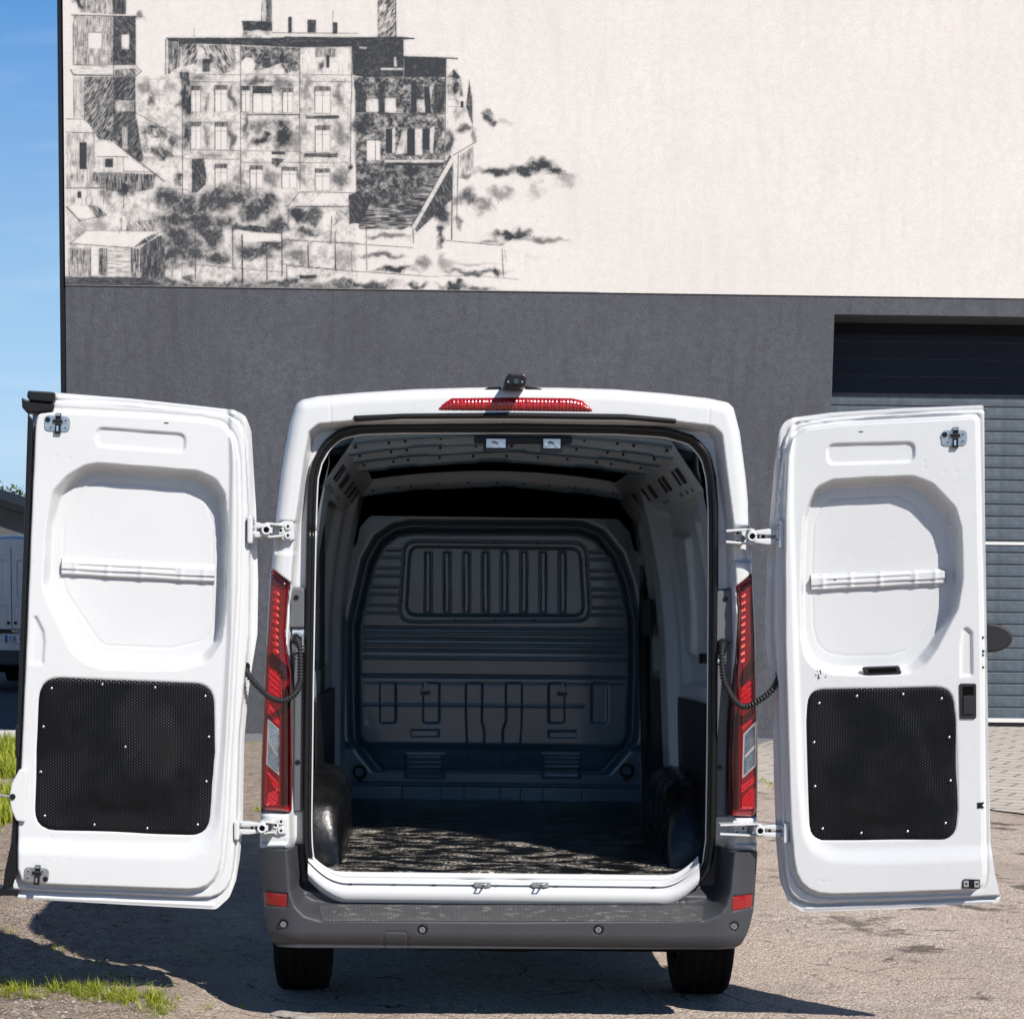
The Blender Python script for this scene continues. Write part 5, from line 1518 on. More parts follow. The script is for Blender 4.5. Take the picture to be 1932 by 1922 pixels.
# ---- paved apron in front of the garage
def PG(x, y): 
    p = G3(x, y); return p[0], p[1]
e0, e1 = np.array(PG(1436, 1476)), np.array(PG(1932, 1536))
ed_ = (e1 - e0) / np.linalg.norm(e1 - e0)
far0 = WA + WD * 5.4; far1 = WA + WD * 13
p00 = e0 - ed_ * 1.2; p10 = e0 + ed_ * 9.0
nu_, nv_ = 60, 40
vs_ = []
for i in range(nu_ + 1):
    for j in range(nv_ + 1):
        a, b = i / nu_, j / nv_
        fr_ = p00 * (1 - a) + p10 * a
        bk_ = (far0 * (1 - a) + far1 * a)[:2] + np.array([0, 0.9 if (far0 * (1 - a) + far1 * a)[0] > (WA + WD * GS0)[0] else -0.005])
        p = fr_ * (1 - b) + bk_ * b
        s_ = np.dot(np.array([p[0], p[1], 0]) - WA, WD)
        z_ = 0.008 + 0.21 * float(sm(np.array((s_ - 5.9) / 0.9))) * float(sm(np.array(b / 0.95)))
        vs_.append((p[0], p[1], z_))
fs_ = [(i * (nv_ + 1) + j, (i + 1) * (nv_ + 1) + j, (i + 1) * (nv_ + 1) + j + 1, i * (nv_ + 1) + j + 1) for i in range(nu_) for j in range(nv_)]
Mpav = bpy.data.materials.new('concrete_paving'); Mpav.use_nodes = True
t = Mpav.node_tree; b_ = t.nodes['Principled BSDF']; b_.inputs['Roughness'].default_value = 0.85
tcn = t.nodes.new('ShaderNodeTexCoord')
mpn = t.nodes.new('ShaderNodeMapping'); mpn.inputs['Rotation'].default_value = (0, 0, R(34)); lk(tcn.outputs['Object'], mpn.inputs[0])
br = N('ShaderNodeTexBrick', Scale=1.0)
for k_, v_ in (('Brick Width', 0.42), ('Row Height', 0.24), ('Mortar Size', 0.016), ('Mortar Smooth', 0.3), ('Color1', (0.47, 0.425, 0.375, 1)), ('Color2', (0.54, 0.485, 0.43, 1)), ('Mortar', (0.10, 0.085, 0.07, 1))):
    br.inputs[k_].default_value = v_
lk(mpn.outputs[0], br.inputs['Vector'])
cc = mixc(rng_(noise_(3, 8), 0.3, 0.7, 0, 0.5), br.outputs['Color'], (0.36, 0.32, 0.28, 1), 'MIX')
cc = mixc(rng_(noise_(60, 5), 0.33, 0.42, 0.5, 0), cc, (0.15, 0.12, 0.1, 1))
lk(cc, b_.inputs['Base Color'])
bp = t.nodes.new('ShaderNodeBump'); bp.inputs['Strength'].default_value = 0.6; bp.inputs['Distance'].default_value = 0.01; bp.invert = True
lk(br.outputs['Fac'], bp.inputs['Height']); lk(bp.outputs[0], b_.inputs['Normal'])
mb = MB(); mb.add(vs_, fs_, Mpav, True)
tag(mb.build('pavement'), kind='structure')
# dark road far left
Mroad = mat('road_asphalt', (0.055, 0.058, 0.064), 0.85, noise=(3, 0.25, 8), bump=(40, 0.4))
rp = [PG(-260, 1392), PG(300, 1392), PG(320, 1262), PG(-260, 1262)]
mb = MB(); mb.add([(p[0], p[1], 0.012) for p in rp], [(0, 1, 2, 3)], Mroad); tag(mb.build('road'), kind='structure')
Mkerb = mat('kerb_stone', (0.42, 0.40, 0.38), 0.8, noise=(6, 0.2))
p0, p1 = np.array(PG(-260, 1397)), np.array(PG(115, 1394))
kerb = MB(); mid_ = (p0 + p1) / 2; dk = (p1 - p0); Lk = np.linalg.norm(dk); dk = dk / Lk
kerb.box((mid_[0], mid_[1], 0.05), (Lk, 0.16, 0.12), Mkerb, ax=((dk[0], dk[1], 0), (-dk[1], dk[0], 0), (0, 0, 1)))
tag(kerb.build('kerb', bevel=0.02), kind='structure')

# ================================================================== MURAL
CS = 1.45                                     # canvas points per picture unit
CX0, CY0, CW, CH = 108.0, -14.0, 1010.0, 574.0
cw, chh = int(CW * CS), int(CH * CS)
ink = np.zeros((chh, cw), np.float32)
gx, gy = np.meshgrid(CX0 + (np.arange(cw) + 0.5) / CS, CY0 + (np.arange(chh) + 0.5) / CS)
def cn(sx, sy, seed, octv=3):
    o = np.zeros_like(gx); a = 1.0; tot = 0
    for k in range(octv):
        o += a * vnoise(gx / sx * 2 ** k, gy / sy * 2 ** k, 1.0, seed + k * 7); tot += a; a *= 0.6
    return o / tot + 0.5
GRAIN = cn(2.2, 2.2, 101, 2); BLOB = 0.6 * cn(9, 9, 131, 4) + 0.4 * cn(3.2, 3.2, 161, 2); BLOB2 = cn(34, 26, 171, 4); VST = cn(1.6, 14, 201, 2); DST = None
def rotn(ang, sx, sy, seed):
    c, s_ = math.cos(ang), math.sin(ang)
    X_, Y_ = gx * c + gy * s_, -gx * s_ + gy * c
    return vnoise(X_ / sx, Y_ / sy, 1.0, seed) + 0.5
D1 = 0.7 * rotn(R(62), 8, 1.1, 301) + 0.3 * BLOB; D2 = 0.7 * rotn(R(-58), 8, 1.1, 311) + 0.3 * BLOB; HOR = 0.75 * rotn(0.0, 14, 1.3, 321) + 0.25 * BLOB; VST = 0.7 * VST + 0.3 * BLOB
WX, WY = (cn(22, 22, 501, 3) - 0.5) * 34, (cn(22, 22, 541, 3) - 0.5) * 34
def box_(pts, pad=3):
    p = np.asarray(pts, float)
    x0 = int(max(0, (p[:, 0].min() - pad - CX0) * CS)); x1 = int(min(cw, (p[:, 0].max() + pad - CX0) * CS + 1))
    y0 = int(max(0, (p[:, 1].min() - pad - CY0) * CS)); y1 = int(min(chh, (p[:, 1].max() + pad - CY0) * CS + 1))
    return slice(y0, max(y1, y0)), slice(x0, max(x1, x0))
TEX = {'flat': None, 'v': VST, 'd1': D1, 'd2': D2, 'h': HOR, 'b': BLOB, 'B': BLOB2}
def fill(pts, val, tex='flat', amt=0.8, soft=0.5, mode='over'):
    sl = box_(pts, 3 + soft)
    if sl[0].stop <= sl[0].start or sl[1].stop <= sl[1].start: return
    m = np.clip(0.5 - sdp(pts, gx[sl], gy[sl], 60) / soft, 0, 1)
    v = val
    if TEX[tex] is not None:
        tx = TEX[tex][sl]
        v = np.clip(val + amt * (tx - 0.5) * 1.9, 0, 1)
    if mode == 'over': ink[sl] = ink[sl] * (1 - m) + v * m
    else: ink[sl] = np.maximum(ink[sl], v * m)
def line(p, q_, w=1.0, val=0.85, rag=0.5):
    sl = box_([p, q_], w + 2)
    if sl[0].stop <= sl[0].start or sl[1].stop <= sl[1].start: return
    d = seg(p, q_, gx[sl], gy[sl])
    m = np.clip(0.5 + (w / 2 - d) * 1.2, 0, 1) * np.clip(1 - rag + rag * 2 * GRAIN[sl], 0, 1)
    ink[sl] = np.maximum(ink[sl], m * val)
def smudge(x, y, rx, ry, val, tex='b', thr=0.42):
    sl = box_([(x - 2 * rx, y - 2 * ry), (x + 2 * rx, y + 2 * ry)])
    if sl[0].stop <= sl[0].start or sl[1].stop <= sl[1].start: return
    k_ = min(1.0, min(rx, ry) / 9)
    g = np.exp(-(((gx[sl] + WX[sl] * k_ - x) / rx) ** 2 + ((gy[sl] + WY[sl] * k_ - y) / ry) ** 2))
    m = np.clip(g * 1.35 * (0.30 + 1.4 * TEX[tex][sl]) - 0.10 - 0.55 * (thr - 0.30), 0, 1)
    ink[sl] = np.maximum(ink[sl], m * val)
def f1(*L): return [(96.6 + 0.3 * L[i], 0.3 * L[i + 1]) for i in range(0, len(L), 2)]
def f2(*L): return [(541 + 0.34 * L[i], 0.34 * L[i + 1]) for i in range(0, len(L), 2)]
def R1(x0, y0, x1, y1): return f1(x0, y0, x1, y0, x1, y1, x0, y1)
def R2(x0, y0, x1, y1): return f2(x0, y0, x1, y0, x1, y1, x0, y1)
def L1(x0, y0, x1, y1, w=1.0, v=0.85): line(f1(x0, y0)[0], f1(x1, y1)[0], w, v)
def L2(x0, y0, x1, y1, w=1.0, v=0.85): line(f2(x0, y0)[0], f2(x1, y1)[0], w, v)
def S1(x, y, rx, ry, v, tex='b', thr=0.42): smudge(*f1(x, y)[0], rx * 0.3, ry * 0.3, v, tex, thr)
def S2(x, y, rx, ry, v, tex='b', thr=0.42): smudge(*f2(x, y)[0], rx * 0.34, ry * 0.34, v, tex, thr)
def win1(x0, y0, x1, y1, w=1.3):
    fill(R1(x0, y0, x1, y1), 0.02); L1(x0, y0, x0, y1, w * 1.3, 0.95); L1(x0, y0, x1, y0, w * 1.5, 0.9); L1(x1, y0, x1, y1, w * 0.6, 0.8); L1(x0, y1, x1, y1, w * 0.7, 0.8)
    m_ = (x0 + x1) / 2; L1(m_, y0, m_, y1, 0.9, 0.85); ym = y0 + 0.32 * (y1 - y0); L1(x0, ym, x1, ym, 0.8, 0.7)
    fill(R1(x0, y0, x1, y0 + 0.16 * (y1 - y0)), 0.7, 'v', 0.5)
# soft washes of charcoal under everything
for P_, v_ in ((R1(725, 260, 1890, 1195), 0.15), (R1(540, 480, 840, 1200), 0.13), (f1(95, 1170, 1900, 1190, 1932, 1790, 95, 1790), 0.15), (R1(95, 740, 560, 1180), 0.10)):
    fill(P_, v_, 'b', 0.55, soft=7)
# tower
fill(f1(180, -60, 380, -60, 400, 92, 190, 80), 0.35, 'v', 0.9); fill(R1(385, -60, 470, 92), 0.8, 'v', 0.5); S1(190, 20, 30, 40, 0.95)
fill(R1(138, 98, 390, 412), 0.34, 'v', 0.75); fill(R1(390, 100, 530, 415), 0.80, 'd1', 0.35); fill(R1(232, 208, 313, 306), 0.0); fill(R1(442, 218, 490, 312), 0.03)
L1(230, 205, 315, 205, 1.4); L1(230, 205, 230, 306, 1.4); S1(460, 350, 45, 40, 0.95, 'b', 0.3); L1(128, 96, 572, 108, 1.8, 0.9); L1(530, 105, 530, 410, 1.2); L1(138, 150, 138, 410, 1.2); S1(560, 115, 25, 25, 0.6)
fill(f1(125, 432, 152, 410, 530, 408, 568, 450, 530, 482, 140, 474), 0.10, 'h', 0.4); L1(122, 440, 140, 474, 2.2, 0.9); L1(140, 472, 530, 482, 2.4, 0.9); L1(140, 410, 530, 410, 1.0); L1(530, 410, 568, 450, 1.2); L1(530, 482, 568, 450, 1.4); fill(f1(400, 440, 540, 432, 560, 455, 528, 480, 400, 478), 0.5, 'd1', 0.8)
fill(f1(212, 485, 390, 485, 392, 885, 300, 880, 212, 740), 0.60, 'd2', 0.75); fill(R1(142, 490, 208, 742), 0.22, 'v', 0.6); L1(142, 485, 142, 745, 1.2); L1(210, 485, 210, 750, 1.1)
fill(f1(393, 486, 530, 486, 532, 720, 580, 1000, 560, 1030, 470, 960, 393, 880), 0.76, 'd2', 0.5); fill(R1(402, 632, 522, 702), 0.35, 'b', 0.6); fill(R1(445, 800, 480, 940), 0.30, 'v', 0.6); L1(392, 100, 393, 890, 1.3, 0.95)
# roofs and sheds below the tower
fill(f1(90, 760, 205, 750, 268, 832, 95, 836), 0.06, 'd1', 0.3); L1(92, 832, 268, 838, 1.6); L1(95, 750, 205, 750, 1.0); L1(205, 750, 400, 905, 1.4); fill(R1(95, 842, 265, 1175), 0.26, 'v', 0.7); fill(R1(178, 896, 222, 1066), 0.92, 'v', 0.2); L1(270, 840, 272, 1060, 1.2)
fill(f1(285, 897, 400, 895, 480, 985, 288, 985), 0.02); L1(285, 985, 480, 988, 1.2); fill(R1(288, 990, 450, 1072), 0.15, 'v', 0.5); fill(R1(340, 1000, 387, 1052), 0.93); fill(f1(455, 1000, 500, 1000, 620, 1080, 455, 1075), 0.02); L1(455, 985, 455, 1310, 1.1); L1(455, 1078, 620, 1082, 1.3)
L1(400, 900, 710, 1140, 2.0, 0.95); fill(f1(265, 1085, 450, 1085, 660, 1100, 640, 1190, 470, 1220, 330, 1190, 265, 1140), 0.60, 'v', 0.85); S1(480, 1180, 60, 50, 0.95); fill(f1(670, 1180, 740, 1130, 860, 1140, 860, 1190), 0.02); L1(665, 1185, 860, 1192, 1.2); S1(790, 1120, 45, 30, 0.8)
fill(R1(90, 1195, 330, 1285), 0.12, 'v', 0.7); L1(90, 1183, 330, 1183, 2.0, 0.9); L1(330, 1150, 330, 1285, 1.2); fill(R1(165, 1205, 190, 1245), 0.9); S1(360, 1230, 50, 60, 0.6)
fill(f1(100, 1300, 240, 1295, 345, 1355, 180, 1390), 0.02); fill(f1(225, 1292, 285, 1292, 350, 1352, 290, 1372), 0.6, 'd1', 0.7); L1(95, 1300, 180, 1390, 2.4, 0.9); L1(180, 1388, 350, 1355, 1.2); S1(160, 1450, 70, 50, 0.45); S1(300, 1420, 90, 40, 0.4); fill(f1(480, 1395, 650, 1380, 650, 1450, 470, 1455), 0.4, 'd1', 0.8); L1(440, 1370, 442, 1450, 1.6)
# far row between tower and main house
for (x_, y_, rx_, ry_, v_) in ((600, 560, 50, 60, 0.5), (650, 640, 30, 70, 0.7), (620, 830, 70, 30, 0.8), (690, 950, 80, 40, 0.8), (770, 900, 50, 60, 0.75), (590, 900, 30, 60, 0.5), (740, 560, 40, 60, 0.4)): S1(x_, y_, rx_, ry_, v_)
L1(560, 800, 740, 802, 1.4); L1(580, 500, 700, 500, 0.9, 0.6); L1(580, 990, 820, 990, 1.0); L1(530, 710, 830, 880, 1.3, 0.9); fill(f1(580, 808, 730, 808, 730, 870, 630, 868), 0.55, 'd1', 0.8); fill(f1(590, 935, 700, 928, 780, 985, 680, 985), 0.6, 'd1', 0.7); L1(825, 470, 826, 1220, 1.5, 0.9)
# main house
fill(f1(728, 244, 1100, 242, 2100, 240, 2100, 302, 1880, 296, 1560, 300, 1180, 284, 900, 276, 800, 300, 735, 258), 0.88, 'h', 0.2); L1(725, 243, 1932, 239, 2.0, 0.95); L1(722, 250, 716, 470, 1.2)
fill(f1(1200, 138, 1388, 140, 1390, 205, 1300, 190, 1210, 200), 0.85, 'b', 0.4); fill(f1(1202, 195, 1390, 195, 1390, 240, 1205, 240), 0.22, 'b', 0.7); L1(1200, 136, 1390, 138, 2.0); fill(R1(1326, -60, 1352, 136), 0.25, 'v', 0.5); fill(R1(1350, -60, 1384, 140), 0.72, 'v', 0.5); L1(1326, -60, 1322, 140, 1.0); L1(1384, -60, 1386, 200, 1.3); L1(1390, 208, 1932, 212, 2.2, 0.6)
fill(R1(1491, 108, 1513, 207), 0.88, 'v', 0.3); fill(R1(1612, 126, 1665, 206), 0.85, 'v', 0.4); fill(R1(1770, 142, 1800, 214), 0.86, 'v', 0.3); L1(1772, 70, 1772, 145, 1.0); L1(900, 180, 900, 245, 1.0)
fill(f1(735, 262, 800, 262, 815, 330, 805, 420, 735, 470), 0.6, 'v', 0.9); fill(f1(815, 280, 915, 275, 920, 400, 830, 420), 0.5, 'd2', 0.9); fill(f1(930, 285, 1050, 285, 1160, 285, 1160, 440, 1070, 470, 1010, 420), 0.42, 'd1', 0.95); fill(R1(950, 372, 998, 452), 0.72, 'v', 0.4); fill(R1(955, 372, 998, 400), 0.95)
fill(f1(1195, 290, 1560, 305, 1565, 440, 1480, 460, 1440, 400, 1330, 440, 1200, 440), 0.62, 'b', 0.9)
cxy = f1(1238, 412)[0]; fill([(cxy[0] + 13.5 * math.cos(a_), cxy[1] + 15 * math.sin(a_)) for a_ in np.linspace(0, 6.28, 24)], 0.03); fill(R1(1330, 366, 1380, 428), 0.85, 'v', 0.3); fill(R1(1436, 346, 1462, 398), 0.95)
fill(R1(1570, 305, 1890, 470), 0.05, 'v', 0.5); fill(R1(1660, 305, 1795, 360), 0.45, 'v', 0.8); S1(1690, 430, 40, 40, 0.8); fill(R1(1730, 350, 1749, 427), 0.95)
for xs_ in (720, 1190, 1562, 1890): L1(xs_, 285 if xs_ != 720 else 250, xs_ + 2, 1190 if xs_ in (1190, 1562) else (470 if xs_ == 720 else 1030), 1.4, 0.9)
for y_, a_, b_2 in ((470, 830, 1890), (512, 1190, 1890), (515, 870, 1190), (720, 1200, 1560), (945, 850, 1180), (1000, 830, 1180), (1022, 1190, 1880), (950, 1190, 1560), (770, 840, 1180)): L1(a_, y_, b_2, y_ + 3, 1.2, 0.75)
fill(f1(805, 455, 868, 458, 868, 520, 815, 500), 0.8, 'v', 0.4)
for (x_, y_, rx_, ry_, v_, te) in ((850, 620, 40, 110, 0.95, 'v'), (930, 500, 70, 25, 0.6, 'b'), (1140, 620, 22, 90, 0.7, 'v'), (980, 660, 25, 60, 0.6, 'v'), (1290, 500, 70, 30, 0.7, 'b'), (1450, 540, 60, 60, 0.6, 'b'), (1600, 540, 40, 90, 0.5, 'v'), (1800, 600, 25, 90, 0.6, 'v'), (855, 840, 35, 90, 0.9, 'v'), (990, 850, 25, 90, 0.55, 'v'), (1135, 860, 26, 90, 0.7, 'v'), (1460, 840, 70, 110, 0.95, 'b'), (1320, 790, 80, 50, 0.6, 'b'), (1320, 880, 70, 36, 0.9, 'b'), (1220, 800, 20, 90, 0.7, 'v'), (1600, 820, 40, 60, 0.5, 'v'), (1820, 850, 40, 100, 0.55, 'v'), (1000, 980, 100, 20, 0.5, 'b'), (1380, 1120, 50, 80, 0.6, 'v'), (1590, 1110, 40, 80, 0.6, 'v'), (1830, 1130, 60, 70, 0.65, 'b'), (1200, 1120, 30, 70, 0.5, 'v'), (930, 560, 40, 40, 0.5, 'd1'), (1530, 900, 40, 90, 0.5, 'd1')): S1(x_, y_, rx_, ry_, v_, te, 0.34)
for w_ in ((878, 545, 940, 705), (1028, 540, 1108, 706), (1196, 545, 1252, 706), (1268, 545, 1388, 712), (1455, 556, 1520, 710), (1658, 548, 1756, 714), (876, 770, 942, 942), (1030, 770, 1106, 945), (1660, 794, 1753, 962), (1030, 1034, 1106, 1198), (1250, 1045, 1330, 1190), (1450, 1054, 1545, 1186), (1660, 1065, 1753, 1202)): win1(*w_)
fill(R1(1268, 545, 1388, 590), 0.9, 'b', 0.3); L1(1232, 722, 1560, 722, 2.6, 0.9); fill(R1(1600, 728, 1810, 748), 0.8, 'h', 0.5); fill(R1(1590, 966, 1802, 990), 0.75, 'h', 0.5); fill(f1(1385, 955, 1470, 957, 1470, 972, 1385, 972), 0.92); fill(f1(1388, 995, 1470, 1000, 1420, 1050, 1388, 1030), 0.8, 'd1', 0.4)
fill(f1(885, 1000, 960, 1000, 975, 1100, 970, 1160, 920, 1210, 886, 1210), 0.85, 'd1', 0.5)
# rain pipe
fill(R1(1888, 640, 1912, 1030), 0.05); L1(1885, 640, 1882, 1040, 1.4); L1(1914, 650, 1912, 1030, 1.2); S1(1875, 1045, 18, 25, 0.98, 'b', 0.2)
# dark wing to the right
fill(f2(-10, 210, 640, 206, 706, 212, 706, 220, 645, 222, 646, 262, 362, 262, 330, 258, -10, 262), 0.88, 'h', 0.2); L2(-10, 208, 706, 215, 2.6, 0.97)
fill(R2(505, -60, 605, 206), 0.45, 'd2', 0.95); L2(505, -60, 507, 206, 1.2, 0.8); L2(603, -60, 606, 206, 1.8, 0.95)
fill(f2(362, 222, 648, 222, 650, 428, 430, 430, 366, 418), 0.88, 'b', 0.22); fill(f2(650, 318, 884, 322, 884, 430, 652, 430), 0.90, 'b', 0.18); L2(645, 316, 948, 326, 2.6, 0.97); L2(884, 325, 876, 920, 1.6, 0.95); fill(R2(522, 378, 646, 390), 0.05); fill(f2(595, 318, 606, 318, 612, 372, 596, 370), 0.1); fill(f2(400, 260, 446, 264, 440, 274, 404, 270), 0.2)
fill(f2(372, 430, 880, 430, 876, 632, 384, 628), 0.66, 'b', 1.0); fill(f2(384, 634, 876, 634, 872, 905, 384, 905), 0.62, 'b', 1.0); fill(f2(384, 905, 870, 905, 860, 1100, 700, 1130, 385, 1140), 0.70, 'b', 0.8)
fill(f2(380, 470, 440, 470, 440, 625, 385, 625), 0.85, 'v', 0.3); fill(f2(505, 470, 545, 470, 545, 628, 505, 628), 0.85, 'v', 0.3); fill(f2(440, 560, 475, 545, 508, 555, 510, 622, 440, 622), 0.08, 'b', 0.4); fill(R2(545, 545, 606, 626), 0.06, 'b', 0.3); fill(f2(690, 470, 720, 470, 720, 625, 690, 625), 0.9); fill(f2(720, 550, 760, 555, 770, 625, 722, 625), 0.18, 'b', 0.6); fill(f2(760, 480, 792, 480, 800, 628, 770, 628), 0.92); fill(f2(790, 480, 812, 485, 800, 560), 0.15); fill(f2(820, 470, 876, 470, 874, 628, 815, 628), 0.82, 'v', 0.4); L2(384, 632, 876, 632, 1.6, 0.95)
for a_, b_2, c_, d_ in ((550, 585, 715, 852), (668, 710, 715, 866), (755, 792, 715, 832)): fill(R2(a_, c_, b_2, d_), 0.95)
fill(f2(585, 720, 600, 700, 602, 850, 585, 850), 0.05); fill(f2(640, 740, 668, 720, 668, 850, 600, 860), 0.18, 'b', 0.5); fill(f2(712, 720, 750, 715, 752, 860, 712, 862), 0.06, 'v', 0.4); fill(f2(793, 715, 820, 700, 812, 855, 795, 850), 0.06); fill(R2(442, 778, 520, 892), 0.03); L2(442, 778, 442, 892, 1.6); L2(492, 780, 492, 892, 1.2); L2(442, 778, 520, 778, 1.4); S2(420, 700, 60, 60, 0.95, 'b', 0.3)
fill(R2(545, 888, 870, 902), 0.05); fill(R2(550, 906, 872, 918), 0.96); S2(585, 955, 45, 30, 0.97, 'b', 0.1); S2(695, 962, 45, 32, 0.97, 'b', 0.1); fill(f2(640, 1060, 760, 1020, 700, 1120, 640, 1140), 0.75, 'd1', 0.6)
# spires
fill(f2(884, 450, 928, 384, 962, 430, 975, 535, 900, 560), 0.30, 'b', 0.9); fill(f2(926, 384, 962, 428, 950, 440, 915, 430), 0.9); L2(884, 440, 928, 386, 1.2); L2(962, 430, 978, 540, 1.2); S2(945, 490, 18, 60, 0.9, 'b', 0.25); fill(f2(995, 590, 1012, 448, 1028, 540, 1030, 690, 1010, 640), 0.75, 'v', 0.5); L2(1012, 446, 1030, 690, 1.4); L2(1030, 560, 1035, 960, 1.0, 0.6); L2(940, 590, 940, 680, 1.0); L2(895, 592, 1025, 595, 0.9, 0.6); fill(R2(966, 562, 980, 598), 0.95); S2(970, 620, 40, 40, 0.35); S2(985, 710, 50, 20, 0.7); S2(1105, 640, 26, 40, 0.8); S2(1130, 680, 18, 18, 0.8); S2(1200, 680, 80, 14, 0.25); S2(905, 790, 22, 70, 0.85, 'v', 0.3); S2(1040, 760, 15, 50, 0.5)
# stair beam and post
fill(f2(690, 1200, 905, 860, 925, 880, 925, 1100, 860, 1160, 720, 1290), 0.80, 'd1', 0.5); fill(f2(395, 1140, 640, 1130, 840, 960, 900, 880, 700, 1250, 640, 1275, 400, 1270), 0.66, 'h', 0.95); fill(f2(385, 1090, 480, 1090, 430, 1200, 350, 1220), 0.9, 'd1', 0.3); fill(f2(690, 1262, 912, 868, 936, 880, 712, 1274), 0.04, 'd1', 0.25); L2(690, 1262, 912, 866, 1.6, 0.95); L2(712, 1276, 936, 884, 1.4, 0.95); fill(f2(925, 870, 955, 860, 945, 1335, 915, 1335), 0.05); L2(918, 1000, 915, 1330, 2.4, 0.95); L2(952, 860, 942, 1240, 1.5, 0.9); fill(f2(925, 862, 1055, 784, 1050, 800, 958, 862), 0.06); L2(925, 862, 1055, 786, 1.4); fill(f2(960, 865, 1030, 815, 1030, 940, 965, 985), 0.32, 'v', 0.7); S2(1010, 970, 50, 18, 0.6)
for (x_, y_, rx_, ry_, v_) in ((860, 1190, 50, 60, 0.85), (840, 1300, 20, 70, 0.8), (1000, 1090, 50, 60, 0.7), (1080, 1140, 70, 40, 0.5), (960, 1250, 25, 40, 0.6), (1190, 1070, 70, 30, 0.45), (1160, 962, 110, 22, 0.9), (1330, 950, 120, 28, 0.9), (1400, 925, 70, 42, 1.0), (1465, 955, 45, 28, 0.95), (1540, 1000, 70, 40, 0.35), (1370, 1060, 50, 60, 0.3), (1500, 970, 100, 8, 0.5), (1230, 1310, 100, 26, 0.95), (1290, 1300, 60, 30, 0.8), (1420, 1330, 130, 14, 0.6), (1120, 1340, 60, 8, 0.5), (1800, 1070, 30, 30, 0.2), (1360, 1430, 40, 20, 0.12)): S2(x_, y_, rx_, ry_, v_, 'b', 0.36)
# lower terrace
L2(0, 1330, 700, 1375, 1.4); L2(885, 1336, 1190, 1362, 1.4); L2(1195, 1385, 1202, 1535, 1.8); L2(1210, 1390, 1218, 1450, 0.9); S2(1050, 1510, 180, 14, 0.75, 'h'); S2(1190, 1510, 24, 24, 0.9); S2(1020, 1465, 160, 8, 0.35, 'h'); L2(0, 1475, 300, 1500, 1.3); L2(300, 1500, 800, 1535, 1.3); L2(800, 1535, 1040, 1528, 1.0); L2(1040, 1528, 1290, 1552, 0.9)
for x_, a_, b_2, w_ in ((118, 1345, 1475, 1.6), (268, 1290, 1505, 2.0), (358, 1390, 1500, 1.1), (440, 1260, 1500, 1.6), (700, 1270, 1350, 2.0)): L2(x_, a_, x_ + 4, b_2, w_)
for (x_, y_, rx_, ry_, v_) in ((600, 1495, 110, 16, 0.98), (520, 1420, 120, 14, 0.7), (560, 1310, 120, 14, 0.6), (620, 1180, 160, 14, 0.6), (760, 1470, 50, 40, 0.6), (880, 1450, 30, 60, 0.4), (120, 1535, 60, 8, 0.98), (480, 1580, 120, 24, 0.8), (720, 1588, 60, 22, 0.9), (930, 1585, 90, 30, 0.9), (1060, 1610, 100, 16, 0.7), (300, 1590, 120, 20, 0.7), (120, 1590, 100, 20, 0.6), (60, 1420, 60, 40, 0.6), (330, 1440, 60, 40, 0.4)): S2(x_, y_, rx_, ry_, v_, 'b', 0.32)
# shrubbery in front
rs2 = random.Random(3)
for (x_, y_, rx_, ry_) in ((730, 1250, 90, 60), (860, 1300, 80, 60), (960, 1270, 70, 50), (1060, 1250, 90, 60), (1180, 1240, 80, 60), (1320, 1290, 90, 60), (1250, 1330, 70, 40), (760, 1390, 100, 60), (950, 1390, 90, 90), (1000, 1480, 70, 80), (820, 1500, 100, 70), (760, 1600, 100, 60), (900, 1600, 100, 50), (1050, 1620, 70, 40), (1290, 1580, 100, 50), (1400, 1540, 80, 50), (1420, 1400, 60, 40), (1080, 1400, 60, 50), (1160, 1420, 40, 30)): S1(x_, y_, rx_ * 1.3, ry_ * 1.3, 0.80, 'b', 0.40)
fill(f1(1150, 1440, 1250, 1415, 1440, 1440, 1450, 1470, 1300, 1462), 0.8, 'd1', 0.5); fill(f1(1150, 1445, 1310, 1468, 1450, 1475, 1450, 1520, 1200, 1520), 0.04)
fill(f1(1485, 1300, 1560, 1212, 1900, 1214, 1915, 1240, 1895, 1292), 0.12, 'b', 0.6); fill(f1(1700, 1215, 1830, 1215, 1760, 1280, 1640, 1280), 0.02); L1(1485, 1302, 1560, 1210, 1.6); L1(1560, 1210, 1905, 1214, 1.3); L1(1540, 1300, 1890, 1300, 2.2, 0.9); S1(1540, 1350, 45, 50, 0.98, 'b', 0.2); S1(1640, 1360, 90, 50, 0.75); S1(1620, 1460, 100, 40, 0.75); L1(1490, 1310, 1490, 1400, 1.2); fill(f1(1715, 1350, 1790, 1325, 1765, 1420, 1715, 1410), 0.02); fill(f1(1790, 1325, 1870, 1310, 1870, 1345, 1780, 1420), 0.35, 'd1', 0.6); L1(1765, 1360, 1755, 1530, 1.8); fill(f1(1870, 1230, 1960, 1190, 1960, 1400, 1875, 1410), 0.85, 'd1', 0.4)
for x_, a_, b_2, w_ in ((760, 1530, 1745, 1.4), (820, 1470, 1750, 1.0), (905, 1440, 1750, 2.0), (1140, 1450, 1690, 1.8), (1200, 1480, 1815, 3.0), (1355, 1540, 1790, 2.0), (1450, 1400, 1740, 2.2), (1480, 1670, 1750, 1.8), (1615, 1540, 1680, 1.8), (1785, 1530, 1700, 2.0), (1888, 1590, 1710, 1.0)): L1(x_, a_, x_ + 2, b_2, w_, 0.95)
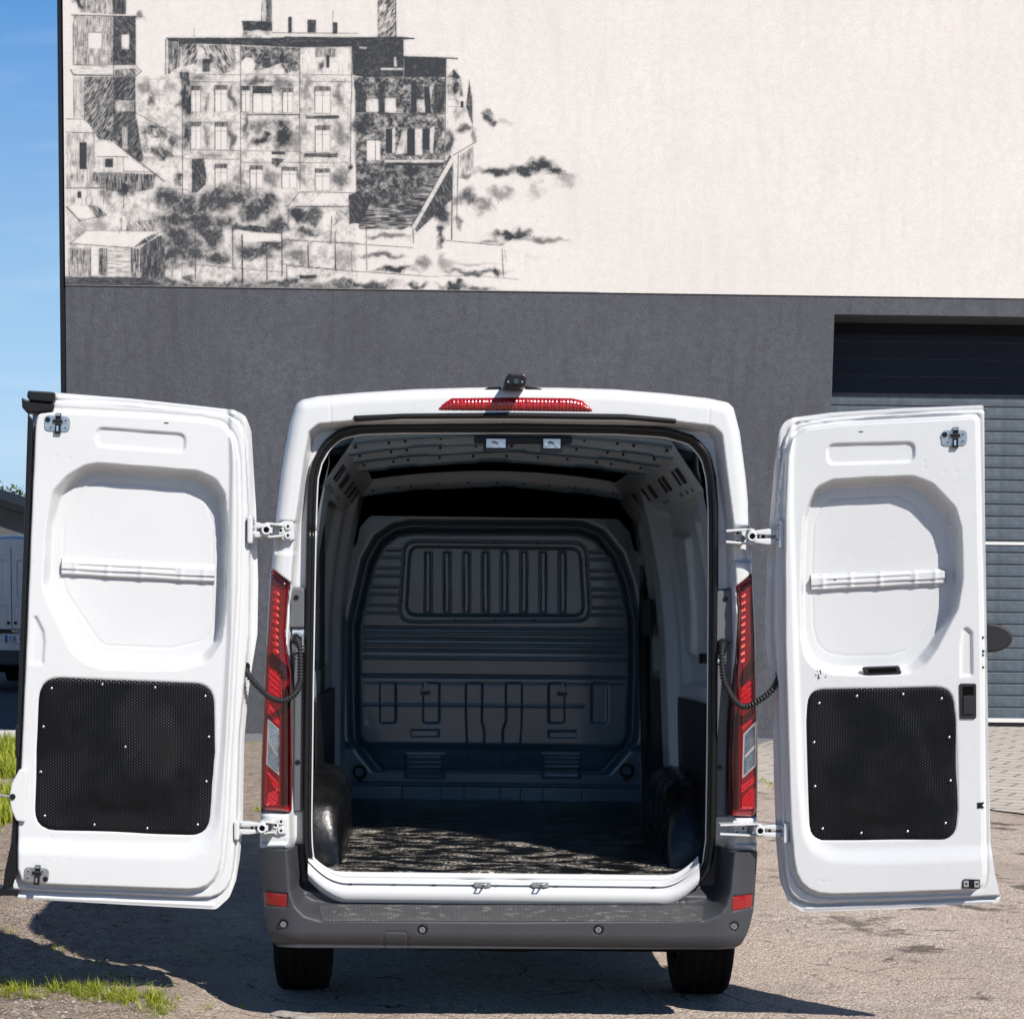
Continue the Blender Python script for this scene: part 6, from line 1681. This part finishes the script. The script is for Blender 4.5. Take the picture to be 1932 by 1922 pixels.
L1(740, 1650, 1480, 1715, 1.2); L1(1450, 1510, 1932, 1530, 1.2); L1(1450, 1660, 1932, 1710, 1.2); L1(1250, 1640, 1430, 1530, 2.2, 0.9); fill(f1(1560, 1730, 1660, 1738, 1670, 1750, 1565, 1755), 0.92)
# hut and foot of the drawing
fill(f1(118, 1532, 222, 1450, 655, 1455, 512, 1557), 0.02); L1(118, 1532, 512, 1560, 1.6); L1(222, 1450, 655, 1455, 1.1); L1(118, 1532, 222, 1450, 1.0); fill(f1(512, 1558, 600, 1492, 690, 1458, 600, 1530), 0.7, 'd1', 0.6); fill(f1(555, 1570, 600, 1530, 690, 1480, 712, 1500, 716, 1760, 560, 1750), 0.76, 'v', 0.6); fill(R1(110, 1562, 250, 1738), 0.42, 'v', 0.9); fill(R1(252, 1560, 298, 1732), 0.02); fill(R1(300, 1560, 350, 1732), 0.6, 'v', 0.8); fill(R1(352, 1565, 500, 1735), 0.14, 'h', 0.7); fill(R1(500, 1565, 552, 1740), 0.6, 'v', 0.9); L1(248, 1560, 248, 1732, 1.6); L1(350, 1560, 350, 1732, 1.2)
fill(f1(70, 1742, 720, 1748, 900, 1790, 1932, 1790, 1932, 1815, 70, 1805), 0.62, 'b', 0.5, soft=4); fill(f1(70, 1742, 600, 1745, 720, 1800, 70, 1806), 0.82, 'h', 0.25, soft=3)
for k in range(26): S1(720 + k * 48, 1785 + rs2.uniform(-25, 12), 50, 22, rs2.uniform(0.4, 0.85), 'b', 0.36)
# loose pencil strokes everywhere in the busy part
for k in range(3600):
    x_, y_ = rs2.uniform(100, 2900), rs2.uniform(260, 1790)
    xx, yy = f1(x_, y_)[0]
    iy, ix = int((yy - CY0) * CS), int((xx - CX0) * CS)
    if not (0 <= iy < chh and 0 <= ix < cw): continue
    loc_ = ink[max(0, iy - 14):iy + 14, max(0, ix - 14):ix + 14].mean()
    if loc_ < 0.10 or rs2.random() > loc_ * 2.2: continue
    an = rs2.choice((R(90), R(90), R(60), R(120), R(100), 0)) + rs2.uniform(-0.15, 0.15); ln = rs2.uniform(3, 11)
    line((xx, yy), (xx + ln * math.cos(an), yy + ln * math.sin(an)), rs2.uniform(0.4, 0.9), rs2.uniform(0.2, 0.75))
ink = np.clip((ink - 0.05) * 1.27 * (0.86 + 0.40 * (GRAIN - 0.25)) + 0.05 * (cn(40, 30, 401, 3) - 0.45) * (ink > 0.02), 0, 1)
def blur(a, r):
    for ax in (0, 1):
        c = np.cumsum(np.pad(a, [(r + 1, r) if k == ax else (0, 0) for k in (0, 1)], mode='edge'), axis=ax)
        a = (np.take(c, range(2 * r + 1, c.shape[ax]), ax) - np.take(c, range(0, c.shape[ax] - 2 * r - 1), ax)) / (2 * r + 1)
    return a
soft_ = blur(blur(ink.astype(np.float64), 5), 5)
ink = np.clip(ink + 0.62 * soft_ * (1 - ink) * (0.25 + 1.3 * BLOB) * np.clip(soft_ * 3, 0, 1), 0, 1)
# clean edges: nothing drawn past the corner
ms, mz = np.linspace(S0 + 0.002, 4.06, 760), np.linspace(SEAM + 0.006, 9.0, 440)
MS, MZ = np.meshgrid(ms, mz, indexing='ij')
P = WALL.grid3(MS.ravel(), MZ.ravel(), np.full(MS.size, 0.019))
qv = P - CAM
dd = qv[:, 1] * math.cos(PITCH) - qv[:, 2] * math.sin(PITCH); uu = qv[:, 1] * math.sin(PITCH) + qv[:, 2] * math.cos(PITCH)
aa, bb = qv[:, 0] / dd, uu / dd
px_ = CX + F * (aa * math.cos(ROLL) + bb * math.sin(ROLL)); py_ = CY - F * (-aa * math.sin(ROLL) + bb * math.cos(ROLL))
fx, fy = np.clip((px_ - CX0) * CS - 0.5, 0, cw - 1.001), np.clip((py_ - CY0) * CS - 0.5, 0, chh - 1.001)
ix, iy = fx.astype(int), fy.astype(int); fx -= ix; fy -= iy
val = (ink[iy, ix] * (1 - fx) + ink[iy, ix + 1] * fx) * (1 - fy) + (ink[iy + 1, ix] * (1 - fx) + ink[iy + 1, ix + 1] * fx) * fy
idx = np.arange(MS.size).reshape(MS.shape)
q = np.stack([idx[:-1, :-1], idx[1:, :-1], idx[1:, 1:], idx[:-1, 1:]], -1).reshape(-1, 4)
me = mesh_np('mural', P, q, Mcream)
at = me.attributes.new('ink', 'FLOAT', 'POINT')
at.data.foreach_set('value', val.astype(np.float32))
mur = obj('mural', me, bld); mur.matrix_parent_inverse = Matrix.Translation(-Vector(WA))
tag(mur, 'black ink drawing of old town houses and a tower on the cream wall')

# ================================================================== FAR LEFT: second van, shed, trees
pv = empty('parked_van', (-7.55, 26.55, 0))
tag(pv, 'white panel van parked in the shade at the far left, its plate showing', 'van')
def sec(hw, zb, zt, tuck, y):
    pts = [(-hw, zb), (-hw - 0.02, zb + 0.5), (-hw, zb + 1.0), (-hw + tuck, zt - 0.22), (-hw + tuck + 0.05, zt - 0.08), (-hw + tuck + 0.2, zt - 0.01), (0, zt + 0.03)]
    pts += [(-a, b) for a, b in pts[::-1][1:]]
    return np.array([(a, y, b) for a, b in pts])
secs = [sec(0.93, 0.72, 2.60, 0.12, 0.02), sec(0.98, 0.70, 2.65, 0.13, 0.10), sec(1.0, 0.6, 2.68, 0.13, 0.5), sec(1.0, 0.55, 2.68, 0.13, 3.6), sec(0.98, 0.55, 2.4, 0.2, 4.2), sec(0.95, 0.5, 1.4, 0.1, 5.1), sec(0.85, 0.5, 1.1, 0.1, 5.5)]
b0_ = loft('body', secs, M['paint'], pv)
mb = MB()
n_ = len(secs[0])
mb.add([tuple(p) for p in secs[0]], [tuple(range(n_))], M['paint']); mb.build('rear_face', pv)
for s in (-1, 1):
    e_ = empty('rear_leaf_door'); e_.parent = pv
    fr_ = Frame((0, 0.0, 0), (1, 0, 0), (0, 0, 1), (0, -1, 0))
    po = round_poly([(s * 0.01, 0.92), (s * 0.80, 0.92), (s * 0.80, 2.30), (s * 0.70, 2.48), (s * 0.01, 2.50)], 0.06)
    pw = round_poly([(s * 0.09, 1.62), (s * 0.70, 1.62), (s * 0.68, 2.20), (s * 0.62, 2.28), (s * 0.09, 2.28)], 0.08)
    pm = round_poly([(s * 0.06, 0.98), (s * 0.74, 0.98), (s * 0.74, 1.48), (s * 0.06, 1.48)], 0.04)
    lo, hi = po.min(0), po.max(0)
    sheet('skin', fr_, (lo[0] - 0.02, hi[0] + 0.02, lo[1] - 0.02, hi[1] + 0.02), 0.014, lambda U, V, po=po: sdp(po, U, V), lambda U, V, pw=pw, pm=pm: 0.012 - 0.010 * rec(pw, 0.02, U, V) - 0.006 * np.exp(-(sdp(pm, U, V) / 0.012) ** 2), M['paint'], e_, skirt=0.03)
    mb = MB(); mb.cyl((s * 0.06, -0.03, 1.20), (s * 0.06, -0.012, 1.20), 0.028, M['black'], 14); mb.build('lock', e_)
    mb = MB(); mb.box((s * 0.885, -0.005, 1.35), (0.11, 0.06, 0.62), M['refl']); mb.build('tail_lamp', pv, bevel=0.02)
mb = MB(); mb.box((0, -0.05, 0.60), (1.96, 0.22, 0.26), M['grey']); mb.build('bumper', pv, bevel=0.04)
mb = MB(); mb.box((0, 2.6, 0.46), (1.86, 5.0, 0.22), M['dark']); mb.build('underbody', pv)
mb = MB(); mb.box((0.16, -0.028, 1.06), (0.80, 0.02, 0.075), M['black']); mb.build('badge_strip', pv, bevel=0.006)
mb = MB(); mb.box((0.16, -0.035, 0.925), (0.56, 0.016, 0.135), mat('plate_white', (0.72, 0.74, 0.76), 0.4)); mb.build('number_plate', pv, bevel=0.004)
mb = MB(); mb.box((-0.095, -0.046, 0.925), (0.045, 0.006, 0.125), mat('plate_blue', (0.01, 0.06, 0.35), 0.4)); mb.build('plate_band', pv)
def text(s_, size, loc, m, name, parent, rot=(R(90), 0, 0), sp=1.0):
    c = bpy.data.curves.new('tmp_text', 'FONT'); c.body = s_; c.size = size; c.extrude = 0.001; c.space_character = sp; c.align_x = 'LEFT'
    o = bpy.data.objects.new('tmp_text', c); COL.objects.link(o)
    dg = bpy.context.evaluated_depsgraph_get()
    me = bpy.data.meshes.new_from_object(o.evaluated_get(dg))
    bpy.data.objects.remove(o); bpy.data.curves.remove(c)
    me.materials.clear(); me.materials.append(m)
    o2 = obj(name, me, parent); o2.location = loc; o2.rotation_euler = rot
    return o2
text('SB 01', 0.135, (-0.055, -0.0455, 0.878), M['black'], 'plate_lettering', pv, sp=1.05)
text('MASTER', 0.062, (0.0, -0.0395, 1.040), M['zinc'], 'badge_lettering', pv, sp=1.35)
for x_, y_ in ((-0.88, 1.0), (0.88, 1.0), (-0.88, 4.4), (0.88, 4.4)):
    e_ = empty('wheel'); e_.parent = pv
    mb = MB(); mb.cyl((x_ - 0.11, y_, 0.345), (x_ + 0.11, y_, 0.345), 0.345, M['tyre'], 32); mb.build('tyre', e_, bevel=0.03)
    mb = MB(); mb.cyl((x_ - 0.12, y_, 0.345), (x_ + 0.12, y_, 0.345), 0.20, M['zinc'], 20); mb.build('rim', e_)

Mclad = mat('dark_cladding', (0.085, 0.09, 0.092), 0.6, noise=(2, 0.15))
shed = empty('storage_shed', (-15.5, 44, 0))
tag(shed, 'dark grey gabled shed behind the parked van at the far left', 'shed')
mb = MB()
gw, ge, gr = 6.2, 3.2, 5.1
prof = [(-gw, 0), (-gw, ge), (0, gr), (gw, ge), (gw, 0)]
mb.add([(x_, 0, z_) for x_, z_ in prof] + [(x_, 14, z_) for x_, z_ in prof], [(0, 4, 3, 2, 1), (5, 6, 7, 8, 9), (0, 1, 6, 5), (3, 4, 9, 8)], Mclad); mb.build('wall', shed)
mb = MB()
for s in (-1, 1):
    mb.add([(0, -0.4, gr + 0.02), (s * (gw + 0.5), -0.4, ge - 0.13), (s * (gw + 0.5), 14.4, ge - 0.13), (0, 14.4, gr + 0.02), (0, -0.4, gr + 0.2), (s * (gw + 0.5), -0.4, ge + 0.05), (s * (gw + 0.5), 14.4, ge + 0.05), (0, 14.4, gr + 0.2)],
           [(0, 1, 2, 3), (4, 7, 6, 5), (0, 4, 5, 1), (1, 5, 6, 2), (2, 6, 7, 3)], Mtrim)
mb.build('roof', shed)
for k in range(11):
    x_ = -5.5 + k * 1.1
    mb = MB(); mb.box((x_, -0.03, 1.6), (0.06, 0.05, 3.1), Mclad); mb.build('cladding_rib', shed)
mb = MB(); mb.box((1.5, -0.05, 1.4), (3.2, 0.08, 2.8), Mtrim); mb.build('gate', shed)

# ---- leaves and trees
def leaf_mat(name, col):
    m = bpy.data.materials.new(name); m.use_nodes = True
    t_ = m.node_tree; b = t_.nodes['Principled BSDF']
    b.inputs['Roughness'].default_value = 0.55
    ob = t_.nodes.new('ShaderNodeAttribute'); ob.attribute_name = 'tone'
    mx = t_.nodes.new('ShaderNodeMix'); mx.data_type = 'RGBA'
    mx.inputs['A'].default_value = (*[c * 0.55 for c in col], 1); mx.inputs['B'].default_value = (min(1, col[0] * 1.9), col[1] * 1.5, col[2] * 1.2, 1)
    t_.links.new(ob.outputs['Fac'], mx.inputs['Factor']); t_.links.new(mx.outputs['Result'], b.inputs['Base Color'])
    tr = t_.nodes.new('ShaderNodeBsdfTranslucent'); t_.links.new(mx.outputs['Result'], tr.inputs['Color'])
    ms_ = t_.nodes.new('ShaderNodeMixShader'); ms_.inputs[0].default_value = 0.35
    o = t_.nodes['Material Output']
    t_.links.new(b.outputs[0], ms_.inputs[1]); t_.links.new(tr.outputs[0], ms_.inputs[2]); t_.links.new(ms_.outputs[0], o.inputs['Surface'])
    return m
Mleaf = leaf_mat('tree_leaves', (0.075, 0.10, 0.03))
Mgrass = leaf_mat('grass_blades', (0.24, 0.33, 0.03))
Mbark = mat('bark', (0.09, 0.07, 0.055), 0.9, noise=(12, 0.3), bump=(30, 0.6))
def tree(name, x, y, h, cr, label, seed, group):
    e_ = empty(name, (x, y, 0)); tag(e_, label, 'tree', group)
    r_ = np.random.default_rng(seed)
    mb = MB(); mb.tube([(0, 0, -0.1), (0.05, 0, h * 0.3), (-0.1, 0.1, h * 0.6), (0, 0, h * 0.92)], [0.22, 0.17, 0.11, 0.03], Mbark, 8)
    for k in range(9):
        a = r_.uniform(0, 6.28); z0 = h * r_.uniform(0.35, 0.8); L = cr * r_.uniform(0.5, 0.95)
        mb.tube([(0, 0, z0), (L * 0.5 * math.cos(a), L * 0.5 * math.sin(a), z0 + L * 0.35), (L * math.cos(a), L * math.sin(a), z0 + L * 0.6)], [0.07, 0.045, 0.015], Mbark, 6)
    mb.build('trunk', e_)
    nc = 46
    cen = r_.normal(size=(nc, 3)); cen /= np.linalg.norm(cen, axis=1)[:, None]
    cen = cen * r_.uniform(0.35, 1.0, (nc, 1)) * np.array([cr, cr, h * 0.34]) + np.array([0, 0, h * 0.66])
    nl = 9000
    ci = r_.integers(0, nc, nl)
    p = cen[ci] + r_.normal(size=(nl, 3)) * 0.22 * cr * 0.8
    d1 = r_.normal(size=(nl, 3)); d1 /= np.linalg.norm(d1, axis=1)[:, None]
    d2 = np.cross(d1, r_.normal(size=(nl, 3))); d2 /= np.linalg.norm(d2, axis=1)[:, None]
    s_ = r_.uniform(0.05, 0.11, (nl, 1))
    vs_ = np.stack([p - d1 * s_, p + d2 * s_ * 0.5, p + d1 * s_, p - d2 * s_ * 0.5], 1).reshape(-1, 3)
    me = mesh_np('crown', vs_, np.arange(nl * 4).reshape(-1, 4), Mleaf, False)
    at_ = me.attributes.new('tone', 'FLOAT', 'POINT'); at_.data.foreach_set('value', np.repeat(r_.random(nl), 4).astype(np.float32))
    obj('crown', me, e_)
tree('birch_tree', -14.1, 60, 4.9, 1.5, 'green tree top showing above the shed roof at the far left', 3, None)

# ---- grass
def blades(name, P, hmin, hmax, wid, lean, seed, parent=None):
    r_ = np.random.default_rng(seed)
    n = len(P)
    a = r_.uniform(0, 6.283, n); h = r_.uniform(hmin, hmax, n) * r_.choice([0.6, 0.8, 1.0, 1.25], n); ln = r_.uniform(0.1, lean, n) * h
    dx, dy = np.cos(a), np.sin(a); wx, wy = -dy, dx
    w = wid * r_.uniform(0.6, 1.3, n)
    rows = []
    for f, wf in ((0, 1.0), (0.4, 0.85), (0.75, 0.55), (1.0, 0.06)):
        c = np.stack([P[:, 0] + dx * ln * f ** 2, P[:, 1] + dy * ln * f ** 2, P[:, 2] + h * f * (1 - 0.25 * f * (ln / h))], 1)
        off = np.stack([wx, wy, np.zeros(n)], 1) * (w * wf)[:, None]
        rows += [c - off, c + off]
    vs_ = np.stack(rows, 1).reshape(-1, 3)
    b = np.arange(n)[:, None] * 8
    q_ = np.concatenate([b + np.array([[0, 1, 3, 2]]), b + np.array([[2, 3, 5, 4]]), b + np.array([[4, 5, 7, 6]])])
    me = mesh_np(name, vs_, q_, Mgrass, False)
    at_ = me.attributes.new('tone', 'FLOAT', 'POINT'); at_.data.foreach_set('value', np.repeat(np.clip(r_.normal(0.55, 0.25, n), 0, 1), 8).astype(np.float32))
    o = obj(name, me, parent); tag(o, kind='stuff'); return o
def scatter_px(L, n, jit, seed):
    """n roots spread along patches given as picture points (x, y, radius x, radius y, weight)"""
    r_ = np.random.default_rng(seed)
    w = np.array([k[4] for k in L], float); w /= w.sum()
    T = np.array([k[:4] for k in L], float)[r_.choice(len(L), n, p=w)]
    qx, qy = T[:, 0] + r_.normal(size=n) * T[:, 2], T[:, 1] + r_.normal(size=n) * T[:, 3]
    a, b = (qx - CX) / F, (CY - qy) / F
    a, b = a * math.cos(ROLL) - b * math.sin(ROLL), a * math.sin(ROLL) + b * math.cos(ROLL)
    d = np.stack([a, math.cos(PITCH) + b * math.sin(PITCH), -math.sin(PITCH) + b * math.cos(PITCH)], 1)
    Z_ = np.zeros(n)
    for _ in range(4):
        A = CAM + d * ((Z_ - CAM[2]) / d[:, 2])[:, None]
        Z_ = ground_z(A[:, 0], A[:, 1])
    return np.stack([A[:, 0], A[:, 1], Z_ - 0.004], 1)
tuft = []
rr2 = random.Random(21)
for k in range(70):
    x_ = rr2.uniform(-10, 300); tuft.append((x_, 1868 + 0.05 * x_ + rr2.uniform(-11, 13), 4.0, 1.6, rr2.uniform(0.1, 1) ** 2))
for k in range(16):
    x_ = rr2.uniform(150, 330); tuft.append((x_, 1882 + 0.04 * x_ + rr2.uniform(-12, 16), 7, 3, rr2.uniform(0.1, 0.5)))
for x_, y_, w_ in ((395, 1905, 0.12), (455, 1900, 0.12), (384, 1900, 0.1), (340, 1885, 0.25), (300, 1876, 0.4), (272, 1898, 0.2)): tuft.append((x_, y_, 4, 1.5, w_))
for x_, y_, w_ in ((80, 1784, .3), (100, 1790, .3), (120, 1797, .3), (140, 1806, .3), (168, 1820, .3), (185, 1822, .25), (20, 1760, .2), (6, 1756, .2), (40, 1772, .12), (205, 1838, .2), (232, 1845, .15)): tuft.append((x_, y_, 5, 2, w_))
tag(blades('grass_tufts', scatter_px(tuft, 2500, 0, 8), 0.012, 0.08, 0.0016, 2.0, 9), 'bright green grass tufts on the earth at the lower left', 'grass')
verge = [(rr2.uniform(-60, 34), rr2.uniform(1402, 1470), 6, 3, 1.0) for k in range(60)] + [(rr2.uniform(-60, 30), rr2.uniform(1470, 1570), 5, 3, 0.35) for k in range(40)]
tag(blades('grass_verge', scatter_px(verge, 7000, 0, 18), 0.05, 0.16, 0.006, 0.8, 19), 'sunlit grass verge beyond the left van door', 'grass')
weeds = [(1438, 1411, 5, 1, 1), (1450, 1412, 5, 1, 1), (1462, 1410, 4, 1, 1), (1440, 1472, 4, 2, .8), (1450, 1478, 4, 2, .8), (1462, 1486, 5, 2, .6), (484, 1527, 5, 2, 1.2), (490, 1530, 4, 2, 1.2), (478, 1402, 7, 1, .5),
         (1500, 1490, 10, 2, .4)]
tag(blades('weeds', scatter_px(weeds, 420, 0, 28), 0.015, 0.05, 0.003, 1.0, 29), 'low weeds along the wall foot and paving edge', 'weeds')

# ---- loose stones and straw on the left
def stones(name, P, smin, smax, m, seed):
    r_ = np.random.default_rng(seed)
    base = np.array([(1, 0, 0), (-1, 0, 0), (0, 1, 0), (0, -1, 0), (0, 0, 1), (0, 0, -1), (.6, .6, .5), (-.6, .6, .5), (-.6, -.6, .5), (.6, -.6, .5)], float)
    tri = [(0, 2, 6), (0, 6, 9), (0, 9, 3), (2, 1, 7), (2, 7, 6), (1, 3, 8), (1, 8, 7), (3, 9, 8), (4, 6, 7), (4, 7, 8), (4, 8, 9), (4, 9, 6), (5, 2, 0), (5, 1, 2), (5, 3, 1), (5, 0, 3)]
    vs_, ts_ = [], []
    for i, p in enumerate(P):
        s_ = r_.uniform(smin, smax) * r_.choice([0.6, 0.8, 1, 1.6])
        a = r_.uniform(0, 6.28); c, sn = math.cos(a), math.sin(a)
        b = base * (1 + r_.normal(size=(10, 1)) * 0.15) * np.array([s_, s_ * r_.uniform(.6, 1), s_ * r_.uniform(.35, .7)])
        b = np.stack([b[:, 0] * c - b[:, 1] * sn, b[:, 0] * sn + b[:, 1] * c, b[:, 2]], 1)
        vs_.append(b + p); ts_.append(np.array(tri) + i * 10)
    o = obj(name, mesh_np(name, np.concatenate(vs_), np.zeros((0, 4), int), m, False, np.concatenate(ts_)))
    return tag(o, kind='stuff')
pl_ = [(rr2.uniform(-20, 480), rr2.uniform(1690, 1925), 30, 10, 1.6) for k in range(80)] + [(rr2.uniform(1400, 1940), rr2.uniform(1560, 1925), 40, 15, 0.5) for k in range(60)] + [(rr2.uniform(500, 1640), rr2.uniform(1895, 1925), 30, 4, .5) for k in range(40)]
tag(stones('pebbles', scatter_px(pl_, 5500, 0, 38), 0.003, 0.010, M['stone'], 39), 'loose grit and pebbles scattered over the ground', 'pebbles')
Mstraw = mat('dry_straw', (0.42, 0.34, 0.20), 0.8, noise=(20, 0.3))
r_ = np.random.default_rng(77)
sp_ = scatter_px([(rr2.uniform(-20, 470), rr2.uniform(1690, 1925), 30, 12, 1) for k in range(60)], 2600, 0, 48)
a = r_.uniform(0, 6.283, len(sp_)); L_ = r_.uniform(0.01, 0.05, len(sp_))
dv = np.stack([np.cos(a) * L_, np.sin(a) * L_, r_.uniform(-0.1, 0.3, len(sp_)) * L_], 1); wv_ = np.stack([-np.sin(a), np.cos(a), np.zeros(len(a))], 1) * 0.0014
base = sp_ + np.array([0, 0, 0.008])
vs_ = np.stack([base - wv_, base + wv_, base + dv + wv_, base + dv - wv_], 1).reshape(-1, 3)
tag(obj('straw', mesh_np('straw', vs_, np.arange(len(vs_)).reshape(-1, 4), Mstraw, False)), 'dry straw and stalks lying on the bare earth', 'straw', kind='stuff')
def big_stone(x_, y_, s_, lab, m):
    p = G3(x_, y_)
    for _ in range(3): p = G3(x_, y_, float(ground_z(np.array(p[0]), np.array(p[1]))))
    bm = bmesh.new(); bmesh.ops.create_icosphere(bm, subdivisions=3, radius=1)
    rq = random.Random(int(x_))
    ph = [rq.uniform(0, 6) for _ in range(6)]
    for v in bm.verts:
        c = v.co
        k = 1 + 0.18 * math.sin(c.x * 3 + ph[0]) + 0.15 * math.sin(c.y * 4 + ph[1]) + 0.08 * math.sin(c.z * 7 + ph[2] + c.x * 5)
        v.co = Vector((c.x * s_[0], c.y * s_[1], c.z * s_[2])) * k
    me = bpy.data.meshes.new('stone'); bm.to_mesh(me); bm.free(); me.materials.append(m)
    o = obj('stone', me); o.location = (p[0], p[1], float(ground_z(np.array(p[0]), np.array(p[1]))) + s_[2] * 0.35); o.rotation_euler = (0, 0, rq.uniform(0, 3))
    tag(o, lab, 'stone', 'stones on the earth')
Mslate = mat('blue_grey_stone', (0.17, 0.18, 0.19), 0.8, noise=(30, 0.3), bump=(60, 0.5))
big_stone(66, 1738, (0.035, 0.022, 0.028), 'small blue-grey stone in the shadow below the left door corner', Mslate)
big_stone(560, 1920, (0.11, 0.07, 0.018), 'flat pale stone at the bottom edge left of centre', M['stone'])
big_stone(200, 1876, (0.022, 0.018, 0.016), 'small pale stone among the grass tufts at lower left', M['stone'])
